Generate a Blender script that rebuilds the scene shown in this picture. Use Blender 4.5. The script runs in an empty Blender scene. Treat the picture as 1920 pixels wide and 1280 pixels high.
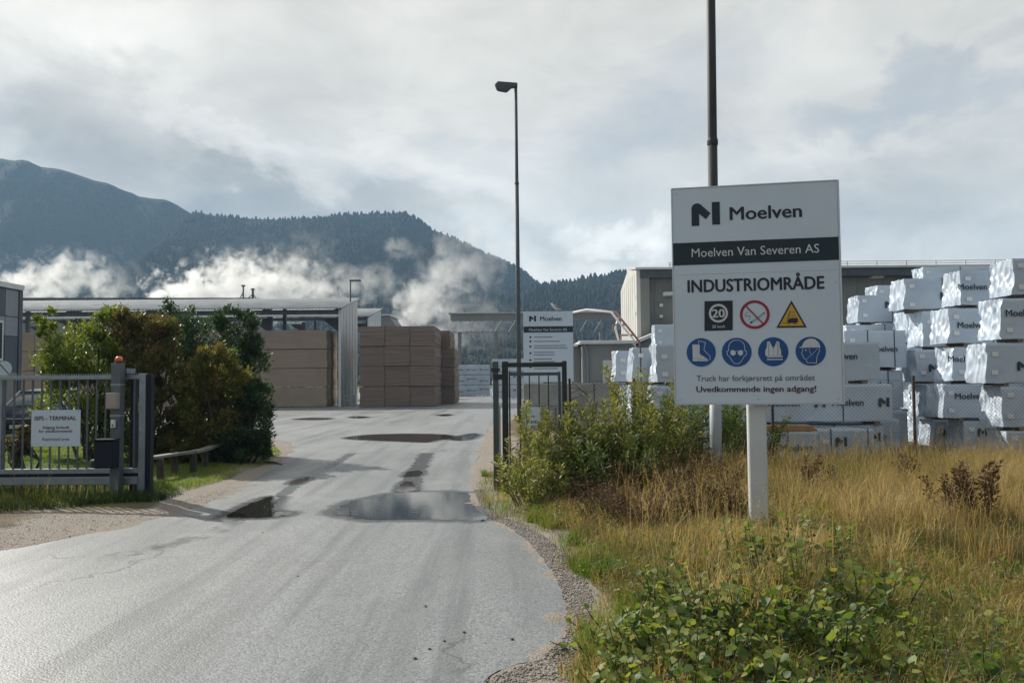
import bpy, bmesh, math, random
import numpy as np
from mathutils import Vector, Matrix, Euler, noise as mnoise
from mathutils.geometry import tessellate_polygon

random.seed(7)
RNG = np.random.default_rng(11)
scene = bpy.context.scene
COL = scene.collection

# ------------------------------------------------------------------ camera
F = 1500.0                       # focal length in photograph pixels (1920 wide)
CAM_H = 1.7
PITCH = math.atan(72 / F)
ROLL = math.radians(-0.5)
CAM_M = (Matrix.Rotation(math.pi / 2 + PITCH, 3, 'X') @ Matrix.Rotation(ROLL, 3, 'Z'))
cam_data = bpy.data.cameras.new('camera')
cam = bpy.data.objects.new('camera', cam_data)
COL.objects.link(cam)
cam.location = (0, 0, CAM_H)
cam.rotation_euler = CAM_M.to_euler()
cam_data.sensor_width = 36.0
cam_data.lens = 36.0 * F / 1920.0
cam_data.clip_start = 0.05
cam_data.clip_end = 12000
scene.camera = cam

# ------------------------------------------------------------------ sun and sky
SUN_AZ = math.radians(49)        # to the left of straight ahead
SUN_EL = math.radians(35)
SUN_DIR = Vector((-math.sin(SUN_AZ) * math.cos(SUN_EL), math.cos(SUN_AZ) * math.cos(SUN_EL), math.sin(SUN_EL)))
sun_data = bpy.data.lights.new('sun', 'SUN')
sun_data.energy = 5.0
sun_data.angle = math.radians(0.6)
sun_data.color = (1.0, 0.945, 0.85)
sun = bpy.data.objects.new('sun', sun_data)
COL.objects.link(sun)
sun.rotation_euler = SUN_DIR.to_track_quat('Z', 'Y').to_euler()
sun.location = (-40, 30, 60)


class NT:
    """Small helper for writing node trees."""
    def __init__(self, nt):
        self.nt = nt
    def n(self, typ, ins=None, **props):
        nd = self.nt.nodes.new(typ)
        for k, v in props.items():
            setattr(nd, k, v)
        if ins:
            for k, v in ins.items():
                self.put(nd.inputs[k], v)
        return nd
    def put(self, sock, v):
        if isinstance(v, bpy.types.NodeSocket):
            self.nt.links.new(v, sock)
        elif isinstance(v, bpy.types.Node):
            self.nt.links.new(v.outputs[0], sock)
        else:
            if hasattr(sock.default_value, '__len__') and not hasattr(v, '__len__'):
                v = (v,) * len(sock.default_value)
            if hasattr(sock.default_value, '__len__') and len(sock.default_value) == 4 and len(v) == 3:
                v = (*v, 1.0)
            sock.default_value = v
    def math(self, op, a, b=0.0, c=None, clamp=False):
        nd = self.nt.nodes.new('ShaderNodeMath'); nd.operation = op; nd.use_clamp = clamp
        self.put(nd.inputs[0], a); self.put(nd.inputs[1], b)
        if c is not None: self.put(nd.inputs[2], c)
        return nd.outputs[0]
    def vmath(self, op, a, b=None, scale=None):
        nd = self.nt.nodes.new('ShaderNodeVectorMath'); nd.operation = op
        self.put(nd.inputs[0], a)
        if b is not None: self.put(nd.inputs[1], b)
        if scale is not None: self.put(nd.inputs['Scale'], scale)
        return nd.outputs['Value'] if op in ('DOT_PRODUCT', 'LENGTH', 'DISTANCE') else nd.outputs[0]
    def mix(self, f, a, b, blend='MIX'):
        nd = self.nt.nodes.new('ShaderNodeMix'); nd.data_type = 'RGBA'; nd.blend_type = blend
        self.put(nd.inputs[0], f); self.put(nd.inputs[6], a); self.put(nd.inputs[7], b)
        return nd.outputs[2]
    def ramp(self, v, lo, hi, a=0.0, b=1.0, smooth=True):
        nd = self.nt.nodes.new('ShaderNodeMapRange')
        nd.interpolation_type = 'SMOOTHSTEP' if smooth else 'LINEAR'
        self.put(nd.inputs[0], v); self.put(nd.inputs[1], lo); self.put(nd.inputs[2], hi)
        self.put(nd.inputs[3], a); self.put(nd.inputs[4], b)
        return nd.outputs[0]
    def noise(self, vec, scale=5.0, detail=4.0, rough=0.5, dist=0.0, col=False):
        nd = self.n('ShaderNodeTexNoise', {'Scale': scale, 'Detail': detail, 'Roughness': rough, 'Distortion': dist})
        if vec is not None: self.put(nd.inputs['Vector'], vec)
        return nd.outputs['Color' if col else 0]


def ray(px, py):
    d = CAM_M @ Vector(((px - 960) / F, (640 - py) / F, -1.0))
    return d


def at(px, py, D):
    """World point seen at photograph pixel (px, py) at forward distance D metres."""
    d = ray(px, py)
    return Vector((0, 0, CAM_H)) + d * (D / d.y)


def gp(px, py, z=0.0):
    """World point on the level z seen at that pixel."""
    d = ray(px, py)
    return Vector((0, 0, CAM_H)) + d * ((z - CAM_H) / d.z)


world = bpy.data.worlds.new('World')
scene.world = world
world.use_nodes = True
w = NT(world.node_tree)
for n_ in list(world.node_tree.nodes):
    world.node_tree.nodes.remove(n_)
sky = w.n('ShaderNodeTexSky', sky_type='NISHITA', sun_disc=False)
sky.sun_elevation = SUN_EL
sky.sun_rotation = -SUN_AZ
sky.air_density = 1.0
sky.dust_density = 1.5
sky.ozone_density = 1.5
dirv = w.n('ShaderNodeTexCoord').outputs['Generated']
dirv = w.vmath('NORMALIZE', dirv)
sp = w.n('ShaderNodeSeparateXYZ', {0: dirv})
zc = w.math('MAXIMUM', sp.outputs[2], 0.0)
inv = w.math('DIVIDE', 1.0, w.math('ADD', zc, 0.22))
plane = w.vmath('SCALE', dirv, scale=inv)
n_big = w.noise(plane, 1.15, 10, 0.56, 0.6)
n_mid = w.noise(w.vmath('MULTIPLY', dirv, (1.0, 1.0, 2.0)), 6.5, 10, 0.58, 0.5)
n_warp = w.noise(w.vmath('MULTIPLY', dirv, (1, 1, 1.6)), 4.2, 7, 0.6, 0.3, col=True)
warp = w.vmath('SCALE', w.vmath('SUBTRACT', n_warp, (0.5, 0.5, 0.5)), scale=0.30)
dirw = w.vmath('ADD', dirv, warp)
sunf = w.math('MULTIPLY_ADD', w.vmath('DOT_PRODUCT', dirv, tuple(SUN_DIR)), 0.5, 0.5)


def blob(px, py, rx, ry, rot=0.0, soft=1.0):
    """Soft cloud mass centred on a direction; rx, ry in radians."""
    c = ray(px, py).normalized()
    right = Vector((0, 0, 1)).cross(-c).normalized() * 1.0
    up = right.cross(c).normalized()
    cr, sr = math.cos(rot), math.sin(rot)
    r2 = (right * cr + up * sr) / rx
    u2 = (up * cr - right * sr) / ry
    df = w.vmath('SUBTRACT', dirw, tuple(c))
    a = w.vmath('DOT_PRODUCT', df, tuple(r2)); b = w.vmath('DOT_PRODUCT', df, tuple(u2))
    cc = w.vmath('DOT_PRODUCT', df, tuple(c * 3))
    d2 = w.math('ADD', w.math('ADD', w.math('MULTIPLY', a, a), w.math('MULTIPLY', b, b)), w.math('MULTIPLY', cc, cc))
    return w.ramp(d2, 0.0, 1.6 * soft, 1.0, 0.0)


cover = w.ramp(n_big, 0.30, 0.52)
# brightness of the cloud sheet: broad light and dark masses, thinner wisps on top
lum = w.math('ADD', w.ramp(n_big, 0.25, 0.75, 0.54, 0.66, False), w.ramp(n_mid, 0.3, 0.72, -0.085, 0.09, False))
for (px, py, rx, ry, rot, amt) in [
        (330, 335, 0.26, 0.085, -0.35, -0.22), (560, 375, 0.16, 0.05, -0.2, -0.16), (120, 205, 0.16, 0.05, 0.1, -0.08),
        (880, 440, 0.12, 0.05, -0.3, -0.14), (1720, 395, 0.17, 0.06, 0.1, -0.12), (1080, 445, 0.08, 0.035, 0.0, -0.10),
        (60, 90, 0.20, 0.09, -0.3, 0.16), (475, 283, 0.11, 0.028, -0.45, 0.15), (690, 325, 0.16, 0.035, -0.1, 0.08),
        (1165, 405, 0.06, 0.026, 0.1, 0.30), (1030, 500, 0.13, 0.045, -0.3, 0.26), (1450, 305, 0.14, 0.016, 0.0, 0.06), (250, 20, 0.15, 0.06, 0, 0.08), (860, 350, 0.30, 0.09, -0.1, 0.10)]:
    lum = w.math('MULTIPLY_ADD', blob(px, py, rx, ry, rot), amt, lum)
lum = w.math('MULTIPLY', lum, w.ramp(sunf, 0.05, 0.68, 0.07, 1.02))
lum = w.math('MULTIPLY', lum, w.ramp(zc, 0.30, 0.06, 1.0, 1.16))
tint = w.mix(w.ramp(lum, 0.22, 0.62), (1.03, 0.995, 0.94), (1.06, 1.01, 0.91))
cloud = w.vmath('SCALE', tint, scale=lum)
gapm = w.math('MAXIMUM', w.math('MULTIPLY', blob(1740, 195, 0.15, 0.03, 0.05), 0.34), w.math('MULTIPLY', blob(1270, 190, 0.12, 0.05, 0.3), 0.22))
cover = w.math('MULTIPLY', w.math('MAXIMUM', cover, w.ramp(zc, 0.95, 0.2, 0.1, 0.9)), w.math('SUBTRACT', 1.0, gapm))
cover = w.math('MULTIPLY', cover, w.ramp(sunf, 0.05, 0.55, 0.30, 1.0))
skyc = w.vmath('SCALE', sky.outputs[0], scale=0.078)
skymix = w.mix(cover, skyc, cloud)
bg = w.n('ShaderNodeBackground', {'Color': skymix, 'Strength': 1.0})
wo = w.n('ShaderNodeOutputWorld', {'Surface': bg.outputs[0]})
world.cycles.sampling_method = 'MANUAL'
world.cycles.sample_map_resolution = 256

scene.view_settings.view_transform = 'Standard'
scene.view_settings.look = 'None'
scene.view_settings.exposure = 0.28
scene.view_settings.gamma = 1.0
scene.view_settings.use_curve_mapping = False
scene.cycles.use_denoising = True
scene.cycles.max_bounces = 8
scene.cycles.diffuse_bounces = 3
scene.cycles.glossy_bounces = 3
scene.cycles.transmission_bounces = 6
scene.cycles.transparent_max_bounces = 12
scene.cycles.volume_bounces = 8
scene.cycles.volume_step_rate = 0.5
scene.cycles.volume_max_steps = 160
scene.cycles.sample_clamp_indirect = 4.0


# ------------------------------------------------------------------ object helpers
def link(o, parent=None):
    COL.objects.link(o)
    if parent is not None:
        o.parent = parent
    return o


def tag(o, label=None, cat=None, group=None, kind=None):
    if label: o['label'] = label
    if cat: o['category'] = cat
    if group: o['group'] = group
    if kind: o['kind'] = kind
    return o


def thing(name, label, cat, loc=(0, 0, 0), group=None):
    o = bpy.data.objects.new(name, None)
    o.empty_display_size = 0.2
    link(o); o.location = loc
    return tag(o, label, cat, group)


def copy_tree(o, parent=None):
    c = o.copy(); COL.objects.link(c); c.parent = parent
    for ch in o.children:
        copy_tree(ch, c)
    return c


def wloc(o):
    v = Vector((0, 0, 0))
    while o is not None:
        v += o.location; o = o.parent
    return v


class MB:
    """Collects faces in world coordinates, then links them as one mesh object."""
    def __init__(self):
        self.v = []; self.f = []; self.m = []; self.mi = 0; self.s = []; self.sm = False
    def add(self, vs, fs):
        b = len(self.v)
        self.v += [tuple(p) for p in vs]
        for f in fs:
            self.f.append(tuple(i + b for i in f)); self.m.append(self.mi); self.s.append(self.sm)
        return self
    def box(self, x0, x1, y0, y1, z0, z1, M=None):
        vs = [Vector((x, y, z)) for x in (x0, x1) for y in (y0, y1) for z in (z0, z1)]
        if M is not None: vs = [M @ p for p in vs]
        return self.add(vs, [(0, 1, 3, 2), (4, 6, 7, 5), (0, 4, 5, 1), (2, 3, 7, 6), (0, 2, 6, 4), (1, 5, 7, 3)])
    def bbox(self, x0, x1, y0, y1, z0, z1, b=0.01, M=None):
        """box with its twelve edges chamfered"""
        X = (x0, x1); Y = (y0, y1); Z = (z0, z1); vs = []; idx = {}
        for i in (0, 1):
            for j in (0, 1):
                for k in (0, 1):
                    sx, sy, sz = (b if i == 0 else -b), (b if j == 0 else -b), (b if k == 0 else -b)
                    idx[i, j, k, 0] = len(vs); vs.append(Vector((X[i], Y[j] + sy, Z[k] + sz)))
                    idx[i, j, k, 1] = len(vs); vs.append(Vector((X[i] + sx, Y[j], Z[k] + sz)))
                    idx[i, j, k, 2] = len(vs); vs.append(Vector((X[i] + sx, Y[j] + sy, Z[k])))
        fs = []
        for i in (0, 1):
            fs.append([idx[i, 0, 0, 0], idx[i, 1, 0, 0], idx[i, 1, 1, 0], idx[i, 0, 1, 0]])
            fs.append([idx[0, i, 0, 1], idx[1, i, 0, 1], idx[1, i, 1, 1], idx[0, i, 1, 1]])
            fs.append([idx[0, 0, i, 2], idx[1, 0, i, 2], idx[1, 1, i, 2], idx[0, 1, i, 2]])
        for i in (0, 1):
            for j in (0, 1):
                fs.append([idx[i, j, 0, 0], idx[i, j, 1, 0], idx[i, j, 1, 1], idx[i, j, 0, 1]])
                fs.append([idx[i, 0, j, 0], idx[i, 1, j, 0], idx[i, 1, j, 2], idx[i, 0, j, 2]])
                fs.append([idx[0, i, j, 1], idx[1, i, j, 1], idx[1, i, j, 2], idx[0, i, j, 2]])
                for k in (0, 1):
                    fs.append([idx[i, j, k, 0], idx[i, j, k, 1], idx[i, j, k, 2]])
        if M is not None: vs = [M @ p for p in vs]
        return self.add(vs, fs)
    def bar(self, a, b, w, h=None, up=(0, 0, 1)):
        """square bar from a to b"""
        a = Vector(a); b = Vector(b); h = h or w
        t = (b - a).normalized(); u = Vector(up)
        if abs(t.dot(u)) > 0.95: u = Vector((0, 1, 0))
        s = t.cross(u).normalized(); u = s.cross(t).normalized()
        vs = [p + s * (i * w / 2) + u * (j * h / 2) for p in (a, b) for i in (-1, 1) for j in (-1, 1)]
        return self.add(vs, [(0, 1, 3, 2), (4, 6, 7, 5), (0, 4, 5, 1), (2, 3, 7, 6), (0, 2, 6, 4), (1, 5, 7, 3)])
    def tube(self, pts, r, n=8, cap=True):
        pts = [Vector(p) for p in pts]
        rs = r if hasattr(r, '__len__') else [r] * len(pts)
        vs = []; fs = []
        ref = Vector((0.3, 0.2, 1)).normalized()
        for i, p in enumerate(pts):
            t = (pts[min(i + 1, len(pts) - 1)] - pts[max(i - 1, 0)]).normalized()
            rf = ref if abs(t.dot(ref)) < 0.97 else Vector((1, 0, 0.1))
            s = t.cross(rf).normalized(); u = s.cross(t)
            for k in range(n):
                a = 2 * math.pi * k / n
                vs.append(p + (s * math.cos(a) + u * math.sin(a)) * rs[i])
        for i in range(len(pts) - 1):
            for k in range(n):
                a, b = i * n + k, i * n + (k + 1) % n
                fs.append((a, b, b + n, a + n))
        if cap:
            fs.append(tuple(range(n))[::-1]); fs.append(tuple(range((len(pts) - 1) * n, len(pts) * n)))
        return self.add(vs, fs)
    def prism(self, poly, vec):
        """extrude polygon (3D points) along vec"""
        poly = [Vector(p) for p in poly]; vec = Vector(vec); n = len(poly)
        vs = poly + [p + vec for p in poly]
        fs = [tuple(range(n))[::-1], tuple(range(n, 2 * n))] + [(i, (i + 1) % n, (i + 1) % n + n, i + n) for i in range(n)]
        return self.add(vs, fs)
    def lathe(self, c, prof, n=16, axis='Z'):
        """prof: (radius, height) pairs about an axis through c"""
        c = Vector(c); vs = []; fs = []
        for (r, h) in prof:
            for k in range(n):
                a = 2 * math.pi * k / n
                q = {'Z': (r * math.cos(a), r * math.sin(a), h), 'Y': (r * math.cos(a), h, r * math.sin(a)), 'X': (h, r * math.cos(a), r * math.sin(a))}[axis]
                vs.append(c + Vector(q))
        for i in range(len(prof) - 1):
            for k in range(n):
                a, b = i * n + k, i * n + (k + 1) % n
                fs.append((a, b, b + n, a + n))
        fs.append(tuple(range(n))[::-1]); fs.append(tuple(range((len(prof) - 1) * n, len(prof) * n)))
        return self.add(vs, fs)
    def build(self, name, mats, parent=None, smooth=False, kind=None, origin=None):
        me = bpy.data.meshes.new(name)
        off = wloc(parent) if parent is not None else Vector(origin or (0, 0, 0))
        me.from_pydata([tuple(Vector(p) - off) for p in self.v], [], self.f)
        for m_ in (mats if isinstance(mats, (list, tuple)) else [mats]):
            me.materials.append(m_)
        if any(self.m): me.polygons.foreach_set('material_index', self.m)
        if smooth or any(self.s):
            me.polygons.foreach_set('use_smooth', [smooth or s for s in self.s])
        bm = bmesh.new(); bm.from_mesh(me); bmesh.ops.recalc_face_normals(bm, faces=bm.faces); bm.to_mesh(me); bm.free()
        me.update()
        o = bpy.data.objects.new(name, me)
        link(o, parent)
        if parent is None and origin is not None: o.location = origin
        if kind: o['kind'] = kind
        return o


def np_mesh(name, verts, faces, mats, parent=None, attr=None, smooth=False, midx=None):
    """verts (n,3), faces (m,k) -> mesh object; attr = per-vertex float 'tint'"""
    verts = np.asarray(verts, dtype=np.float32); faces = np.asarray(faces, dtype=np.int32)
    if parent is not None:
        verts = verts - np.array(wloc(parent), dtype=np.float32)
    me = bpy.data.meshes.new(name)
    k = faces.shape[1]
    me.vertices.add(len(verts)); me.vertices.foreach_set('co', verts.ravel())
    me.loops.add(faces.size); me.loops.foreach_set('vertex_index', faces.ravel())
    me.polygons.add(len(faces))
    me.polygons.foreach_set('loop_start', np.arange(0, faces.size, k, dtype=np.int32))
    if smooth: me.polygons.foreach_set('use_smooth', np.ones(len(faces), dtype=bool))
    for m_ in (mats if isinstance(mats, (list, tuple)) else [mats]):
        me.materials.append(m_)
    if midx is not None: me.polygons.foreach_set('material_index', np.asarray(midx, dtype=np.int32))
    if attr is not None:
        for nm, arr in (attr.items() if isinstance(attr, dict) else [('tint', attr)]):
            at_ = me.attributes.new(nm, 'FLOAT', 'POINT')
            at_.data.foreach_set('value', np.asarray(arr, dtype=np.float32))
    me.update(calc_edges=True)
    me.validate()
    o = bpy.data.objects.new(name, me)
    return link(o, parent)


# ------------------------------------------------------------------ materials
MATS = {}


def mat(name, c1, c2=None, scale=3.0, rough=0.6, metal=0.0, bump=0.0, bscale=60.0, spec=0.5, detail=5.0,
        stretch=(1, 1, 1), lo=0.35, hi=0.65, rvar=0.0, rand=0.0, dirt=None, dirt_amt=0.0, coat=0.0):
    m = bpy.data.materials.new(name); m.use_nodes = True
    t = NT(m.node_tree); m.node_tree.nodes.clear()
    co = t.n('ShaderNodeTexCoord').outputs['Object']
    if stretch != (1, 1, 1): co = t.vmath('MULTIPLY', co, stretch)
    rnd = t.n('ShaderNodeObjectInfo').outputs['Random']
    if rand: co = t.vmath('ADD', co, t.vmath('SCALE', (31.0, 17.0, 9.0), scale=rnd))
    f = t.ramp(t.noise(co, scale, detail, 0.6), lo, hi)
    c = t.mix(f, c1, c2 if c2 else tuple(x * 0.85 for x in c1))
    if dirt:
        f2 = t.ramp(t.noise(t.vmath('MULTIPLY', co, (1, 1, 0.35)), scale * 2.7, 6, 0.65), 0.5, 0.75, 0.0, dirt_amt)
        c = t.mix(f2, c, dirt)
    if rand:
        v = t.math('MULTIPLY_ADD', rnd, rand, 1.0 - rand * 0.5)
        c = t.vmath('SCALE', c, scale=v)
    p = t.n('ShaderNodeBsdfPrincipled', {'Base Color': c, 'Metallic': metal, 'Specular IOR Level': spec, 'Coat Weight': coat})
    t.put(p.inputs['Roughness'], t.ramp(t.noise(co, scale * 1.7, 4), 0.3, 0.7, rough - rvar, rough + rvar) if rvar else rough)
    if bump:
        b = t.n('ShaderNodeBump', {'Strength': 1.0, 'Distance': bump, 'Height': t.noise(co, bscale, 5, 0.6)})
        t.put(p.inputs['Normal'], b.outputs[0])
    t.n('ShaderNodeOutputMaterial', {'Surface': p.outputs[0]})
    MATS[name] = m
    return m


def leaf_mat(name, cols, trans=0.45, rough=0.45, spec=0.4):
    """foliage: per-leaf 'tint' picks from a list of colours, light passes through"""
    m = bpy.data.materials.new(name); m.use_nodes = True
    t = NT(m.node_tree); m.node_tree.nodes.clear()
    a = t.n('ShaderNodeAttribute', attribute_name='tint').outputs['Fac']
    cr = t.n('ShaderNodeValToRGB'); e = cr.color_ramp.elements
    for i, c in enumerate(cols):
        pos = i / max(1, len(cols) - 1)
        if i < 2: e[i].position = pos; el = e[i]
        else: el = e.new(pos)
        el.color = (*c, 1)
    t.put(cr.inputs[0], a)
    c = cr.outputs[0]
    p = t.n('ShaderNodeBsdfPrincipled', {'Base Color': c, 'Roughness': rough, 'Specular IOR Level': spec})
    tr = t.n('ShaderNodeBsdfTranslucent', {'Color': t.vmath('MULTIPLY', c, (1.25, 1.25, 0.7))})
    mx = t.n('ShaderNodeMixShader', {0: trans, 1: p.outputs[0], 2: tr.outputs[0]})
    t.n('ShaderNodeOutputMaterial', {'Surface': mx.outputs[0]})
    MATS[name] = m
    return m


def in_poly(P, poly):
    P = np.asarray(P); poly = np.asarray(poly)
    x, y = P[:, 0], P[:, 1]
    c = np.zeros(len(P), bool); n = len(poly); j = n - 1
    for i in range(n):
        xi, yi = poly[i]; xj, yj = poly[j]
        cond = ((yi > y) != (yj > y)) & (x < (xj - xi) * (y - yi) / (yj - yi + 1e-12) + xi)
        c ^= cond; j = i
    return c


def poly_dist(P, poly):
    """unsigned distance to the polygon outline"""
    P = np.asarray(P); poly = np.asarray(poly); d = np.full(len(P), 1e9)
    n = len(poly)
    for i in range(n):
        a = poly[i]; b = poly[(i + 1) % n]; ab = b - a
        tt = np.clip(((P - a) @ ab) / (ab @ ab + 1e-12), 0, 1)
        d = np.minimum(d, np.hypot(*(P - (a + tt[:, None] * ab)).T))
    return d


def vnoise(x, y, s, seed=0):
    """cheap smooth value noise, vectorised"""
    x = np.asarray(x, float) / s + seed * 17.3; y = np.asarray(y, float) / s + seed * 7.7
    xi = np.floor(x).astype(np.int64); yi = np.floor(y).astype(np.int64)
    fx = x - xi; fy = y - yi; fx = fx * fx * (3 - 2 * fx); fy = fy * fy * (3 - 2 * fy)
    def h(a, b):
        k = (a * 374761393 + b * 668265263 + seed * 974634) & 0xffffffff
        k = ((k ^ (k >> 13)) * 1274126177) & 0xffffffff
        return ((k ^ (k >> 16)) & 0xffff) / 65535.0
    return (h(xi, yi) * (1 - fx) + h(xi + 1, yi) * fx) * (1 - fy) + (h(xi, yi + 1) * (1 - fx) + h(xi + 1, yi + 1) * fx) * fy


def fbm(x, y, s, seed=0, o=4):
    r = 0; a = 1; tot = 0
    for i in range(o):
        r = r + a * vnoise(x, y, s, seed + i); tot += a; a *= 0.5; s *= 0.5
    return r / tot

# ------------------------------------------------------------------ road, ground, puddles
def smooth_closed(pts, sub=6, jit=0.0, seed=1):
    """Catmull-Rom through the points, with a little unevenness"""
    r = random.Random(seed); out = []; n = len(pts)
    for i in range(n):
        p0, p1, p2, p3 = (np.array(pts[(i + k) % n]) for k in (-1, 0, 1, 2))
        L = np.linalg.norm(p2 - p1)
        for k in range(sub):
            t = k / sub
            q = 0.5 * ((2 * p1) + (-p0 + p2) * t + (2 * p0 - 5 * p1 + 4 * p2 - p3) * t * t + (-p0 + 3 * p1 - 3 * p2 + p3) * t ** 3)
            j = min(jit, L * 0.15)
            out.append((q[0] + r.uniform(-j, j), q[1] + r.uniform(-j, j)))
    return out


def sheet(name, poly, z, m, label=None, kind='structure', parent=None):
    vs = [Vector((p[0], p[1], 0)) for p in poly]
    tris = tessellate_polygon([vs])
    me = bpy.data.meshes.new(name)
    me.from_pydata([(p[0], p[1], z) for p in poly], [], [tuple(t) for t in tris])
    bm = bmesh.new(); bm.from_mesh(me); bmesh.ops.recalc_face_normals(bm, faces=bm.faces)
    if bm.faces and sum(f.normal.z for f in bm.faces) < 0: bmesh.ops.reverse_faces(bm, faces=bm.faces)
    bm.to_mesh(me); bm.free()
    me.materials.append(m)
    o = bpy.data.objects.new(name, me); link(o, parent)
    if kind: o['kind'] = kind
    return o


def g2(px, py):
    p = gp(px, py); return (p.x, p.y)


road_right = [(0.9, -9), (0.25, -1), (-0.1, 3.0), g2(905, 1282), g2(1030, 1225), g2(1062, 1170), g2(1052, 1105), g2(1012, 1040), g2(965, 995),
              g2(922, 972), g2(900, 945), g2(888, 920), g2(886, 900), g2(892, 870), g2(905, 840), g2(912, 815), g2(928, 792)]
yard = [(0.6, 38), (5, 42), (60, 47), (90, 60), (90, 150), (-90, 150), (-90, 30), (-30, 27.5), (-12, 25)]
road_left = [g2(515, 824), g2(540, 850), g2(505, 878), g2(470, 902), g2(425, 925), g2(350, 957), g2(180, 996), g2(0, 1032), (-6.6, 7.0), (-9.5, 4), (-10, -9)]
ROAD = smooth_closed(road_right + yard + road_left, 8, 0.012, 3)
ROAD_NP = np.array(ROAD)

# asphalt: worn, damp, with finer wet tracks where tyres ran through the puddles
m = bpy.data.materials.new('wet_asphalt'); m.use_nodes = True; t = NT(m.node_tree); m.node_tree.nodes.clear()
pos = t.n('ShaderNodeNewGeometry').outputs['Position']
agg = t.noise(pos, 95, 3, 0.7)
agg2 = t.n('ShaderNodeTexVoronoi', {'Vector': pos, 'Scale': 62.0, 'Randomness': 1.0})
stone = t.n('ShaderNodeSeparateColor', {0: agg2.outputs['Color']}).outputs[0]
big = t.noise(t.vmath('MULTIPLY', pos, (1.0, 0.35, 1)), 0.55, 6, 0.62, 0.4)
streak = t.noise(t.vmath('MULTIPLY', pos, (1.4, 0.16, 1)), 1.1, 5, 0.6, 0.3)
damp = t.math('ADD', t.ramp(big, 0.36, 0.64), t.ramp(streak, 0.45, 0.7, 0.0, 0.5), clamp=True)
sxyz = t.n('ShaderNodeSeparateXYZ', {0: pos})


def track(pts, wdt):
    """wet trail along a polyline on the road (nearest distance in metres)"""
    dmin = None
    wob = t.math('MULTIPLY', t.math('SUBTRACT', t.noise(pos, 3.2, 5, 0.65), 0.5), wdt * 1.6)
    for a, b in zip(pts[:-1], pts[1:]):
        a = Vector((a[0], a[1], 0)); b = Vector((b[0], b[1], 0)); ab = b - a
        pa = t.vmath('SUBTRACT', pos, tuple(a))
        h = t.math('DIVIDE', t.vmath('DOT_PRODUCT', pa, tuple(ab)), ab.length_squared, clamp=True)
        d = t.vmath('DISTANCE', pa, t.vmath('SCALE', tuple(ab), scale=h))
        dmin = d if dmin is None else t.math('MINIMUM', dmin, d)
    return t.ramp(t.math('ADD', dmin, wob), wdt * 0.55, wdt, 1.0, 0.0)


tr1 = track([g2(765, 925), g2(772, 900), g2(785, 875), g2(800, 850)], 0.24)
tr2 = track([g2(505, 945), g2(545, 915), g2(575, 897), g2(612, 878), g2(660, 850)], 0.14)
tr3 = track([g2(450, 972), g2(400, 1000), g2(300, 1025), g2(180, 1050)], 0.17)
wet = t.math('MAXIMUM', t.math('MAXIMUM', tr1, t.math('MULTIPLY', tr2, 0.8)), t.math('MULTIPLY', tr3, t.ramp(t.noise(pos, 2.4, 5, 0.65), 0.42, 0.62, 0.0, 0.45)))
c = t.mix(t.ramp(agg, 0.3, 0.7), (0.13, 0.142, 0.15), (0.25, 0.265, 0.275))
c = t.mix(t.ramp(stone, 0.55, 1.0, 0.0, 0.45), c, (0.36, 0.375, 0.385))
c = t.mix(t.ramp(stone, 0.42, 0.0, 0.0, 0.55), c, (0.055, 0.06, 0.065))
c = t.mix(t.math('MULTIPLY', damp, 0.40), c, (0.12, 0.132, 0.14))
dry = t.ramp(t.noise(pos, 0.9, 5, 0.6), 0.52, 0.72)
c = t.mix(t.math('MULTIPLY', dry, 0.5), c, (0.24, 0.235, 0.225))
lane = t.noise(t.vmath('MULTIPLY', pos, (2.2, 0.10, 1)), 1.0, 5, 0.6, 0.25)
c = t.mix(t.ramp(lane, 0.47, 0.66, 0.0, 0.65), c, (0.085, 0.092, 0.098))
patch = t.noise(t.vmath('MULTIPLY', pos, (0.5, 0.3, 1)), 1.0, 6, 0.65, 0.6)
c = t.mix(t.ramp(patch, 0.52, 0.7, 0.0, 0.5), c, (0.28, 0.285, 0.285))
c = t.mix(wet, c, (0.035, 0.037, 0.04))
crack = t.n('ShaderNodeTexVoronoi', {'Vector': t.vmath('ADD', pos, t.vmath('SCALE', t.noise(pos, 1.3, 4, 0.6, 0, True), scale=0.9)), 'Scale': 0.45}, feature='DISTANCE_TO_EDGE')
crk = t.math('MULTIPLY', t.ramp(crack.outputs['Distance'], 0.004, 0.012, 1.0, 0.0), t.ramp(t.noise(pos, 0.35, 3), 0.5, 0.62))
c = t.mix(t.math('MULTIPLY', crk, 0.7), c, (0.03, 0.03, 0.03))
rgh = t.math('SUBTRACT', t.ramp(damp, 0, 1, 0.60, 0.47, False), t.math("MULTIPLY", wet, 0.30))
hgt = t.math('ADD', t.math('MULTIPLY', agg, 0.6), t.math('MULTIPLY', t.math('SUBTRACT', 1.0, agg2.outputs['Distance']), 0.6))
bmp = t.n('ShaderNodeBump', {'Strength': t.math('SUBTRACT', 0.75, t.math('MULTIPLY', wet, 0.5)), 'Distance': 0.0042, 'Height': hgt})
p = t.n('ShaderNodeBsdfPrincipled', {'Base Color': c, 'Roughness': rgh, 'Specular IOR Level': 0.75, 'Normal': bmp.outputs[0]})
t.n('ShaderNodeOutputMaterial', {'Surface': p.outputs[0]})
M_ROAD = m
road = sheet('road', ROAD, 0.0, M_ROAD)

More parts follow.
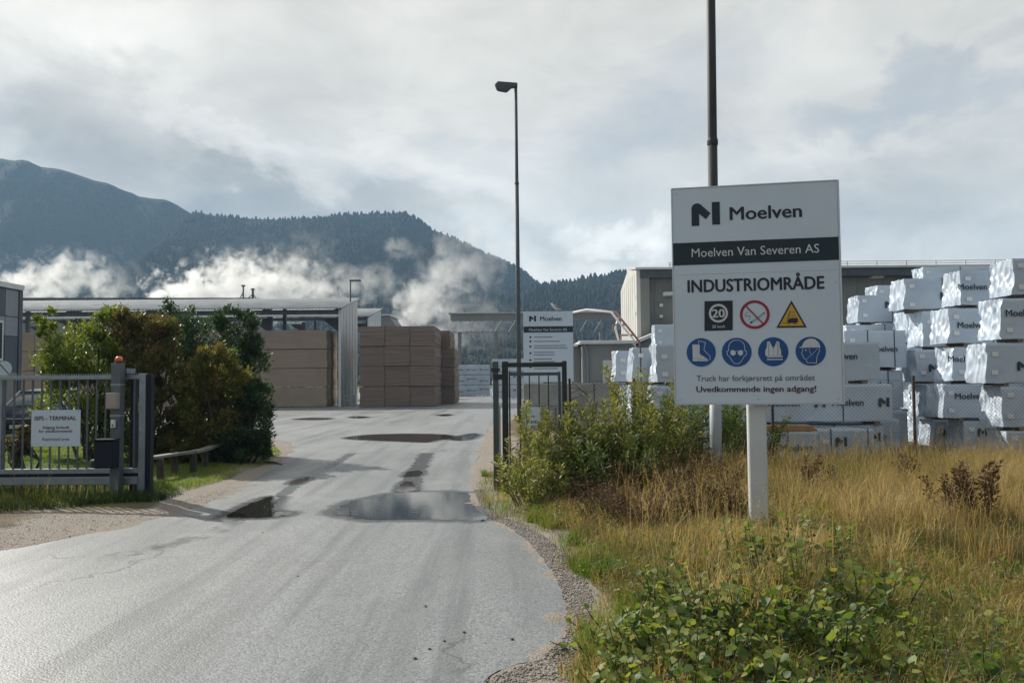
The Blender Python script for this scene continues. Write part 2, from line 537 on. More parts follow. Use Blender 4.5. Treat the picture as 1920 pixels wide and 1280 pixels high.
m = bpy.data.materials.new('puddle_water'); m.use_nodes = True; t = NT(m.node_tree); m.node_tree.nodes.clear()
pos = t.n('ShaderNodeNewGeometry').outputs['Position']
bmp = t.n('ShaderNodeBump', {'Strength': 0.10, 'Distance': 0.004, 'Height': t.noise(pos, 9, 3, 0.5)})
p = t.n('ShaderNodeBsdfPrincipled', {'Base Color': (0.028, 0.027, 0.025), 'Roughness': 0.03, 'IOR': 1.42, 'Specular IOR Level': 0.9, 'Normal': bmp.outputs[0]})
t.n('ShaderNodeOutputMaterial', {'Surface': p.outputs[0]})
M_WATER = m
m = bpy.data.materials.new('damp_asphalt'); m.use_nodes = True; t = NT(m.node_tree); m.node_tree.nodes.clear()
pos = t.n('ShaderNodeNewGeometry').outputs['Position']
va = t.n('ShaderNodeAttribute', attribute_name='tint').outputs['Fac']
al = t.ramp(t.math('ADD', va, t.math('MULTIPLY', t.math('SUBTRACT', t.noise(pos, 7, 5, 0.65), 0.5), 0.9)), 0.15, 0.95, 0.0, 0.8)
bmp = t.n('ShaderNodeBump', {'Strength': 0.5, 'Distance': 0.004, 'Height': t.noise(pos, 80, 3, 0.7)})
p = t.n('ShaderNodeBsdfPrincipled', {'Base Color': t.mix(t.noise(pos, 90, 2), (0.04, 0.043, 0.046), (0.09, 0.095, 0.10)), 'Roughness': 0.28, 'Specular IOR Level': 0.7, 'Normal': bmp.outputs[0]})
tr_ = t.n('ShaderNodeBsdfTransparent')
mx = t.n('ShaderNodeMixShader', {0: al, 1: tr_.outputs[0], 2: p.outputs[0]})
t.n('ShaderNodeOutputMaterial', {'Surface': mx.outputs[0]})
M_DAMP = m
for i, out in enumerate([
        [(625, 962), (650, 944), (690, 934), (735, 925), (800, 922), (880, 924), (884, 940), (900, 960), (918, 972), (880, 975), (780, 973), (690, 974), (655, 968)],
        [(428, 969), (448, 953), (480, 940), (515, 930), (524, 934), (512, 950), (520, 958), (545, 963), (505, 970), (470, 971)],
        [(648, 821), (690, 815), (770, 813), (838, 815), (850, 820), (820, 825), (800, 829), (740, 827), (690, 825)],
        [(846, 823), (868, 816), (890, 812), (898, 817), (880, 824), (862, 826)],
        [(540, 906), (560, 898), (580, 893), (576, 901), (556, 908)],
        [(552, 786), (580, 783), (622, 784), (600, 787)],
        [(655, 782), (672, 780), (690, 782), (672, 784)],
        [(820, 778), (840, 776), (846, 778), (832, 780)],
        [(745, 921), (752, 905), (775, 903), (778, 912), (772, 921)],
        [(760, 893), (768, 884), (790, 882), (786, 892)]]):
    P = smooth_closed(smooth_closed([g2(*q) for q in out], 4, 0.035, 40 + i), 4, 0.008, 70 + i)
    o = sheet('puddle', P, 0.004, M_WATER)
    # damp margin: the asphalt round the water dries off outwards
    Pn = np.array(P); n_ = len(Pn); cen = Pn.mean(0)
    tg = np.roll(Pn, -1, 0) - np.roll(Pn, 1, 0); nr = np.stack([tg[:, 1], -tg[:, 0]], 1); nr /= np.maximum(np.linalg.norm(nr, axis=1, keepdims=True), 1e-6)
    if np.mean(np.sum(nr * (Pn - cen), 1)) < 0: nr = -nr
    size = np.ptp(Pn, axis=0).min(); wd_ = min(0.32, 0.12 + 0.2 * size)
    inn = Pn - nr * 0.015; outp = Pn + nr * wd_
    for _ in range(6): outp = (outp + np.roll(outp, 1, 0) + np.roll(outp, -1, 0)) / 3
    V_ = np.concatenate([np.column_stack([inn, np.full(n_, 0.002)]), np.column_stack([outp, np.full(n_, 0.002)])])
    k_ = np.arange(n_); k2 = (k_ + 1) % n_
    tag(np_mesh('damp_margin', V_, np.stack([k_, k2, k2 + n_, k_ + n_], 1), M_DAMP, o, attr=np.concatenate([np.ones(n_), np.zeros(n_)])))

# ground: one sheet out to the hills, level under the road and slightly uneven beside it
ax = np.unique(np.concatenate([np.linspace(-2100, -300, 10), np.linspace(-300, -40, 14), np.arange(-40, -14, 1.0), np.arange(-14, 17, 0.2), np.arange(-1.2, 1.7, 0.06), np.arange(-7.5, -3.6, 0.1),
                               np.arange(17, 40, 1.0), np.linspace(40, 300, 14), np.linspace(300, 2100, 10)]))
ay = np.unique(np.concatenate([np.linspace(-600, -20, 8), np.arange(-20, -2, 2.0), np.arange(-2, 28, 0.2), np.arange(3.5, 13.5, 0.08), np.arange(28, 60, 2.0),
                               np.linspace(60, 300, 12), np.linspace(300, 2100, 10)]))
GX, GY = np.meshgrid(ax, ay)


def road_d(P):
    d = poly_dist(P, ROAD_NP)
    return np.where(in_poly(P, ROAD_NP), -d, d)


def ground_z(P, d=None):
    P = np.asarray(P, float)
    d = road_d(P) if d is None else d
    s1 = np.clip((d - 0.25) / 0.9, 0, 1); s1 = s1 * s1 * (3 - 2 * s1)
    s2 = np.clip((d - 0.25) / 3.0, 0, 1)
    near = np.clip((30 - P[:, 1]) / 4, 0, 1)
    rag = (fbm(P[:, 0], P[:, 1], 0.38, 41, 4) - 0.5) * 0.085 * np.clip(1 - np.abs(d) / 0.7, 0, 1)
    z = -0.004 + np.clip(d + 0.02, -0.5, 0.35) * 0.06 + near * (rag + s1 * 0.03 + s2 * (0.14 * (fbm(P[:, 0], P[:, 1], 2.2, 5) - 0.35)))
    z = np.where((d > 0.0) & (P[:, 1] < 26), np.maximum(z, 0.002), z)
    return np.where(d < -0.45, -0.035, z)


GP = np.stack([GX.ravel(), GY.ravel()], 1)
gd = road_d(GP)
GZ = ground_z(GP, gd)
nx, ny = len(ax), len(ay)
ii, jj = np.meshgrid(np.arange(nx - 1), np.arange(ny - 1))
a0 = (jj * nx + ii).ravel()
gf = np.stack([a0, a0 + 1, a0 + nx + 1, a0 + nx], 1)
# gravel shoulder near the asphalt, wider at the left entrance
gn = fbm(GP[:, 0], GP[:, 1], 1.1, 9)
left_side = GP[:, 0] < -2.0
shoulder = np.where(left_side, np.where(GP[:, 1] < 10.6, 1.5, 0.75), 0.78)
gravel = np.clip(1.35 - (gd / shoulder) - (gn - 0.5) * 1.5, 0, 1)
lawn = (np.clip((-3.4 - GP[:, 0]) / 0.6, 0, 1)) * np.clip((GP[:, 1] - 10.5) / 1.0, 0, 1) * (1 - gravel)
m = bpy.data.materials.new('verge_soil'); m.use_nodes = True; t = NT(m.node_tree); m.node_tree.nodes.clear()
pos = t.n('ShaderNodeNewGeometry').outputs['Position']
fine = t.noise(pos, 60, 5, 0.7)
soil = t.mix(t.ramp(t.noise(pos, 1.6, 6, 0.65), 0.35, 0.65), (0.085, 0.068, 0.042), (0.13, 0.105, 0.055))
soil = t.mix(t.ramp(fine, 0.4, 0.7, 0, 0.6), soil, (0.17, 0.14, 0.09))
peb = t.n('ShaderNodeTexVoronoi', {'Vector': pos, 'Scale': 48.0})
grv = t.mix(t.ramp(fine, 0.3, 0.7), (0.17, 0.145, 0.125), (0.34, 0.30, 0.26))
grv = t.mix(t.ramp(peb.outputs['Distance'], 0.05, 0.4, 0.5, 0.0), grv, (0.42, 0.39, 0.35))
lw = t.mix(t.ramp(t.noise(pos, 3.5, 5, 0.6), 0.35, 0.65), (0.05, 0.085, 0.018), (0.085, 0.12, 0.03))
ga = t.n('ShaderNodeAttribute', attribute_name='gravel').outputs['Fac']
la = t.n('ShaderNodeAttribute', attribute_name='lawn').outputs['Fac']
gm = t.ramp(t.math('ADD', ga, t.math('MULTIPLY', t.math('SUBTRACT', fine, 0.5), 0.5)), 0.35, 0.65)
c = t.mix(gm, t.mix(la, soil, lw), grv)
bmp = t.n('ShaderNodeBump', {'Strength': 0.9, 'Distance': 0.012, 'Height': t.math('ADD', fine, t.math('MULTIPLY', peb.outputs['Distance'], -0.7))})
p = t.n('ShaderNodeBsdfPrincipled', {'Base Color': c, 'Roughness': 0.88, 'Specular IOR Level': 0.25, 'Normal': bmp.outputs[0]})
t.n('ShaderNodeOutputMaterial', {'Surface': p.outputs[0]})
M_SOIL = m
ground = np_mesh('ground', np.column_stack([GP, GZ]), gf, M_SOIL, attr={'gravel': gravel, 'lawn': lawn}, smooth=True)
tag(ground, kind='structure')


# ------------------------------------------------------------------ mountains
def mountain_mat(name, a, b, rock, rock_amt):
    m = bpy.data.materials.new(name); m.use_nodes = True; t = NT(m.node_tree); m.node_tree.nodes.clear()
    pos = t.n('ShaderNodeNewGeometry').outputs['Position']
    n1 = t.noise(pos, 0.02, 8, 0.65); n2 = t.noise(pos, 0.12, 5, 0.7)
    c = t.mix(t.ramp(n1, 0.35, 0.65), a, b)
    c = t.mix(t.ramp(n2, 0.4, 0.7, 0, 0.6), c, tuple(x * 0.5 for x in a))
    c = t.mix(t.math('MULTIPLY', t.ramp(t.noise(pos, 0.045, 7, 0.7), 0.55, 0.68), rock_amt), c, rock)
    bmp = t.n('ShaderNodeBump', {'Strength': 1.0, 'Distance': 5.0, 'Height': t.noise(pos, 0.11, 6, 0.7)})
    p = t.n('ShaderNodeBsdfPrincipled', {'Base Color': c, 'Roughness': 0.95, 'Specular IOR Level': 0.1, 'Normal': bmp.outputs[0]})
    t.n('ShaderNodeOutputMaterial', {'Surface': p.outputs[0]})
    return m


M_CONIFER = leaf_mat('conifer_green', [(0.011, 0.017, 0.011), (0.014, 0.022, 0.013), (0.018, 0.027, 0.014)], trans=0.05, rough=0.8, spec=0.1)


def mountain(name, ridge, Yr, foot, back, mt, seed, amp, trees=0, th=(8, 13), tree_top=1.0, xr=None):
    """ridge: photograph pixels of the skyline at distance Yr; slopes fall to the foot (towards the yard) and behind"""
    R = sorted([(at(px, py, Yr).x, at(px, py, Yr).z) for px, py in ridge])
    rx = np.array([r[0] for r in R]); rz = np.array([r[1] for r in R])
    X = np.arange(rx[0], rx[-1], 9.0)
    S = np.concatenate([np.linspace(0, 0.8, 40), np.linspace(0.82, 1.0, 14), np.linspace(1.03, 1.9, 14)])
    XX, SS = np.meshgrid(X, S)
    H = np.interp(XX, rx, rz)
    lat = (fbm(XX, SS * 600, 160, seed, 4) - 0.5)
    Y = np.where(SS <= 1, foot + (Yr - foot) * SS, Yr + (SS - 1) * back)
    Y = Y + lat * 120 * np.sin(np.pi * np.clip(SS, 0, 1))
    prof = np.where(SS <= 1, np.clip(SS, 0, 1) ** 1.35, np.clip(1 - (SS - 1) / 0.95, 0, 1) ** 0.9)
    env = np.sin(np.pi * np.clip(SS, 0, 1)) * (SS <= 1)
    Z = H * prof + env * amp * (fbm(XX, Y, 130, seed + 3, 5) - 0.5) * 2 + (fbm(XX, Y, 26, seed + 9, 3) - 0.5) * 5 * np.clip(SS * 4, 0, 1) * (SS <= 1.0)
    # nothing on the front slope may rise above the skyline seen from the yard
    cap = np.interp(XX * Yr / np.maximum(Y, 1), rx, rz) * (Y / Yr)
    Z = np.where(SS < 1, np.minimum(Z, cap * 0.995), Z)
    Z = np.maximum(Z, -0.6)
    V = np.stack([XX.ravel(), Y.ravel(), Z.ravel()], 1)
    nx, ny = len(X), len(S)
    ii, jj = np.meshgrid(np.arange(nx - 1), np.arange(ny - 1)); a = (jj * nx + ii).ravel()
    o = np_mesh(name, V, np.stack([a, a + 1, a + nx + 1, a + nx], 1), mt, smooth=True)
    tag(o, kind='structure')
    if trees:
        rg = np.random.default_rng(seed)
        u = rg.uniform(0, nx - 1.001, trees * 2); s = rg.uniform(0, 1, trees * 2) ** 0.75 * 1.01
        jr = np.interp(s, S, np.arange(ny)); iu = u.astype(int); fu = u - iu; jv = jr.astype(int); fv = jr - jv
        G = V.reshape(ny, nx, 3)
        P = ((G[jv, iu] * (1 - fu)[:, None] + G[jv, iu + 1] * fu[:, None]) * (1 - fv)[:, None]
             + (G[jv + 1, iu] * (1 - fu)[:, None] + G[jv + 1, iu + 1] * fu[:, None]) * fv[:, None])
        dens = fbm(P[:, 0], P[:, 1], 60, seed + 20, 4)
        keep = (dens + rg.uniform(-0.25, 0.25, len(dens)) > 0.34) & (s < tree_top)
        keep &= np.abs(P[:, 0] / P[:, 1]) < 0.72
        P = P[keep][:trees]
        n = len(P)
        h = rg.uniform(th[0], th[1], n) * (0.65 + 0.6 * fbm(P[:, 0], P[:, 1], 40, seed + 31, 2)); rad = h * rg.uniform(0.20, 0.42, n)
        k = 5
        rings = [(0.0, 0.75), (0.35, 1.0), (0.75, 0.66), (1.0, 0.22)]
        ang = rg.uniform(0, 6.28, n)
        vs = np.zeros((n, len(rings) * k, 3)); lean = rg.normal(0, 0.03, (n, 2))
        for ri, (hh, rr) in enumerate(rings):
            for q in range(k):
                aa = ang + 2 * math.pi * q / k
                rj = rad * rr * rg.uniform(0.65, 1.3, n)
                vs[:, ri * k + q, 0] = P[:, 0] + np.cos(aa) * rj + lean[:, 0] * h * hh
                vs[:, ri * k + q, 1] = P[:, 1] + np.sin(aa) * rj + lean[:, 1] * h * hh
                vs[:, ri * k + q, 2] = P[:, 2] - 0.5 + h * hh
        ft = []
        for ri in range(len(rings) - 1):
            for q in range(k):
                ft.append((ri * k + q, ri * k + (q + 1) % k, (ri + 1) * k + (q + 1) % k, (ri + 1) * k + q))
        ft = np.array(ft)
        fs = (ft[None] + (np.arange(n) * len(rings) * k)[:, None, None]).reshape(-1, 4)
        tint = np.repeat(rg.uniform(0, 1, n), len(rings) * k)
        fo = np_mesh('forest', vs.reshape(-1, 3), fs, M_CONIFER, attr=tint)
        tag(fo, LAB_FOREST[seed], 'forest', kind='stuff')
    return o


LAB_FOREST = {1: 'thin hazy forest on the tall bare mountain', 2: 'dark forest on the wooded ridge with a steep nose',
              3: 'dark forest on the low hill beside the grey hall'}
MM_A = mountain_mat('far_mountain', (0.035, 0.045, 0.022), (0.07, 0.07, 0.04), (0.16, 0.15, 0.13), 0.5)
MM_B = mountain_mat('forest_slope', (0.014, 0.020, 0.012), (0.02, 0.027, 0.015), (0.12, 0.12, 0.11), 0.25)
mountain('mountain', [(-900, 520), (-500, 420), (-250, 335), (-100, 305), (0, 298), (20, 303), (45, 300), (75, 312), (110, 318), (150, 330), (200, 343),
                      (260, 368), (310, 375), (340, 390), (362, 402), (420, 430), (520, 480), (700, 560), (900, 640)],
         1090, 640, 300, MM_B, 1, 26, trees=16000, th=(2.2, 4.2), tree_top=0.985)
mountain('mountain', [(-900, 640), (-500, 610), (-200, 580), (0, 600), (120, 575), (220, 530), (290, 470), (335, 425), (360, 402), (375, 400), (400, 404), (450, 411), (520, 413),
                      (560, 411), (600, 407), (640, 403), (690, 402), (720, 401), (755, 400), (768, 403), (780, 412), (800, 428), (850, 449), (900, 473),
                      (940, 491), (975, 506), (990, 518), (1005, 532), (1030, 548), (1100, 580), (1250, 640)],
         1000, 330, 350, MM_B, 2, 26, trees=26000, th=(3.4, 6.4))
mountain('mountain', [(600, 668), (800, 620), (900, 570), (960, 549), (1010, 536), (1060, 529), (1110, 519), (1150, 513), (1180, 512), (1230, 520), (1320, 535), (1500, 548),
                      (1700, 566), (2000, 580), (2400, 640)],
         760, 260, 300, MM_B, 3, 14, trees=15000, th=(3.2, 5.4))

# ------------------------------------------------------------------ haze and steam
hz = bpy.data.materials.new('haze_air'); hz.use_nodes = True; t = NT(hz.node_tree); hz.node_tree.nodes.clear()
pv = t.n('ShaderNodeVolumePrincipled', {'Color': (0.42, 0.67, 0.96), 'Density': 0.00029, 'Anisotropy': 0.1})
t.n('ShaderNodeOutputMaterial', {'Volume': pv.outputs[0]})
hb = MB().box(-2150, 2150, -650, 2150, -1.8, 400).build('haze', hz, kind='stuff')
tag(hb, 'pale blue haze in the air towards the mountains', 'haze')


def steam(name, label, a, b, r0, r1, dens, seed, thr=0.49, nscale=1.35, rise=0.0):
    """steam drifting from point a to point b inside a padded box; noise carves the puffs"""
    a = Vector(a); b = Vector(b)
    lo = Vector([min(a[i], b[i]) - max(r0, r1) * 1.15 for i in range(3)]); hi = Vector([max(a[i], b[i]) + max(r0, r1) * 1.15 for i in range(3)])
    lo.z = max(lo.z, 0.6)
    ctr = (lo + hi) / 2
    m = bpy.data.materials.new('steam_' + str(seed)); m.use_nodes = True; t = NT(m.node_tree); m.node_tree.nodes.clear()
    pos = t.n('ShaderNodeNewGeometry').outputs['Position']
    wv = t.vmath('SCALE', t.vmath('SUBTRACT', t.noise(t.vmath('ADD', pos, (seed * 13.0, 0, 0)), 0.10 * nscale, 3, 0.55, 0, True), (0.5, 0.5, 0.5)), scale=max(r0, r1) * 1.5)
    q = t.vmath('ADD', pos, wv)
    ab = b - a
    pa = t.vmath('SUBTRACT', q, tuple(a))
    h = t.math('DIVIDE', t.vmath('DOT_PRODUCT', pa, tuple(ab)), ab.length_squared, clamp=True)
    d = t.vmath('DISTANCE', pa, t.vmath('SCALE', tuple(ab), scale=h))
    rad = t.math('MULTIPLY_ADD', h, r1 - r0, r0)
    rel = t.math('DIVIDE', d, rad)
    nz = t.noise(t.vmath('ADD', pos, (0, seed * 7.0, 0)), 0.26 * nscale, 6, 0.62, 0.35)
    v = t.math('ADD', t.math('SUBTRACT', 1.0, rel), t.math('MULTIPLY', t.math('SUBTRACT', nz, thr), 4.6))
    f = t.ramp(v, 0.25, 1.0)
    fade = t.math('MULTIPLY_ADD', h, -0.75, 1.0)
    dn = t.math('MULTIPLY', t.math('MULTIPLY', f, dens), fade)
    pv = t.n('ShaderNodeVolumePrincipled', {'Color': (1.0, 1.0, 1.0), 'Density': dn, 'Anisotropy': 0.3})
    t.n('ShaderNodeOutputMaterial', {'Volume': pv.outputs[0]})
    # box slightly rounded so that its outline never shows
    bx = MB().bbox(lo.x, hi.x, lo.y, hi.y, lo.z, hi.z, min(hi[i] - lo[i] for i in range(3)) * 0.2)
    o = bx.build(name, m, origin=tuple(ctr))
    return tag(o, label, 'steam', 'steam drifting over the roofs', 'stuff')


steam('steam_plume', 'white steam cloud above the panelled grey building', at(-40, 566, 150), at(150, 520, 150), 5.5, 5.5, 0.62, 1)
steam('steam_plume', 'thin pale steam wisp above the rounded green shrub', at(205, 560, 150), at(235, 515, 150), 2.8, 3.2, 0.22, 2)
steam('steam_plume', 'thick white steam cloud over the long shed roof', at(320, 566, 150), at(560, 528, 150), 6.0, 6.0, 0.75, 3)
steam('steam_plume', 'drifting steam trail behind the lamp on the shed roof', at(520, 562, 150), at(730, 530, 150), 5.0, 4.6, 0.22, 4)
steam('steam_plume', 'tall faint steam column rising above the dark timber stack', at(745, 612, 105), at(880, 480, 105), 2.4, 5.2, 0.30, 5)
steam('steam_plume', 'low grey steam drifting beside the dark timber stack', at(800, 640, 118), at(905, 600, 118), 5.0, 5.5, 0.11, 6)
steam('steam_plume', 'small steam puff against the steep mountain nose', at(735, 455, 170), at(790, 475, 170), 2.8, 2.2, 0.10, 7)
steam('steam_plume', 'wispy steam veil against the middle of the mountain', at(400, 510, 170), at(600, 470, 170), 4.5, 5.0, 0.06, 8)

# ------------------------------------------------------------------ building materials
M_ROOF = mat('corrugated_steel', (0.50, 0.52, 0.53), (0.40, 0.42, 0.44), 0.8, 0.6, 0.0, spec=0.35, rvar=0.08)
M_ENDW = mat('white_sheet_wall', (0.66, 0.68, 0.68), (0.56, 0.59, 0.60), 0.5, 0.55, dirt=(0.35, 0.35, 0.34), dirt_amt=0.35)
M_BEAM = mat('dark_steel_beam', (0.09, 0.105, 0.12), (0.06, 0.07, 0.08), 1.0, 0.6)
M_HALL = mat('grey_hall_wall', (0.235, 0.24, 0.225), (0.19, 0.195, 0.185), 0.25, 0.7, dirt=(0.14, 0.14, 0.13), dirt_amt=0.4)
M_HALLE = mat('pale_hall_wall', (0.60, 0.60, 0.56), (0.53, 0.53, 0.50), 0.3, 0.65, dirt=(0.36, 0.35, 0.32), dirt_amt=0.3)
M_TRIM = mat('pale_gutter', (0.72, 0.72, 0.70), None, 1.0, 0.4, 0.2)
M_PANA = mat('light_grey_panel', (0.25, 0.28, 0.31), (0.22, 0.25, 0.28), 0.6, 0.5)
M_PANB = mat('slate_blue_panel', (0.075, 0.10, 0.125), (0.06, 0.085, 0.105), 0.6, 0.5)
M_PANC = mat('taupe_panel', (0.22, 0.215, 0.205), (0.19, 0.185, 0.18), 0.6, 0.5)
M_GLASS = mat('window_glass', (0.03, 0.04, 0.05), (0.05, 0.06, 0.07), 0.4, 0.06, spec=0.9)
M_WHITE = mat('white_paint', (0.74, 0.74, 0.73), (0.66, 0.66, 0.65), 2.0, 0.45, dirt=(0.45, 0.44, 0.40), dirt_amt=0.15)
M_GALV = mat('galvanised_steel', (0.27, 0.31, 0.345), (0.22, 0.255, 0.285), 6.0, 0.45, 0.55, spec=0.6, rvar=0.1)
M_CONC = mat('concrete', (0.33, 0.33, 0.31), (0.24, 0.24, 0.23), 1.5, 0.85, bump=0.004, bscale=30)
M_RED = mat('faded_red_paint', (0.34, 0.17, 0.14), (0.28, 0.14, 0.12), 1.5, 0.5)
M_BLACKPL = mat('black_plastic', (0.02, 0.022, 0.025), None, 4, 0.45)
# stacked boards: fine courses of timber, weathered
def lumber_mat(name, a, b, d, courses, ends):
    m = bpy.data.materials.new(name); m.use_nodes = True; t = NT(m.node_tree); m.node_tree.nodes.clear()
    co = t.n('ShaderNodeTexCoord').outputs['Object']; rnd = t.n('ShaderNodeObjectInfo').outputs['Random']
    co = t.vmath('ADD', co, t.vmath('SCALE', (13.0, 7.0, 0.0), scale=rnd))
    if ends:
        br = t.n('ShaderNodeTexBrick', {'Vector': t.vmath('MULTIPLY', t.n('ShaderNodeCombineXYZ', {0: t.n('ShaderNodeSeparateXYZ', {0: co}).outputs[0], 1: t.n('ShaderNodeSeparateXYZ', {0: co}).outputs[2]}).outputs[0], (1, 1, 1)),
                 'Scale': 1.0, 'Brick Width': 0.16, 'Row Height': courses, 'Mortar Size': 0.006, 'Color1': a, 'Color2': b, 'Mortar': d, 'Bias': 0.0})
        br.offset = 0.3
        c = br.outputs['Color']
        c = t.mix(t.ramp(t.noise(t.vmath('MULTIPLY', co, (4, 1, 9)), 1.2, 4, 0.7), 0.35, 0.7, 0.0, 0.75), c, tuple(x * 0.55 for x in a))
    else:
        n = t.noise(t.vmath('MULTIPLY', co, (0.35, 0.35, 1.0 / courses)), 1.0, 3, 0.6)
        c = t.mix(t.ramp(n, 0.3, 0.7), a, b)
        sx = t.math('FRACT', t.math('DIVIDE', t.n('ShaderNodeSeparateXYZ', {0: co}).outputs[2], courses))
        c = t.mix(t.ramp(sx, 0.0, 0.16, 0.75, 0.0), c, d)
    c = t.mix(t.ramp(t.noise(co, 0.7, 5, 0.6), 0.4, 0.7, 0, 0.4), c, tuple(x * 0.75 for x in b))
    p = t.n('ShaderNodeBsdfPrincipled', {'Base Color': c, 'Roughness': 0.8, 'Specular IOR Level': 0.25})
    t.n('ShaderNodeOutputMaterial', {'Surface': p.outputs[0]})
    return m
M_LUM = lumber_mat('sawn_boards', (0.39, 0.305, 0.23), (0.33, 0.255, 0.19), (0.22, 0.18, 0.145), 0.05, False)
M_LUM2 = lumber_mat('weathered_boards', (0.19, 0.142, 0.115), (0.27, 0.208, 0.17), (0.11, 0.085, 0.072), 0.095, False)
M_BEARER = mat('bearer_wood', (0.22, 0.16, 0.10), (0.15, 0.11, 0.075), 6, 0.8)
M_BEARERO = mat('fresh_bearer_wood', (0.46, 0.27, 0.11), (0.38, 0.22, 0.10), 5, 0.75)


# ------------------------------------------------------------------ open timber sheds
def corrug_roof(x0, x1, ya, za, yb, zb, pitch, amp, name, parent):
    xs = np.arange(x0, x1, pitch / 4); n = len(xs)
    prof = np.array([0, amp, amp, 0])[np.arange(n) % 4]
    lo = np.stack([xs, np.full(n, ya), za + prof], 1); hi = np.stack([xs, np.full(n, yb), zb + prof], 1)
    V = np.concatenate([lo, hi, lo - (0, 0, 0.02), hi - (0, 0, 0.02)]); i = np.arange(n - 1)
    Fc = np.concatenate([np.stack([i, i + 1, n + i + 1, n + i], 1), np.stack([2 * n + i, 3 * n + i, 3 * n + i + 1, 2 * n + i + 1], 1),
                         np.stack([i, 2 * n + i, 2 * n + i + 1, i + 1], 1)])
    return np_mesh(name, V, Fc, M_ROOF, parent)


def shed(label, x0, x1, yf, zf, yb, zb, post_px, pitch):
    t_ = thing('timber_shed', label, 'shed', ((x0 + x1) / 2, (yf + yb) / 2, 0))
    corrug_roof(x0, x1 + 0.15, yf - 0.5, zf - 0.1, yb + 0.3, zb + 0.06, pitch, 0.09, 'roof', t_)
    # front fascia beam and rear beam
    MB().box(x0, x1 - 0.25, yf, yf + 0.25, zf - 0.42, zf - 0.12).build('fascia_beam', M_BEAM, t_)
    MB().box(x0, x1 - 0.25, yb - 0.3, yb - 0.05, zb - 0.32, zb - 0.1).build('rear_beam', M_BEAM, t_)
    for x in post_px:
        MB().box(x - 0.16, x + 0.16, yf + 1.62, yf + 1.9, 0, zf - 0.42).build('post', M_BEAM, t_)
        MB().box(x - 0.12, x + 0.12, yb - 0.3, yb - 0.06, 0, zb - 0.33).build('post', M_BEAM, t_)
        # haunched bracket under the beam
        MB().prism([(x - 1.3, yf + 1.65, zf - 0.6), (x - 0.17, yf + 1.65, zf - 0.6), (x - 0.17, yf + 1.65, zf - 1.45)], (0, 0.2, 0)).build('bracket', M_BEAM, t_)
        MB().bar((x, yf + 0.2, zf - 0.2), (x, yb - 0.2, zb - 0.2), 0.14, 0.22).build('rafter', M_BEAM, t_)
    e = MB().prism([(x1, yf - 0.1, 0), (x1, yb, 0), (x1, yb, zb - 0.02), (x1, yf - 0.1, zf - 0.13)], (-0.18, 0, 0)).build('end_wall', M_ENDW, t_)
    for k in range(5):
        y = yf + (yb - yf) * (k + 0.6) / 5.4
        zz = zf + (zb - zf) * (k + 0.6) / 5.4
        MB().box(x1, x1 + 0.03, y - 0.02, y + 0.02, 0.1, zz - 0.3).build('seam', M_ENDW, e)
    return t_


xr1 = at(640, 700, 54).x
shed1 = shed('long open timber shed with corrugated roof and white end wall', -38.0, xr1, 54.0, at(640, 577, 54).z, 59.6, at(668, 561, 59.6).z,
             [xr1 - 0.45, at(491, 650, 54).x, at(415, 650, 54).x, at(270, 650, 54).x, at(120, 650, 54).x, at(-40, 650, 54).x], 0.22)
xr2 = at(693, 650, 75).x
shed2 = shed('second open timber shed standing behind the long shed', -52.0, xr2, 75.0, at(693, 592, 75).z, 81.5, at(711, 580, 81.5).z,
             [xr2 - 0.5, at(560, 650, 75).x, at(430, 650, 75).x, at(300, 650, 75).x, at(60, 650, 75).x], 0.24)

# lumber bundles: courses of boards on bearers, stacked four high
def bundle_proto(L, W, H, m, name_extra=None, cols=1):
    o = thing('lumber_bundle', 'x x x x', 'timber bundle')
    n = 7; hb = 0.035; ch = (H - hb) / n
    mb = MB()
    for k in range(n):
        dx = random.uniform(-0.04, 0.04); dy = random.uniform(-0.012, 0.012)
        mb.box(-L / 2 + dx, L / 2 + dx, -W / 2 + dy, W / 2 + dy, hb + k * ch, hb + (k + 1) * ch - 0.006)
    mb.box(-L / 2 + 0.06, L / 2 - 0.06, -W / 2 + 0.05, W / 2 - 0.05, hb + 0.01, H - 0.02)
    mb.build('boards', m, o)
    for x in np.linspace(-L / 2 + 0.25, L / 2 - 0.25, 3):
        MB().box(x - 0.05, x + 0.05, -W / 2 + 0.01, W / 2 - 0.01, 0, hb - 0.004).build('bearer', M_BEARER, o)
    return o


LEVEL = ['bottom', 'second lowest', 'third lowest', 'top']
pr1 = bundle_proto(4.9, 1.3, 1.30, M_LUM)
first = True
H1 = 1.30
xend = at(613, 700, 54.3).x - 2.45
for c_ in range(5):
    for l_ in range(4):
        o = pr1 if first else copy_tree(pr1); first = False
        o.location = (xend - c_ * 4.97, 54.9 + 0.02 * ((l_ * 7 + c_ * 3) % 5), l_ * H1)
        where = ['at the open end of the long shed', 'in the long shed behind the dark green shrub', 'in the long shed behind the orange-brown shrub',
                 'in the long shed behind the yellow-green shrub', 'in the long shed beside the panelled building'][c_]
        tag(o, f'tan board bundle {where}, {LEVEL[l_]} of four', 'timber bundle', 'board bundles in the long shed')
# side of the end stack, a row behind
for l_ in range(4):
    o = copy_tree(pr1); o.location = (xend + 0.08, 56.62, l_ * H1)
    tag(o, f'tan board bundle in the row behind at the open shed end, {LEVEL[l_]} of four', 'timber bundle', 'board bundles in the long shed')

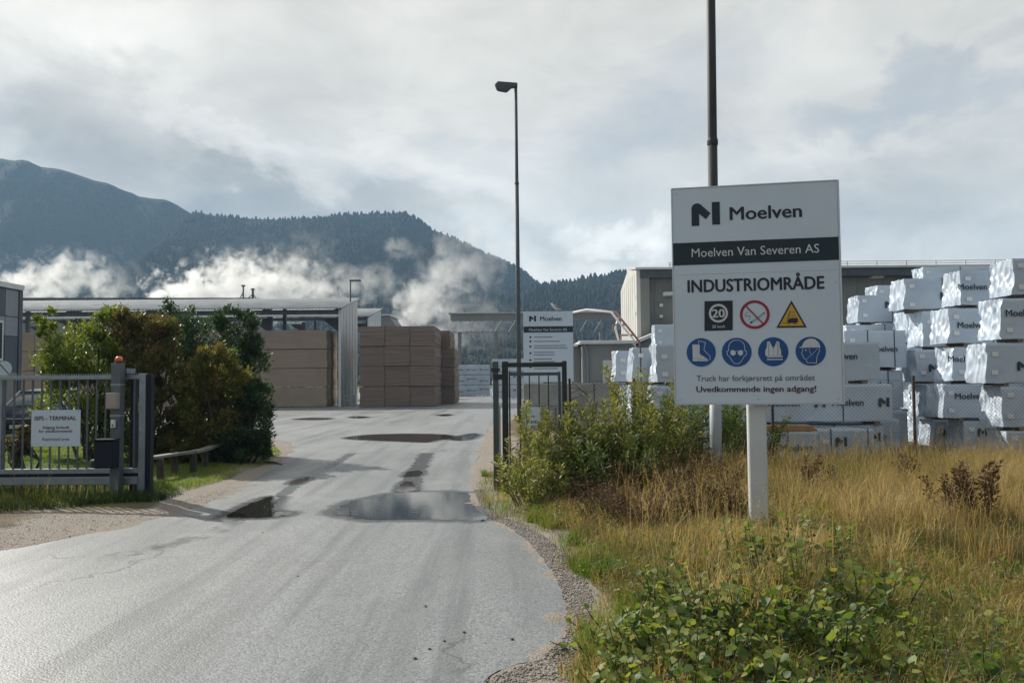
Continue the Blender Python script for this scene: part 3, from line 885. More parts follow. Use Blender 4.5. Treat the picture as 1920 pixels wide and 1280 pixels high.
pr2 = bundle_proto(1.64, 4.8, 1.33, M_LUM2)
first = True
x0 = at(673, 700, 52.6).x
for r_ in range(2):
    for c_ in range(3):
        for l_ in range(4):
            if r_ == 1 and c_ < 2 and l_ < 3: continue
            o = pr2 if first else copy_tree(pr2); first = False
            o.location = (x0 + 0.82 + c_ * 1.655 + r_ * (0.95 if l_ < 3 else 0.62), 55.2 + r_ * 5.1 + 0.05 * ((l_ + c_) % 3), l_ * 1.33)
            tag(o, f'brown weathered board bundle, {["left", "middle", "right"][c_]} column of the {["front", "rear"][r_]} outdoor stack, {LEVEL[l_]} of four',
                'timber bundle', 'weathered bundles beside the shed end wall')
# lower bundles that fill the rear row out of sight would never show, so a single column carries it
# small yellow-white barrier lights at the shed corner
bl = thing('corner_barrier', 'low steel barrier at the foot of the white shed end wall', 'barrier', (xr1 + 0.6, 53.6, 0))
MB().bar((xr1 + 0.25, 53.6, 0.45), (xr1 + 0.95, 53.6, 0.45), 0.1, 0.09).bar((xr1 + 0.25, 53.6, 0.72), (xr1 + 0.95, 53.6, 0.72), 0.1, 0.09).build('rail', M_GALV, bl)
for dx in (0.3, 0.9):
    MB().bar((xr1 + dx, 53.68, 0), (xr1 + dx, 53.68, 0.8), 0.08).build('post', M_GALV, bl)

# lamp standing on the shed roof
p0 = at(657, 562, 57); p1 = at(657, 527, 57)
rl = thing('roof_lamp', 'slim flat-headed lamp standing above the shed roof end', 'lamp', (p0.x, p0.y, p0.z - 0.3))
MB().tube([p0 - Vector((0, 0, 0.3)), p1], 0.05, 6).build('pole', M_BEAM, rl)
MB().bbox(p1.x - 0.05, p1.x + 0.75, p1.y - 0.15, p1.y + 0.15, p1.z - 0.02, p1.z + 0.09, 0.02).build('lamp_head', M_BEAM, rl)

# kiln building behind the sheds with masts on its dark roof
kb = thing('kiln_building', 'long dark-roofed building showing above the shed roofs', 'building', (at(250, 600, 108).x, 112, 0))
xa, xb = at(20, 600, 108).x, at(468, 600, 108).x
zt = at(250, 560, 108).z
MB().box(xa, xb, 108, 118, 0, zt - 0.35).build('wall', M_HALL, kb)
MB().prism([(xa - 0.3, 107.6, zt - 0.34), (xb + 0.3, 107.6, zt - 0.34), (xb + 0.3, 107.6, zt - 0.05), (xa - 0.3, 107.6, zt + 0.25)], (0, 10.8, 0)).build('roof', M_BEAM, kb)
for px, h, w_ in ((456, 2.0, 0.28), (474, 1.5, 0.5)):
    q = at(px, 556, 112)
    ms = thing('roof_mast', 'thin braced mast on the dark kiln roof' if px == 456 else 'short splayed exhaust stack on the dark kiln roof', 'mast', (q.x, q.y, zt))
    MB().tube([(q.x, q.y, zt - 0.4), (q.x, q.y, zt + h)], 0.11 if px == 456 else 0.16, 6).build('pole', M_BEAM, ms)
    MB().bar((q.x - w_ * 3, q.y, zt - 0.3), (q.x, q.y, zt + h * 0.6), 0.1).build('brace', M_BEAM, ms)
    if px == 474:
        MB().bar((q.x + w_ * 1.6, q.y, zt - 0.3), (q.x, q.y, zt + h * 0.7), 0.1).build('brace', M_BEAM, ms)
    MB().lathe((q.x, q.y, zt + h), [(0.12, 0), (0.3, 0.05), (0.3, 0.18), (0.1, 0.25)], 8).build('cap', M_BEAM, ms)
q0, q1 = at(713, 610, 92), at(740, 610, 92)
ax_ = thing('annex_building', 'small grey annex between the second shed and the brown timber stack', 'building', ((q0.x + q1.x) / 2, 94, 0))
MB().prism([(q0.x, 92, 0), (q1.x, 92, 0), (q1.x, 92, at(740, 608, 92).z), (at(730, 596, 92).x, 92, at(730, 593, 92).z), (q0.x, 92, at(713, 592, 92).z)], (0, 7, 0)).build('wall', M_HALL, ax_)
MB().box(q0.x - 0.1, at(730, 596, 92).x + 0.1, 91.8, 99.2, at(713, 592, 92).z + 0.01, at(713, 592, 92).z + 0.16).build('roof', M_TRIM, ax_)

# ------------------------------------------------------------------ big hall on the right
XH = at(1196, 700, 62).x
zt = at(1196, 506, 62).z
yb = 71.0; zl = at(1165, 546, 71).z
yk = 66.5; zk = at(1181, 507, 66.5).z
hall = thing('sawmill_hall', 'large grey hall with a pale end wall and railed flat roof', 'building', (XH + 30, 66, 0))
XR = XH + 62
# pale end wall with sloped back
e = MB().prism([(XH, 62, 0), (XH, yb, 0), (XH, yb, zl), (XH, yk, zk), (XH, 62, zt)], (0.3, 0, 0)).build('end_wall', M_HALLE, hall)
for k in range(7):
    y = 62.9 + k * 1.15
    zz = zt - 0.2 if y < yk else zt + (zl - zt) * (y - yk) / (yb - yk) - 0.2
    MB().box(XH - 0.025, XH, y - 0.025, y + 0.025, 0.2, zz).build('seam', M_HALLE, e)
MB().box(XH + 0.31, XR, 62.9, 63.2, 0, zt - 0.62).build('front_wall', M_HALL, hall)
fw = hall.children[-1]
for k in range(30):
    x = XH + 1.6 + k * 2.0
    MB().box(x - 0.04, x + 0.04, 62.85, 62.9, 0.1, zt - 0.64).build('panel_joint', M_HALL, fw)
MB().box(XH + 0.3, XH + 1.0, 62.0, 62.88, 0, zt - 0.62).build('corner_column', M_HALL, hall)
MB().box(XH + 0.28, XR, 61.9, 63.3, zt - 0.61, zt - 0.02).build('eaves_box', M_BEAM, hall)
rf = MB().prism([(XH - 0.1, 61.7, zt), (XH - 0.1, yk, zk + 0.08), (XH - 0.1, yk, zk + 0.3), (XH - 0.1, 61.7, zt + 0.17)], (XR - XH + 0.2, 0, 0)).build('roof', M_TRIM, hall)
MB().prism([(XH + 0.31, yk, zk), (XH + 0.31, yb, zl), (XH + 0.31, yb, zl + 0.2), (XH + 0.31, yk, zk + 0.22)], (XR - XH, 0, 0)).build('roof_slope', M_ROOF, hall)
rail = MB()
for z in (0.25, 0.5):
    rail.bar((XH + 2.5, 61.9, zt + 0.16 + z * 0.7), (XR, 61.9, zt + 0.16 + z * 0.7), 0.05)
rail.build('roof_rail', M_TRIM, hall)
for k in range(26):
    x = XH + 2.6 + k * 2.3
    MB().box(x - 0.04, x + 0.04, 61.87, 61.95, zt + 0.16, zt + 0.54).build('rail_post', M_TRIM, hall)
for (px, py) in ((1258, 553), (1645, 520)):
    q = at(px, py, 62.8)
    hl = MB().bbox(q.x - 0.7, q.x + 0.3, 62.2, 62.84, q.z - 0.12, q.z + 0.22, 0.08).build('wall_lamp', M_TRIM, hall)
for (px, py) in ((1240, 572), (1240, 593), (1194, 556), (1194, 587)):
    q = at(px, py, 62.7)
    MB().bbox(q.x - 0.16, q.x + 0.12, 62.3 if px < 1200 else 62.6, 62.86, q.z - 0.13, q.z + 0.13, 0.03).build('wall_lamp', M_TRIM, hall)

# lean-to with sloped roof at the hall's front corner
lt = thing('lean_to', 'ribbed lean-to with a slanting pale roof edge against the hall', 'building', (XH + 3, 59, 0))
qa = at(1196, 640, 57.5); qb = at(1290, 596, 57.5)
MB().prism([(qa.x, 57.5, 0), (qb.x, 57.5, 0), (qb.x, 57.5, qb.z - 0.2), (qa.x, 57.5, qa.z - 0.2)], (0, 4.1, 0)).build('wall', M_HALL, lt)
for k in range(18):
    x = qa.x + 0.15 + k * (qb.x - qa.x - 0.3) / 17
    zz = qa.z + (qb.z - qa.z) * (x - qa.x) / (qb.x - qa.x) - 0.25
    MB().box(x - 0.035, x + 0.035, 57.44, 57.5, 0.05, zz).build('rib', M_HALL, lt)
MB().prism([(qa.x - 0.2, 57.3, qa.z - 0.19), (qb.x + 0.2, 57.3, qb.z - 0.19), (qb.x + 0.2, 57.3, qb.z + 0.05), (qa.x - 0.2, 57.3, qa.z + 0.05)], (0, 4.3, 0)).build('roof', M_TRIM, lt)
# low flat building with pale gutter
qa = at(1092, 640, 55); qb = at(1188, 640, 55)
lb = thing('low_workshop', 'low flat-roofed grey workshop with a pale roof gutter', 'building', ((qa.x + qb.x) / 2, 57, 0))
MB().box(qa.x, qb.x, 55.3, 61.5, 0, qa.z - 0.2).build('wall', M_HALL, lb)
MB().box(at(1074, 640, 55.2).x, qa.x - 0.01, 56.6, 61.4, 0, qa.z - 0.3).build('side_wall', M_HALL, lb)
MB().bbox(qa.x - 0.2, qb.x + 0.1, 54.9, 61.6, qa.z - 0.19, qa.z + 0.06, 0.03).build('roof', M_TRIM, lb)
MB().box(at(1070, 640, 55.2).x, qa.x - 0.21, 56.3, 61.5, qa.z - 0.29, qa.z - 0.12).build('gutter', M_TRIM, lb)
MB().tube([(qa.x + 0.2, 55.15, qa.z - 0.25), (qa.x + 0.35, 55.2, qa.z - 0.8), (qa.x + 0.35, 55.2, 0.1)], 0.09, 6).build('downpipe', M_GALV, lb)
MB().bbox(at(1130, 640, 55).x, at(1160, 640, 55).x, 55.22, 55.29, 0.1, 3.0, 0.02).build('door', M_HALLE, lb)

# conveyor bridge with truss, and the red and white pipes that come down from it
qa = at(846, 590, 100); qb = at(1140, 590, 100)
cb = thing('conveyor_bridge', 'long raised conveyor bridge with zigzag trusses behind the yard', 'conveyor', ((qa.x + qb.x) / 2, 100, 0))
z1 = at(1000, 588, 100).z; z0 = at(1000, 600, 100).z; zt0 = at(1000, 622, 100).z
MB().box(qa.x, qb.x + 0.6, 99.2, 101, z0, z1).build('casing', M_HALL, cb)
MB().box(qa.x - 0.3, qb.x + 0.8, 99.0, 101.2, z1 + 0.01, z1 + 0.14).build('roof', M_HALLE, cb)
MB().bar((qa.x, 100, zt0), (qb.x, 100, zt0), 0.12).build('lower_chord', M_HALL, cb)
n = 11
for k in range(n):
    xa = qa.x + (qb.x - qa.x) * k / n; xb = qa.x + (qb.x - qa.x) * (k + 0.5) / n
    MB().bar((xa, 99.4, zt0), (xb, 99.4, z0 - 0.03), 0.10).build('brace', M_TRIM, cb)
for px in (862, 930, 1000, 1072, 1128):
    x = at(px, 640, 100).x
    MB().box(x - 0.22, x + 0.22, 99.8, 100.3, 0, zt0 - 0.06).build('column', M_HALL, cb)
pa, pb, pc = at(1100, 583, 60), at(1146, 585, 59), at(1190, 640, 56)
pp = thing('transport_pipes', 'pair of red and white pipes slanting down beside the pale end wall', 'pipe', (pc.x, pc.y, 0))
for dx, mm in ((0, M_WHITE), (0.32, M_RED)):
    MB().tube([pa + Vector((-4, 12, 0.1)), pa + Vector((dx, 0, 0.1)), pb + Vector((dx, 0, 0)), pc + Vector((dx, 0, 0)), (pc.x + dx, pc.y, 0)], 0.085, 8).build('pipe', mm, pp, smooth=True)
for f_ in (0.35, 0.7):
    q = pb.lerp(pc, f_)
    MB().bar(q + Vector((-0.5, 0, -0.2)), q + Vector((0.45, 0, -0.2)), 0.12).bar(q + Vector((-0.45, 0, -0.2)), q + Vector((-0.45, 0, -0.75)), 0.08).build('bracket', M_RED, pp)
# drain pipe hanging at the pale wall
q = at(1160, 625, 61)
MB().tube([(q.x, 61, q.z + 1.2), (q.x - 0.25, 61, q.z + 0.4), (q.x, 61, q.z - 0.6)], 0.08, 6).build('hose', M_TRIM, pp, smooth=True)

# grey concrete block wall behind the right-hand gate
qa = at(1070, 718, 27); qb = at(1165, 718, 27)
cw = thing('concrete_wall', 'low grey concrete wall behind the right gate', 'wall', ((qa.x + qb.x) / 2, 27.2, 0))
x = qa.x - 1.7
while x < qb.x + 0.3:
    MB().bbox(x, x + 1.18, 27, 27.45, 0, 0.79, 0.02).build('block', M_CONC, cw)
    MB().bbox(x + 0.1, x + 1.28, 27.01, 27.44, 0.8, at(1100, 718, 27).z, 0.02).build('block', M_CONC, cw)
    x += 1.2

# ------------------------------------------------------------------ panelled building at the far left
D = 30.0
zt = at(37, 537, D).z
xr = at(36, 650, D).x
pb_ = thing('panelled_building', 'grey panelled office building at the edge behind the gate', 'building', (xr - 4, 26, 0))
MB().box(xr - 9, xr - 0.02, 21, D - 0.02, 0, zt - 0.16).build('wall', M_PANB, pb_)
MB().box(xr - 9.2, xr + 0.1, 20.8, D + 0.1, zt - 0.15, zt + 0.04).build('roof_edge', M_TRIM, pb_)
MB().box(xr - 0.3, xr + 0.07, D - 0.15, D + 0.06, 0, zt - 0.16).build('corner_trim', M_BEAM, pb_)
rows_ = [(0.02, 0.9), (0.92, 2.15), (2.18, 3.45), (3.48, zt - 1.2), (zt - 1.17, zt - 0.2)]
y = D - 0.17; ci = 0
while y > 21.5:
    wd = [0.78, 0.8, 1.2][ci % 3]
    for ri, (za, zb) in enumerate(rows_):
        mm = [M_PANB, M_PANC, M_PANB, M_PANA, M_PANA][(ri + ci // 2) % 5] if ci % 2 == 0 else [M_PANB, M_PANA, M_PANA, M_PANB, M_PANA][(ri + ci) % 5]
        MB().box(xr - 0.015, xr + 0.04, y - wd + 0.03, y, za, zb).build('panel', mm, pb_)
    y -= wd; ci += 1
wn = MB().box(xr + 0.045, xr + 0.1, D - 1.75, D - 1.1, 2.55, 4.0).build('window', M_TRIM, pb_)
MB().box(xr + 0.101, xr + 0.108, D - 1.67, D - 1.18, 2.63, 3.92).build('pane', M_GLASS, wn)

# far stacks of wrapped packages seen down the yard are built with the packages

# ------------------------------------------------------------------ lettering helpers
_TXT = {}


def text_geo(s, bold=0.0):
    """flat triangles of a line of text; x from 0, baseline at 0, in font units"""
    key = (s, bold)
    if key not in _TXT:
        cu = bpy.data.curves.new('lettering', 'FONT'); cu.body = s; cu.size = 1.0; cu.resolution_u = 3; cu.offset = bold
        cu.fill_mode = 'FRONT' if hasattr(cu, 'fill_mode') else cu.fill_mode
        ob = bpy.data.objects.new('lettering', cu); COL.objects.link(ob)
        dg = bpy.context.evaluated_depsgraph_get(); dg.update()
        me = ob.evaluated_get(dg).to_mesh()
        v = np.array([tuple(q.co)[:2] for q in me.vertices]); f = [tuple(q.vertices) for q in me.polygons]
        ob.evaluated_get(dg).to_mesh_clear()
        bpy.data.objects.remove(ob); bpy.data.curves.remove(cu)
        v[:, 0] -= v[:, 0].min()
        _TXT[key] = (v, f)
    return _TXT[key]


class Flat:
    """flat print on a plane: local (x, z) pushed 'lift' metres towards the viewer"""
    def __init__(self, to_world, lift):
        self.T = to_world; self.lift = lift; self.mb = MB()
    def poly(self, pts):
        self.mb.add([self.T(x, z, self.lift) for x, z in pts], [tuple(range(len(pts)))]); return self
    def quad(self, x0, x1, z0, z1):
        return self.poly([(x0, z0), (x1, z0), (x1, z1), (x0, z1)])
    def disc(self, c, r, n=36, rz=None):
        return self.poly([(c[0] + r * math.cos(2 * math.pi * k / n), c[1] + (rz or r) * math.sin(2 * math.pi * k / n)) for k in range(n)])
    def ring(self, c, r0, r1, n=40):
        vs = []; fs = []
        for k in range(n):
            a = 2 * math.pi * k / n
            for r in (r0, r1): vs.append(self.T(c[0] + r * math.cos(a), c[1] + r * math.sin(a), self.lift))
        for k in range(n):
            a = 2 * k; b = 2 * ((k + 1) % n); fs.append((a, a + 1, b + 1, b))
        self.mb.add(vs, fs); return self
    def stroke(self, pts, w, closed=False):
        pts = [Vector((p[0], p[1])) for p in pts]; n = len(pts); L = []; R = []
        for i in range(n):
            pa = pts[i - 1] if (i > 0 or closed) else None; pb = pts[(i + 1) % n] if (i < n - 1 or closed) else None
            d1 = (pts[i] - pa).normalized() if pa is not None else None; d2 = (pb - pts[i]).normalized() if pb is not None else None
            if d1 is None: d1 = d2
            if d2 is None: d2 = d1
            t = (d1 + d2); t = t.normalized() if t.length > 1e-6 else d1
            nr = Vector((-t.y, t.x)); n1 = Vector((-d1.y, d1.x)); k = 1.0 / max(0.5, nr.dot(n1))
            L.append(pts[i] + nr * (w / 2 * k)); R.append(pts[i] - nr * (w / 2 * k))
        m = n if closed else n - 1
        vs = [self.T(p.x, p.y, self.lift) for p in L] + [self.T(p.x, p.y, self.lift) for p in R]
        self.mb.add(vs, [(i, (i + 1) % n, n + (i + 1) % n, n + i) for i in range(m)]); return self
    def text(self, s, x, z, width=None, size=None, bold=0.0, align='L', slope=0.0):
        v, f = text_geo(s, 0.0)
        k = (width / v[:, 0].max()) if width else size
        kz = size if size else k
        x0 = x - (v[:, 0].max() * k / 2 if align == 'C' else 0)
        # heavier weights: the same glyphs laid again a hair apart, each on its own level
        for i, (sx, sz) in enumerate([(0, 0)] if not bold else [(0, 0), (-bold, 0), (bold, 0), (0, bold * 0.6), (0, -bold * 0.6)]):
            self.mb.add([self.T(x0 + (a + sx) * k, z + (b + sz) * kz, self.lift + 0.0003 * i) for a, b in v], f)
        return self
    def build(self, name, m, parent):
        return self.mb.build(name, m, parent)


def logo_n(fl, x, z, h):
    """the two-piece arched monogram, h tall"""
    w_ = h * 1.19; s = h
    arch = [(0, 0), (0, 0.74)]
    for k in range(1, 9):
        a = math.pi - k * (math.pi - 0.9) / 8
        arch.append((0.235 + 0.235 * math.cos(a), 0.745 + 0.235 * math.sin(a)))
    arch += [(0.80, 0.52), (0.60, 0.27), (0.32, 0.52), (0.32, 0)]
    fl.poly([(x + a * s, z + b * s) for a, b in arch])
    fl.poly([(x + a * s, z + b * s) for a, b in [(0.86, 0.02), (1.19, 0.02), (1.19, 1.0), (0.86, 1.0)]])
    return fl


M_SIGNW = mat('sign_white', (0.56, 0.64, 0.73), (0.525, 0.605, 0.695), 0.9, 0.42, dirt=(0.46, 0.47, 0.47), dirt_amt=0.18)
M_TEAL = mat('print_dark_teal', (0.004, 0.022, 0.033), None, 3, 0.5)
M_INK = mat('print_near_black', (0.010, 0.014, 0.03), None, 3, 0.5)
M_WINE = mat('print_dark_wine', (0.05, 0.012, 0.03), None, 3, 0.5)
M_PRW = mat('print_white', (0.62, 0.65, 0.68), None, 3, 0.45)
M_BLUE = mat('print_blue', (0.004, 0.075, 0.26), (0.004, 0.065, 0.23), 3, 0.45)
M_PRED = mat('print_red', (0.30, 0.012, 0.035), None, 3, 0.45)
M_YEL = mat('print_yellow', (0.60, 0.36, 0.03), None, 3, 0.45)
M_SLATE = mat('print_slate', (0.10, 0.125, 0.15), None, 3, 0.5)
M_ALU = mat('brushed_aluminium', (0.62, 0.64, 0.65), (0.54, 0.56, 0.57), 5, 0.35, 0.6)
M_POST = mat('white_enamel_post', (0.55, 0.57, 0.58), (0.47, 0.49, 0.50), 1.2, 0.5, dirt=(0.30, 0.28, 0.24), dirt_amt=0.3)

# ------------------------------------------------------------------ the big sign
A_S = math.radians(11.0)
c0 = at(1421, 757, 8.7)
XA = Vector((math.cos(A_S), -math.sin(A_S), 0)); NB = Vector((math.sin(A_S), math.cos(A_S), 0))    # along the board, and away from the viewer
O_S = Vector((c0.x, c0.y, 0))


def sxz(px, py):
    """photograph pixel -> (x, z) on the board plane"""
    o = Vector((0, 0, CAM_H)); d = ray(px, py)
    k = (O_S - o).dot(NB) / d.dot(NB)
    q = o + d * k
    return ((q - O_S).dot(XA), q.z)


def sT(x, z, lift):
    return O_S + XA * x - NB * lift + Vector((0, 0, z))


TL, TR, BL, BR = sxz(1260, 354), sxz(1577, 337), sxz(1264, 758), sxz(1576, 757)
bx0, bx1, bz0, bz1 = (TL[0] + BL[0]) / 2, (TR[0] + BR[0]) / 2, (BL[1] + BR[1]) / 2, (TL[1] + TR[1]) / 2
SM = Matrix(((XA.x, NB.x, 0, O_S.x), (XA.y, NB.y, 0, O_S.y), (0, 0, 1, 0), (0, 0, 0, 1)))
sign = thing('information_sign', 'large white industrial area sign with dark teal band and safety pictograms', 'sign', (O_S.x, O_S.y, 0))
MB().bbox(bx0 + 0.008, bx1 - 0.008, 0.0, 0.035, bz0 + 0.008, bz1 - 0.008, 0.003, SM).build('board', M_SIGNW, sign)
for (a, b, c_, d_) in ((bx0 - 0.004, bx0 + 0.0075, bz0, bz1), (bx1 - 0.0075, bx1 + 0.012, bz0, bz1), (bx0 + 0.008, bx1 - 0.008, bz1 - 0.0075, bz1 + 0.004), (bx0 + 0.008, bx1 - 0.008, bz0 - 0.004, bz0 + 0.0075)):
    MB().box(a, b, -0.006, 0.045, c_, d_, SM).build('frame_strip', M_ALU, sign)
px0, px1 = sxz(1406, 880)[0], sxz(1441, 880)[0]
MB().bbox(px0, px1, 0.065, 0.065 + (px1 - px0), -0.08, bz1 - 0.12, 0.012, SM).build('post', M_POST, sign)
for zc_ in (bz0 + 0.35, bz1 - 0.45):
    MB().box(bx0 + 0.2, bx1 - 0.2, 0.036, 0.063, zc_ - 0.03, zc_ + 0.03, SM).build('bracket', M_GALV, sign)


def line(name, s, pxl, pyl, pxr, pyr, m, hpx=None, bold=0.0, lift=0.004, parent=sign):
    """text whose baseline runs between two photograph pixels; hpx = cap height in pixels"""
    a = sxz(pxl, pyl); b = sxz(pxr, pyr)
    size = None
    if hpx:
        capu = 0.73
        size = (sxz(pxl, pyl - hpx)[1] - a[1]) / capu
    return Flat(sT, lift).text(s, a[0], (a[1] + b[1]) / 2, b[0] - a[0], size, bold).build(name, m, parent)


a = sxz(1297, 424); b = sxz(1297, 382)
logo_n(Flat(sT, 0.004), a[0], (a[1]), sxz(1297, 381)[1] - a[1]).build('logo', M_TEAL, sign)
line('lettering', 'Moelven', 1369, 412, 1503, 407, M_INK, 25, 0.022)
z0 = (sxz(1264, 498)[1] + sxz(1573, 487)[1]) / 2; z1 = (sxz(1264, 457)[1] + sxz(1573, 443)[1]) / 2
band = Flat(sT, 0.003).quad(bx0 + 0.009, bx1 - 0.009, z0, z1).build('name_band', M_TEAL, sign)
line('lettering', 'Moelven Van Severen AS', 1297, 482, 1536, 474, M_PRW, 17, 0.0, 0.006, band)
zz = (sxz(1264, 515)[1] + sxz(1573, 505)[1]) / 2
MB().box(bx0 + 0.03, bx1 - 0.03, -0.003, -0.0005, zz - 0.002, zz + 0.002, SM).build('joint_line', M_SIGNW, sign)
line('lettering', 'INDUSTRIOMRÅDE', 1290, 548, 1545, 541, M_INK, 24, 0.03)
line('lettering', 'Truck har forkjørsrett på området', 1306, 714, 1528, 713, M_SLATE, 11, 0.004)
for bx_ in (bx0 + 0.06, (bx0 + bx1) / 2, bx1 - 0.06):
    for bz_ in (bz0 + 0.06, (bz0 + bz1) / 2 + 0.1, bz1 - 0.06):
        if abs(bx_ - (bx0 + bx1) / 2) < 0.01 and abs(bz_ - bz0) > 0.2: continue
        bq = sT(bx_, bz_, 0.0)
        MB().tube([bq + NB * 0.002, bq - NB * 0.006], [0.011, 0.007], 8).build('rivet', M_ALU, sign)
line('lettering', 'Uvedkommende ingen adgang!', 1306, 735, 1530, 733, M_WINE, 11, 0.022)


def Z(u, v):
    return sxz(1280 + u / 6.857, 550 + v / 6.857)


def fl(l): return Flat(sT, l)
def ZP(pts): return [Z(*q) for q in pts]
def zr(c, r): return abs(Z(c[0] + r, c[1])[0] - Z(c[0] - r, c[1])[0]) / 2


# speed panel
pg = fl(0.004).poly(ZP([(280, 482), (643, 472), (643, 92), (280, 100)])).build('pictogram', M_INK, sign)
C = (459, 255); fl(0.007).ring(Z(*C), zr(C, 95), zr(C, 123)).build('speed_ring', M_PRW, pg)
f_ = fl(0.007); a = Z(380, 308); f_.text('20', a[0], a[1], Z(540, 308)[0] - a[0], (Z(380, 200)[1] - a[1]) / 0.73, 0.03).build('speed_number', M_PRW, pg)
f_ = fl(0.007); a = Z(378, 445); f_.text('20 km/t', a[0], a[1], Z(545, 445)[0] - a[0], None, 0.01).build('speed_text', M_PRW, pg)
# no smoking
C = (926, 272)
pg = fl(0.004).ring(Z(*C), zr(C, 156), zr(C, 192)).build('pictogram', M_PRED, sign)
f_ = fl(0.0045)
f_.stroke(ZP([(868, 382), (1052, 250)]), zr(C, 20)).build('cigarette', M_INK, pg)
fl(0.0062).stroke(ZP([(893, 364), (1040, 258)]), zr(C, 9)).build('cigarette_paper', M_PRW, pg)
f_ = fl(0.0055)
f_.stroke(ZP([(850, 345), (868, 310), (862, 285), (825, 295), (800, 280), (815, 255), (840, 232)]), zr(C, 5))
f_.build('smoke', M_INK, pg)
fl(0.0085).stroke(ZP([(810, 160), (1040, 395)]), zr(C, 17)).build('bar', M_PRED, pg)
# forklift warning
pg = fl(0.004).poly(ZP([(1205, 442), (1595, 436), (1398, 90)])).build('pictogram', M_INK, sign)
fl(0.0055).poly(ZP([(1240, 420), (1560, 415), (1398, 135)])).build('yellow_field', M_YEL, pg)
f_ = fl(0.0075)
f_.poly(ZP([(1352, 372), (1350, 345), (1385, 318), (1478, 315), (1482, 368), (1460, 378), (1380, 380)]))
f_.stroke(ZP([(1284, 382), (1318, 384), (1338, 362), (1376, 225)]), zr(C, 5))
f_.stroke(ZP([(1352, 352), (1384, 240), (1432, 238), (1448, 312)]), zr(C, 4.5))
f_.stroke(ZP([(1418, 312), (1412, 270), (1385, 300)]), zr(C, 4))
f_.build('forklift', M_INK, pg)
fw_ = fl(0.0090)
for c_ in ((1358, 380), (1440, 380)):
    fw_.ring(Z(*c_), zr(c_, 8), zr(c_, 17), 18)
fw_.build('forklift_wheels', M_INK, pg)
# blue mandatory discs
def disc(c, r):
    return fl(0.004).disc(Z(*c), zr(c, r)).build('pictogram', M_BLUE, sign)
pg = disc((238, 757), 188)
fl(0.007).poly(ZP([(125, 655), (218, 658), (218, 775), (330, 850), (325, 870), (215, 872), (205, 862), (190, 872), (130, 868), (128, 780)])).build('boot', M_PRW, pg)
fl(0.007).stroke(ZP([(205, 650), (205, 607), (294, 632), (272, 725), (350, 805), (352, 860)]), zr(C, 7)).build('boot_outline', M_PRW, pg)
fl(0.0085).stroke(ZP([(135, 838), (200, 836), (225, 850), (325, 852)]), zr(C, 4)).build('sole_line', M_BLUE, pg)
pg = disc((694, 755), 192)
head = [(590, 735), (588, 690), (605, 640), (645, 608), (694, 598), (743, 608), (783, 640), (800, 690), (798, 735), (820, 740), (815, 790), (785, 815), (765, 855), (735, 895), (700, 905), (660, 898), (628, 855), (605, 815), (575, 790), (568, 742)]
fl(0.007).stroke(ZP(head), zr(C, 7), True).build('face_outline', M_PRW, pg)
g_ = fl(0.007); g_.disc(Z(648, 765), zr(C, 34), 24); g_.disc(Z(742, 765), zr(C, 34), 24); g_.stroke(ZP([(610, 742), (655, 728)]), zr(C, 7)); g_.stroke(ZP([(672, 738), (716, 738)]), zr(C, 6)); g_.stroke(ZP([(735, 728), (780, 742)]), zr(C, 7))
g_.build('goggles', M_PRW, pg)
pg = disc((1164, 748), 195)
v_ = fl(0.007)
v_.poly(ZP([(1085, 622), (1118, 615), (1164, 705), (1208, 615), (1242, 622), (1245, 690), (1265, 735), (1265, 798), (1062, 800), (1062, 738), (1082, 690)]))
v_.quad(Z(1062, 0)[0], Z(1265, 0)[0], Z(0, 836)[1], Z(0, 818)[1]); v_.quad(Z(1062, 0)[0], Z(1265, 0)[0], Z(0, 870)[1], Z(0, 856)[1])
v_.build('vest', M_PRW, pg)
v2 = fl(0.0085); v2.stroke(ZP([(1108, 630), (1104, 798)]), zr(C, 6)); v2.stroke(ZP([(1222, 630), (1222, 798)]), zr(C, 6)); v2.stroke(ZP([(1164, 700), (1164, 798)]), zr(C, 2.5))
v2.stroke(ZP([(1120, 628), (1164, 712), (1206, 628)]), zr(C, 2.5)); v2.build('vest_stripes', M_BLUE, pg)
pg = disc((1645, 742), 196)
fl(0.007).poly(ZP([(1500, 698), (1500, 688), (1532, 682), (1545, 640), (1580, 600), (1640, 578), (1700, 588), (1748, 630), (1772, 695)])).build('helmet', M_PRW, pg)
h_ = fl(0.007)
h_.stroke(ZP([(1540, 708), (1542, 735), (1525, 775), (1545, 790), (1550, 825), (1585, 850), (1600, 890), (1718, 892), (1725, 810), (1755, 745), (1758, 705)]), zr(C, 7))
h_.disc(Z(1582, 728), zr(C, 10), 14)
h_.build('head_outline', M_PRW, pg)
h2 = fl(0.0085); h2.stroke(ZP([(1622, 708), (1650, 795), (1590, 848)]), zr(C, 4.5)); h2.build('chin_strap', M_PRW, pg)
h3 = fl(0.010); h3.stroke(ZP([(1740, 702), (1655, 790)]), zr(C, 4.5)); h3.build('chin_strap', M_PRW, pg)


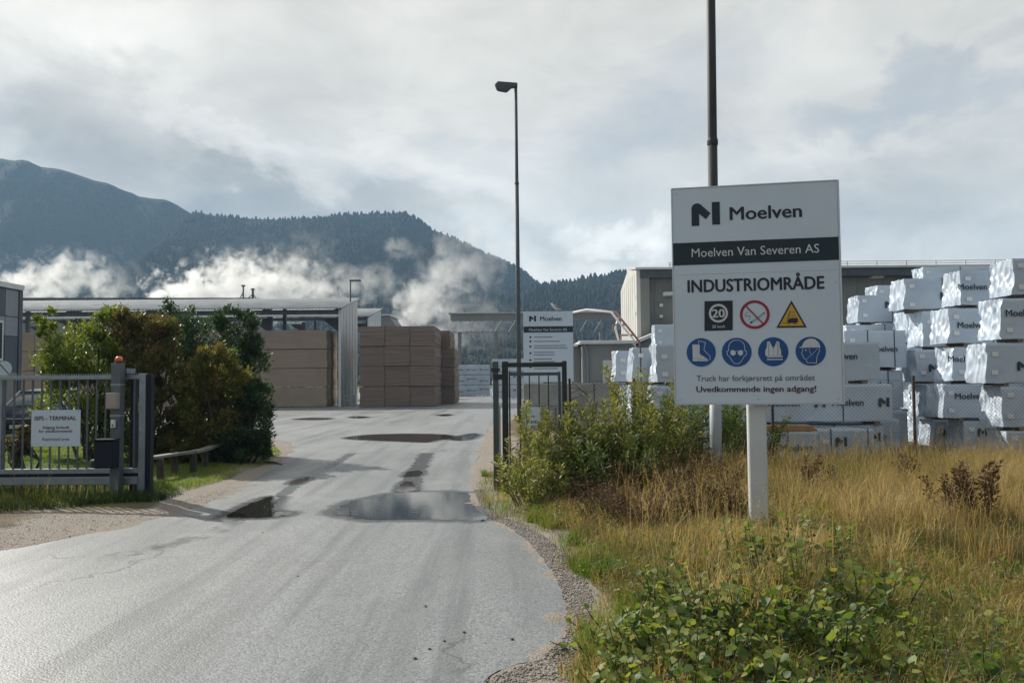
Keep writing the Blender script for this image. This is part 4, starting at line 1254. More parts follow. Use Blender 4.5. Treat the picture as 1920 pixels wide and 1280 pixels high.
# ------------------------------------------------------------------ second sign farther down the drive
D2 = 29.0
def yT(D):
    def T(x, z, lift): return Vector((x, D - lift, z))
    return T
qa, qb = at(981, 584, D2), at(1074, 583, D2); qz0 = at(1028, 716, D2).z
s2 = thing('information_sign', 'smaller white notice board with bulleted lines behind the right gate', 'sign', ((qa.x + qb.x) / 2, D2, 0))
MB().bbox(qa.x, qb.x, D2, D2 + 0.05, qz0, qa.z, 0.006).build('board', M_SIGNW, s2)
for x in (qa.x + 0.3, qb.x - 0.3):
    MB().bbox(x - 0.06, x + 0.06, D2 + 0.052, D2 + 0.17, -0.1, qa.z - 0.1, 0.008).build('post', M_POST, s2)
T2 = yT(D2)
q = at(992, 603, D2); logo_n(Flat(T2, 0.006), q.x, q.z, at(992, 592, D2).z - q.z).build('logo', M_TEAL, s2)
q = at(1013, 601.5, D2); Flat(T2, 0.006).text('Moelven', q.x, q.z, at(1053, 601, D2).x - q.x, None, 0.02).build('lettering', M_INK, s2)
b0, b1 = at(981, 623.5, D2).z, at(981, 612, D2).z
bd = Flat(T2, 0.005).quad(qa.x + 0.004, qb.x - 0.004, b0, b1).build('name_band', M_TEAL, s2)
q = at(992, 620.5, D2); Flat(T2, 0.009).text('Moelven Van Severen AS', q.x, q.z, at(1063, 620, D2).x - q.x).build('lettering', M_PRW, bd)
for (py, xe) in ((632, 1036), (640, 1050), (648, 1061), (652.5, 1064), (660.5, 1039), (665, 1040), (673, 1035), (678, 1040), (686, 1052), (691, 1046)):
    q = at(1001, py, D2); e = at(xe, py, D2)
    MB().box(q.x, e.x, D2 - 0.004, D2 - 0.001, q.z - 0.014, q.z + 0.014).build('text_line', M_SLATE, s2)
for py in (632, 640, 649.5, 662, 675, 688):
    q = at(994.5, py, D2)
    Flat(T2, 0.006).disc((q.x, q.z), 0.04, 10).build('bullet', M_INK, s2)

# gull standing on that board
gq = at(1041, 582, D2); gz = qa.z
gl = thing('gull', 'white and grey gull perched on top of the notice board', 'bird', (gq.x, D2 + 0.02, gz))
M_GULL = mat('gull_white', (0.72, 0.72, 0.70), None, 8, 0.7); M_GULLG = mat('gull_grey', (0.22, 0.24, 0.26), None, 8, 0.7); M_BILL = mat('gull_yellow', (0.55, 0.35, 0.05), None, 8, 0.5)
def gpt(dx, dz, dy=0): return Vector((gq.x + dx, D2 + 0.02 + dy, gz + dz))
body = MB().tube([gpt(-0.13, 0.30), gpt(-0.125, 0.285), gpt(-0.09, 0.225), gpt(-0.05, 0.185), gpt(0.02, 0.145), gpt(0.09, 0.115), gpt(0.17, 0.085), gpt(0.22, 0.07)], [0.012, 0.036, 0.036, 0.056, 0.07, 0.052, 0.024, 0.008], 10)
body.build('body', M_GULL, gl, smooth=True)
for s in (-1, 1):
    MB().tube([gpt(-0.05, 0.20, s * 0.052), gpt(0.03, 0.17, s * 0.062), gpt(0.13, 0.125, s * 0.04), gpt(0.25, 0.07, s * 0.012)], [0.012, 0.032, 0.024, 0.004], 8).build('wing', M_GULLG, gl, smooth=True)
    MB().tube([gpt(0.01, 0.09, s * 0.02), gpt(0.012, 0.0, s * 0.02)], 0.006, 5).build('leg', M_BILL, gl)
MB().tube([gpt(-0.155, 0.287), gpt(-0.185, 0.28), gpt(-0.205, 0.27)], [0.011, 0.009, 0.002], 6).build('bill', M_BILL, gl)

# ------------------------------------------------------------------ left sliding gate
M_NAVY = mat('navy_steel', (0.004, 0.008, 0.020), (0.004, 0.007, 0.017), 3, 0.6, spec=0.3)
M_GATEG = mat('grey_green_steel', (0.11, 0.13, 0.145), (0.09, 0.11, 0.12), 5, 0.5, 0.3)
M_DGREEN = mat('black_green_steel', (0.010, 0.018, 0.019), (0.014, 0.023, 0.025), 4, 0.42)
M_SLGREY = mat('slate_green_steel', (0.06, 0.085, 0.095), (0.05, 0.07, 0.08), 4, 0.45)
M_BEIGE = mat('beige_plastic', (0.36, 0.31, 0.28), None, 4, 0.55)
M_BEACON = mat('orange_lens', (0.75, 0.10, 0.012), (0.85, 0.16, 0.02), 20, 0.25, spec=0.7)
DG = 12.0
def gx(px, py=800): return at(px, py, DG).x
def gz_(py, px=150): return at(px, py, DG).z
gate = thing('sliding_gate', 'galvanised sliding gate with upright bars and a toothed top rail', 'gate', (gx(100), DG, 0))
X0, X1 = gx(-330), gx(219)
ztop = gz_(706); zb1 = gz_(878); zb0 = gz_(908)
MB().bbox(X0, gx(262), DG - 0.03, DG + 0.03, gz_(711.5), gz_(705.5), 0.004).build('top_rail', M_GALV, gate)
tooth = MB()
xx = X0
zt_ = gz_(705.5) + 0.001
while xx < gx(262):
    tooth.prism([(xx, DG - 0.004, zt_), (xx + 0.03, DG - 0.004, zt_), (xx + 0.015, DG - 0.004, zt_ + 0.042)], (0, 0.008, 0)); xx += 0.036
tag(tooth.build('tooth_strip', M_GALV, gate), kind='stuff')
bm_ = MB().bbox(X0, gx(262), DG - 0.045, DG + 0.045, gz_(887), gz_(878), 0.004).build('bottom_rail', M_GALV, gate)
MB().bbox(X0, gx(262), DG - 0.055, DG + 0.055, gz_(908), gz_(893), 0.008).build('bottom_beam', M_GALV, gate)
MB().box(X0, gx(262), DG - 0.02, DG + 0.03, gz_(893) + 0.001, gz_(887) - 0.001).build('channel', M_NAVY, gate)
x_ = gx(8.5)
step = gx(25.7) - gx(8.5)
xs_ = [x_ + k * step for k in range(-18, 12)] + [gx(251)]
pk = MB().box(gate.location.x - 0.0105, gate.location.x + 0.0105, DG - 0.0105, DG + 0.0105, gz_(878) + 0.001, gz_(711.5) - 0.001).build('picket', M_GATEG, gate)
st = MB().box(gate.location.x - 0.009, gate.location.x + 0.009, DG - 0.009, DG + 0.009, gz_(924), gz_(908) - 0.001).build('picket_foot', M_GATEG, gate)
for i, x in enumerate([x for x in xs_ if x > X0]):
    for src in (pk, st):
        o = src
        if i:
            o = src.copy(); COL.objects.link(o)
        o.location = (x - gate.location.x, 0, 0)
MB().bbox(gx(262.5), gx(275), DG - 0.05, DG + 0.05, 0.02, gz_(701), 0.006).build('end_post', M_GALV, gate)
for px in (-262, 2):
    MB().bbox(gx(px - 3), gx(px + 3), DG - 0.03, DG + 0.03, gz_(878) + 0.0012, gz_(711.5) - 0.0012, 0.004).build('stile', M_GALV, gate)
# notice on the bars
nz0, nz1 = gz_(836), gz_(768); nx0, nx1 = gx(60), gx(152)
nt_ = thing('gate_notice', 'white terminal notice plate hung on the sliding gate bars', 'sign', ((nx0 + nx1) / 2, DG - 0.02, nz0))
MB().bbox(nx0, nx1, DG - 0.020, DG - 0.0135, nz0, nz1, 0.002).build('plate', M_SIGNW, nt_)
TN = yT(DG - 0.0205)
def nline(s, pl, pr, py, m, b=0.0, h=None):
    q = at(pl, py, DG); Flat(TN, 0.002).text(s, q.x, q.z, at(pr, py, DG).x - q.x, None, b).build('lettering', m, nt_)
nline('ISPS - TERMINAL', 66.5, 144, 787.5, M_WINE, 0.02)
nline('Adgang forbudt', 81, 131, 803.5, M_WINE, 0.004)
nline('for uvedkommende', 74, 137, 810.5, M_WINE, 0.004)
nline('Restricted area', 81, 131, 825.5, M_SLATE, 0.004)
for px in (65, 95, 148):
    q = at(px, 770.5, DG)
    MB().lathe((q.x, DG - 0.0205, q.z), [(0.009, 0.0), (0.006, -0.005)], 8, 'Y').build('screw', M_GALV, nt_)
# guide posts with beacon, boxes
gpst = thing('gate_guide_post', 'grey and navy gate post with orange beacon and control boxes', 'gate post', (gx(229), DG - 0.1, 0))
MB().bbox(gx(220), gx(238), DG - 0.22, DG - 0.08, -0.03, gz_(682), 0.008).build('front_post', M_GATEG, gpst)
MB().bbox(gx(238.5), gx(247), DG + 0.08, DG + 0.2, -0.03, gz_(706), 0.008).build('rear_post', M_NAVY, gpst)
MB().bbox(gx(209), gx(219.0), DG + 0.08, DG + 0.17, -0.03, gz_(712), 0.008).build('rear_post', M_NAVY, gpst)
MB().box(gx(219), gx(241), DG - 0.078, DG + 0.2, gz_(700), gz_(691)).build('roller_bridge', M_GALV, gpst)
bc = at(232, 676, DG)
MB().lathe((bc.x, DG - 0.15, gz_(682)), [(0.058, 0.0), (0.058, 0.025), (0.05, 0.028)], 16).build('beacon_base', M_BLACKPL, gpst)
MB().lathe((bc.x, DG - 0.15, gz_(682) + 0.029), [(0.052, 0.0), (0.055, 0.03), (0.048, 0.055), (0.025, 0.07), (0.004, 0.073)], 16).build('beacon', M_BEACON, gpst, smooth=True)
MB().bbox(gx(217), gx(238), DG - 0.31, DG - 0.222, gz_(766), gz_(736), 0.01).build('keypad_box', M_BEIGE, gpst)
kp = gpst.children[-1]
MB().bbox(gx(219), gx(236), DG - 0.318, DG - 0.311, gz_(763), gz_(740), 0.003).build('keypad_face', M_BEIGE, kp)
MB().bbox(gx(223), gx(232), DG - 0.262, DG - 0.222, gz_(801), gz_(786), 0.01).build('lock_case', M_ALU, gpst)
MB().lathe((gx(227.5), DG - 0.263, gz_(796)), [(0.014, 0.0), (0.010, -0.006)], 10, 'Y').build('lock_cylinder', M_BLACKPL, gpst.children[-1])
MB().bbox(gx(204), gx(239), DG - 0.42, DG - 0.225, gz_(873), gz_(823), 0.012).build('letter_box', M_NAVY, gpst)
lbx = gpst.children[-1]
MB().bbox(gx(203), gx(240), DG - 0.44, DG - 0.222, gz_(822.8), gz_(820), 0.004).build('lid', M_NAVY, lbx)
for py in (720, 777, 778):
    MB().box(gx(219.6), gx(238.4), DG - 0.224, DG - 0.076, gz_(py + 3), gz_(py)).build('clamp', M_GALV, gpst) if py != 778 else None
ep = thing('gate_end_post', 'tall navy steel post closing the sliding gate', 'gate post', (gx(280), DG, 0))
MB().bbox(gx(275.6), gx(285), DG - 0.05, DG + 0.07, -0.05, gz_(703), 0.006).build('shaft', M_NAVY, ep)
MB().box(gx(276.5), gx(284), DG - 0.04, DG + 0.06, gz_(703) + 0.001, gz_(703) + 0.012).build('cap', M_BLACKPL, ep)
# gate drive box behind the bars
q0, q1 = at(170, 880, 13.2), at(207, 862, 13.2)
db = thing('gate_drive', 'low dark drive box with pale lid behind the sliding gate', 'gate motor', ((q0.x + q1.x) / 2, 13.35, 0))
MB().bbox(q0.x, q1.x, 13.2, 13.5, -0.04, q1.z - 0.03, 0.012).build('housing', M_BLACKPL, db)
MB().bbox(q0.x - 0.01, q1.x + 0.01, 13.18, 13.52, q1.z - 0.029, q1.z + 0.008, 0.01).build('lid', M_GALV, db)

# ------------------------------------------------------------------ low wooden rail beside the drive
M_OLDW = mat('weathered_timber', (0.075, 0.062, 0.05), (0.045, 0.038, 0.032), 7, 0.85, bump=0.004, bscale=30, stretch=(1, 1, 0.3))
M_OLDR = mat('silvered_plank', (0.25, 0.24, 0.22), (0.18, 0.17, 0.155), 5, 0.8, bump=0.003, bscale=40, stretch=(3, 0.5, 3))
wr = thing('wooden_rail', 'low weathered timber rail on stub posts beside the drive', 'railing', tuple(gp(350, 890)))
tops = []
for (px, pyb, pyt, wd) in ((301, 904, 861, 0.105), (327, 894, 854, 0.10), (362, 891, 851, 0.11), (384, 881, 845, 0.105), (411, 868, 832, 0.11)):
    b_ = gp(px, pyb); t_ = at(px + random.uniform(-1, 1), pyt, b_.y)
    MB().tube([b_ - Vector((0, 0, 0.1)), b_.lerp(t_, 0.5), t_], [wd * 0.62, wd * 0.6, wd * 0.58], 7).build('stub_post', M_OLDW, wr)
    tops.append(t_)
rails = [tops[0] + Vector((-0.12, -0.1, 0.01)), tops[1], tops[2] + Vector((0, 0, 0.01)), tops[3] + Vector((0, 0, 0.0)), tops[4] + Vector((0.12, 0.2, 0.03))]
for k in range(4):
    a, b = rails[k], rails[k + 1]
    d = (b - a).normalized() * 0.006
    MB().bar(a + d + Vector((0, 0, 0.028)), b - d + Vector((0, 0, 0.028)), 0.17, 0.045).build('plank', M_OLDR, wr)

# ------------------------------------------------------------------ right gate
DR = 12.3
def rx(px, py=800): return at(px, py, DR).x
def rz(py, px=990): return at(px, py, DR).z
cp = thing('catch_post', 'slate grey steel catch post with clamp at the road edge', 'gate post', (rx(930), DR, 0))
MB().bbox(rx(925), rx(935.5), DR - 0.05, DR + 0.05, -0.05, rz(677), 0.006).build('shaft', M_SLGREY, cp)
MB().bbox(rx(921.5), rx(938.5), DR - 0.075, DR - 0.052, rz(695), rz(689.5), 0.004).build('clamp', M_BLACKPL, cp)
MB().bbox(rx(921.5), rx(924.6), DR - 0.05, DR + 0.03, rz(708), rz(677), 0.004).build('catch_plate', M_GALV, cp)
MB().bbox(rx(927), rx(946), DR - 0.072, DR - 0.052, rz(711), rz(701), 0.004).build('latch_plate', M_DGREEN, cp)
MB().bbox(rx(935.8), rx(938.6), DR + 0.0, DR + 0.06, 0.02, rz(760), 0.004).build('pale_strip', M_WHITE, cp)
gr = thing('gate_portal', 'black-green steel portal frame holding the barred wicket', 'gate', (rx(1003), DR, 0))
MB().bbox(rx(942), rx(953.5), DR - 0.06, DR + 0.06, -0.05, rz(677), 0.006).build('post', M_DGREEN, gr)
MB().bbox(rx(1055), rx(1063.5), DR - 0.06, DR + 0.06, -0.05, rz(677), 0.006).build('post', M_DGREEN, gr)
MB().bbox(rx(953.6), rx(1054.9), DR - 0.05, DR + 0.05, rz(688), rz(679.5), 0.006).build('beam', M_DGREEN, gr)
wk = thing('wicket_gate', 'slate grey barred wicket inside the black-green portal', 'gate', (rx(1003), DR + 0.02, 0))
MB().bbox(rx(954.5), rx(957.6), DR - 0.02, DR + 0.05, 0.08, rz(697), 0.003).build('stile', M_SLGREY, wk)
MB().bbox(rx(1047), rx(1052), DR - 0.02, DR + 0.05, 0.08, rz(697), 0.003).build('stile', M_SLGREY, wk)
MB().bbox(rx(957.7), rx(1046.9), DR - 0.02, DR + 0.05, rz(704), rz(698), 0.003).build('top_rail', M_SLGREY, wk)
MB().bbox(rx(957.7), rx(1046.9), DR - 0.02, DR + 0.05, 0.08, 0.15, 0.003).build('bottom_rail', M_SLGREY, wk)
for px in (976, 993.5, 1011.5, 1029):
    MB().box(rx(px - 1.1), rx(px + 1.1), DR, DR + 0.024, 0.151, rz(704) - 0.001).build('bar', M_DGREEN, wk)
hx0, hx1 = rx(985), rx(1014)
hs = thing('wicket_notice', 'small pale notice plate hung low on the barred wicket', 'sign', ((hx0 + hx1) / 2, DR - 0.03, rz(803)))
MB().bbox(hx0, hx1, DR - 0.012, DR - 0.004, rz(803), rz(763), 0.002).build('plate', M_SIGNW, hs)
TH = yT(DR - 0.0125)
q = at(989.5, 793, DR); Flat(TH, 0.002).text('HØYKAI', q.x, q.z, at(1012, 793, DR).x - q.x, None, 0.02).build('lettering', M_INK, hs)
q = at(989.5, 801, DR); Flat(TH, 0.002).text('FORBUDT', q.x, q.z, at(1012, 801, DR).x - q.x, None, 0.02).build('lettering', M_INK, hs)
q = at(1001, 781, DR); Flat(TH, 0.002).poly([(q.x - 0.015, q.z + 0.015), (q.x, q.z - 0.015), (q.x + 0.018, q.z + 0.012)]).build('arrow_mark', M_INK, hs)

# ------------------------------------------------------------------ chain-link fence
DF = 14.7
M_RUST = mat('rusty_steel', (0.075, 0.055, 0.045), (0.045, 0.038, 0.034), 8, 0.75)
M_WIRE = mat('dull_wire', (0.10, 0.11, 0.12), None, 5, 0.6, 0.4)
fx0, fx1 = rx(1069), at(2060, 800, DF).x
fence = thing('chain_link_fence', 'sagging chain-link fence on thin rusty posts before the packages', 'fence', ((fx0 + fx1) / 2, DF, 0))
hF = at(1715, 704, DF).z
ly = lambda x: DR + (DF - DR) * min(1.0, max(0.0, (x - fx0) / 1.6))
posts = [fx0 + 0.02] + [at(px, 800, DF).x for px in (1185, 1450, 1715, 1980)]
for i, x in enumerate(posts):
    MB().tube([(x, ly(x) + 0.01, -0.1), (x + random.uniform(-0.02, 0.02), ly(x) + 0.01, hF if i != 2 else hF - 0.05)], 0.028 if i else 0.02, 7).build('post', M_RUST, fence)
def strip_wire(pts, w_):
    """thin three-sided wire through points"""
    V = []; Fc = []
    P = np.array(pts)
    for q in P:
        V += [q + (0, 0, w_), q + (-w_ * 0.8, -w_ * 0.5, -w_ * 0.5), q + (w_ * 0.8, w_ * 0.5, -w_ * 0.5)]
    for i in range(len(P) - 1):
        for k in range(3):
            a, b = i * 3 + k, i * 3 + (k + 1) % 3
            Fc.append((a, b, b + 3, a + 3))
    return V, Fc
WV = []; WF = []
pitch = 0.075; hM = 1.62
def topz(x): return hM + 0.05 * math.sin(x * 1.3) - 0.06 * max(0, math.sin(x * 2.4))
x = fx0 - hM
while x < fx1:
    for s in (1, -1):
        pts = []
        for k in range(5):
            z = 0.05 + (hM - 0.05) * k / 4
            xx = x + z if s == 1 else x + hM - z
            if fx0 <= xx <= fx1: pts.append((xx, ly(xx) - 0.02 * s * 0.3, z * (topz(xx) / hM)))
        if len(pts) > 1:
            V, Fc = strip_wire(pts, 0.0022); b = len(WV); WV += V; WF += [tuple(i + b for i in f) for f in Fc]
    x += pitch
tag(np_mesh('wire_mesh', np.array(WV), np.array(WF), M_WIRE, fence), kind='stuff')
for z in (0.12, 0.9, hM):
    pts = [(xx, ly(xx) - 0.03, z + (topz(xx) - hM if z == hM else 0)) for xx in np.linspace(fx0, fx1, 40)]
    V, Fc = strip_wire(pts, 0.0035)
    np_mesh('line_wire', np.array(V), np.array(Fc), M_WIRE, fence)
# loose barbed wires by the gate
for i in range(4):
    a = Vector((fx0 + 0.02, ly(fx0), hF - 0.05 - i * 0.09)); b = at((1112, 1100, 1095, 1120)[i], (748, 735, 712, 728)[i], DR + 1.0)
    mid = a.lerp(b, 0.5) + Vector((0.05, 0, -0.05 + 0.05 * (i % 2)))
    pts = [a.lerp(mid, t_).lerp(mid.lerp(b, t_), t_) for t_ in np.linspace(0, 1, 9)]
    MB().tube(pts, 0.005, 4).build('loose_wire', M_RUST, fence)

# ------------------------------------------------------------------ street lamps
M_SLEEVE = mat('pale_pole_sleeve', (0.34, 0.37, 0.40), (0.28, 0.31, 0.34), 2, 0.55, dirt=(0.2, 0.19, 0.17), dirt_amt=0.3)
M_POLE = mat('dark_lamp_pole', (0.04, 0.044, 0.047), (0.032, 0.035, 0.037), 2, 0.6, 0.0, spec=0.3)
M_POLEG = mat('galvanised_lamp_pole', (0.085, 0.10, 0.11), (0.07, 0.08, 0.09), 2, 0.65, 0.0, spec=0.3)
def street_lamp(label, foot, top, joint_z, r0, r1, arm, mp):
    t_ = thing('street_lamp', label, 'street lamp', tuple(foot), 'street lamps at the yard entrance')
    f3 = Vector(foot); tp = Vector(top); k = (joint_z - f3.z) / (tp.z - f3.z); j = f3.lerp(tp, k)
    MB().tube([f3 - Vector((0, 0, 0.1)), f3.lerp(j, 0.5), j], [r0 * 1.1, r0, r0 * 0.92], 14).build('lower_pole', mp, t_, smooth=True)
    MB().tube([j - Vector((0, 0, 0.01)), j + Vector((0, 0, 0.05)), tp], [r0 * 0.92, r1 * 1.12, r1], 14).build('upper_pole', mp, t_, smooth=True)
    MB().lathe(tuple(j), [(r0 * 1.05, -0.06), (r0 * 1.08, 0.0), (r1 * 1.15, 0.05)], 14).build('joint_collar', mp, t_)
    L = arm
    hd = MB().prism([tp + Vector(q) for q in ((0.07, -0.12, -0.03), (0.07, -0.12, 0.10), (-L * 0.85, -0.12, 0.17), (-L, -0.12, 0.04), (-L * 0.93, -0.12, -0.12), (-L * 0.40, -0.12, -0.20), (-L * 0.22, -0.12, -0.06))], (0, 0.24, 0))
    hd.build('lamp_head', mp, t_)
    MB().prism([tp + Vector(q) for q in ((-L * 0.90, -0.1, -0.125), (-L * 0.42, -0.1, -0.205), (-L * 0.45, -0.1, -0.235), (-L * 0.86, -0.1, -0.17))], (0, 0.2, 0)).build('lens', M_GLASS, t_)
    return t_
ft = gp(974, 792); tp = at(967, 162, ft.y)
street_lamp('tall slim street lamp standing alone behind the right gate', ft, tp, at(970, 343, ft.y).z, 0.085, 0.062, at(967, 160, ft.y).x - at(928, 160, ft.y).x, M_POLEG)
ft = gp(1343, 912); tpx = at(1333, 0, ft.y); tp = ft + (tpx - ft) * ((12.0) / tpx.z)
street_lamp('thick dark street lamp pole rising behind the big sign', ft, tp, at(1339, 265, ft.y).z, 0.083, 0.066, 1.05, M_POLE)
lp = bpy.data.objects['street_lamp.001']
k_ = 1.55 / tp.z
MB().tube([ft - Vector((0, 0, 0.1)), ft.lerp(tp, k_)], [0.094, 0.092], 14).build('pole_sleeve', M_SLEEVE, lp, smooth=True)

# ------------------------------------------------------------------ wrapped timber packages
def wrap_mat():
    m = bpy.data.materials.new('white_wrap_film'); m.use_nodes = True; t = NT(m.node_tree); m.node_tree.nodes.clear()
    co = t.n('ShaderNodeTexCoord').outputs['Object']; rnd = t.n('ShaderNodeObjectInfo').outputs['Random']
    co = t.vmath('ADD', co, t.vmath('SCALE', (37.0, 11.0, 5.0), scale=rnd))
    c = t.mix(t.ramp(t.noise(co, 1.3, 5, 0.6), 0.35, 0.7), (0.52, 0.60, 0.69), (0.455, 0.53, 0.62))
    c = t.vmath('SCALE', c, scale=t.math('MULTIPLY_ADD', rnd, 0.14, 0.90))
    c = t.mix(t.ramp(t.noise(t.vmath('MULTIPLY', co, (1, 1, 0.4)), 4.5, 6, 0.65), 0.55, 0.8, 0, 0.35), c, (0.50, 0.50, 0.48))
    h1 = t.noise(t.vmath('MULTIPLY', co, (1.2, 1.2, 2.4)), 3.2, 5, 0.62, 1.2)
    h2 = t.noise(co, 16, 4, 0.6, 0.8)
    b = t.n('ShaderNodeBump', {'Strength': 0.45, 'Distance': 0.016, 'Height': t.math('ADD', h1, t.math('MULTIPLY', h2, 0.12))})
    p = t.n('ShaderNodeBsdfPrincipled', {'Base Color': c, 'Roughness': 0.36, 'Specular IOR Level': 0.5, 'Normal': b.outputs[0]})
    t.n('ShaderNodeOutputMaterial', {'Surface': p.outputs[0]})
    return m
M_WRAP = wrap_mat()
M_STRAP = mat('dark_strap', (0.012, 0.016, 0.022), None, 4, 0.5)
M_PRINT = mat('film_print', (0.016, 0.034, 0.046), (0.024, 0.045, 0.058), 6, 0.45)
M_TAPE = mat('pale_tape', (0.82, 0.83, 0.83), (0.72, 0.73, 0.73), 9, 0.3)

BH = 0.075                                       # bearer height


def wrap_mesh(L, W, H, seed, crumple=1.0):
    """film round a timber package: taut long sides, gathered folds over the left end (x = 0), front at y = 0"""
    rg = random.Random(seed)
    V = []; Fc = []
    def ridged(a, b, s, off):
        n = mnoise.noise(Vector((a * s + off, b * s * 0.8, off * 1.7)))
        return 1.0 - abs(n) * 2.0
    def disp(p):
        x, y, z = p
        e = math.exp(-max(x, 0) / 0.06)                       # end gathering
        # slanting folds running down from the top corners
        sw = 0.18 * mnoise.noise(Vector((y * 2.1 + seed, z * 2.1, 3.1)))
        hz_ = (z - BH) / (H - BH)
        fan = (y - 0.5 * W) * (0.55 + 0.6 * hz_)
        f1 = ridged(fan * 1.6 + sw, z * 0.28, 4.2, seed * 1.3)
        f2 = ridged(y * 1.1 - z * 0.85 + sw, z * 0.25, 4.6, seed * 2.1 + 9)
        f3 = mnoise.noise(Vector((y * 19, z * 7, seed + 4.0)))
        bag = 0.035 * math.exp(-((z - BH - 0.1) / 0.2) ** 2) + 0.01
        f4 = ridged(y * 1.0 + z * 0.7 - sw, y * 0.3, 3.4, seed * 3.3 + 4)
        dx = -e * crumple * (0.036 * max(f1, -0.5) + 0.032 * max(f2, -0.5) + 0.026 * max(f4, -0.5) + 0.006 * f3 + bag)
        # long side: shallow diagonal creases, stronger near the ends
        ex = math.exp(-x / 0.55) + 0.35 * math.exp(-(L - x) / 0.4)
        fr = mnoise.noise(Vector((x * 1.5 + z * 2.2, z * 1.2 - x * 0.5, seed + 20.0)))
        fr2 = mnoise.noise(Vector((x * 5.5 - z * 6.0, z * 2.5, seed + 31.0)))
        ez = min(1.0, (z - BH) / 0.1, (H - z) / 0.06) if H > z > BH else 0.0
        fy = math.exp(-max(y, 0) / 0.12)
        dy = -fy * max(ez, 0) * (0.006 * fr + 0.006 * fr2 * ex)
        # top droops a little between courses
        ft_ = math.exp(-max(H - z, 0) / 0.08)
        dz = ft_ * (0.016 * mnoise.noise(Vector((x * 2.3, y * 3.0, seed + 50.0))) + e * 0.03 * mnoise.noise(Vector((y * 9, x * 5, seed + 60.0))))
        # hem at the bottom edge is uneven
        hm = math.exp(-max(z - BH, 0) / 0.05)
        dz += -hm * 0.03 * (0.5 + mnoise.noise(Vector((x * 3.0, y * 5.0, seed + 70.0)))) * 0.8
        # corners pulled in
        return (x + dx + e * 0.015 * f3, y + dy, z + dz)
    def grid(pu, nu, nv):
        b = len(V)
        for i in range(nu + 1):
            for j in range(nv + 1):
                V.append(disp(pu(i / nu, j / nv)))
        for i in range(nu):
            for j in range(nv):
                a = b + i * (nv + 1) + j
                Fc.append((a, a + 1, a + nv + 2, a + nv + 1))
    xe = lambda u: L * (u ** 1.6)
    grid(lambda u, v: (0.0, u * W, BH + v * (H - BH)), 40, 26)
    grid(lambda u, v: (xe(u), 0.0, BH + v * (H - BH)), 44, 12)
    grid(lambda u, v: (xe(u), v * W, H), 44, 10)
    grid(lambda u, v: (L, u * W, BH + v * (H - BH)), 6, 6)
    grid(lambda u, v: (xe(u), W, BH + v * (H - BH)), 20, 6)
    me = bpy.data.meshes.new('film')
    me.from_pydata(V, [], Fc)
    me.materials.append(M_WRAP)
    bm = bmesh.new(); bm.from_mesh(me); bmesh.ops.remove_doubles(bm, verts=bm.verts, dist=0.002); bmesh.ops.recalc_face_normals(bm, faces=bm.faces); bm.to_mesh(me); bm.free()
    me.polygons.foreach_set('use_smooth', [True] * len(me.polygons))
    return me


def part(name, me, parent, loc=(0, 0, 0), scale=None):
    o = bpy.data.objects.new(name, me); link(o, parent); o.location = loc
    if scale: o.scale = scale
    return o


def flat_local(build):
    f_ = Flat(lambda x, z, l: Vector((x, -l, z)), 0.0); build(f_)
    me = bpy.data.meshes.new('print'); me.from_pydata([tuple(v) for v in f_.mb.v], [], f_.mb.f); me.materials.append(M_PRINT)
    return me


ME_LOGO = flat_local(lambda f: logo_n(f, 0, 0, 0.185))
def _word(f):
    f.text('Moelven', 0, 0, 0.62, None, 0.02)
ME_WORD = flat_local(_word)
ME_BEAR = MB().box(-0.05, 0.05, 0.02, 1.08, 0, BH - 0.004)
_b = bpy.data.meshes.new('bearer'); _b.from_pydata([tuple(v) for v in ME_BEAR.v], [], ME_BEAR.f); _b.materials.append(M_BEARER); ME_BEAR = _b
_m = MB().box(-0.009, 0.009, -0.022, -0.018, 0, 1).box(-0.009, 0.009, -0.0179, 1.0, 1.0, 1.006)
_b = bpy.data.meshes.new('strap'); _b.from_pydata([tuple(v) for v in _m.v], [], _m.f); _b.materials.append(M_STRAP); ME_STRAP = _b
_m = MB().box(-0.06, 0.06, -0.022, -0.016, -0.045, 0.045)
_b = bpy.data.meshes.new('tape'); _b.from_pydata([tuple(v) for v in _m.v], [], _m.f); _b.materials.append(M_TAPE); ME_TAPE = _b
WRAPS = {}


def package(label, x, y, z, L, H, group, seed, W=0.74, text_off=None, rot=0.0, prints=True, straps=True):
    """x, y: front left bottom corner; text_off: distance of the first print from the left end"""
    rg = random.Random(seed * 31 + 5)
    key = (round(L, 1), round(H, 2), round(W, 2), seed % 9)
    if key not in WRAPS: WRAPS[key] = wrap_mesh(L, W, H, seed % 9 + 1)
    t_ = thing('timber_package', label, 'timber package', (x, y, z), group)
    t_.rotation_euler.z = rot
    part('film', WRAPS[key], t_)
    for bxx in (0.3, L / 2, L - 0.3):
        part('bearer', ME_BEAR, t_, (bxx, 0, 0), (1, W / 1.1, 1))
    if straps:
        for sx in (0.95 + rg.uniform(-0.15, 0.15), L - 0.9 + rg.uniform(-0.15, 0.15)):
            part('strap', ME_STRAP, t_, (sx, 0, BH), (1, 1 if W > 1 else W / 1.02, H - BH + 0.01))
    if prints:
        xo = rg.uniform(0.15, 1.2) if text_off is None else text_off
        zz = BH + (H - BH) * rg.choice([0.33, 0.42, 0.55])
        while xo < L - 0.25:
            if xo > 0.06: part('printed_logo', ME_LOGO, t_, (xo, -0.026, zz - 0.03))
            if xo + 0.36 + 0.62 < L: part('printed_name', ME_WORD, t_, (xo + 0.36, -0.026, zz))
            xo += 1.28
    for dz in (0.2, 0.72):
        part('tape', ME_TAPE, t_, (0.07 + rg.uniform(0, 0.03), 0, BH + (H - BH) * (dz + rg.uniform(-0.08, 0.08))))
    return t_


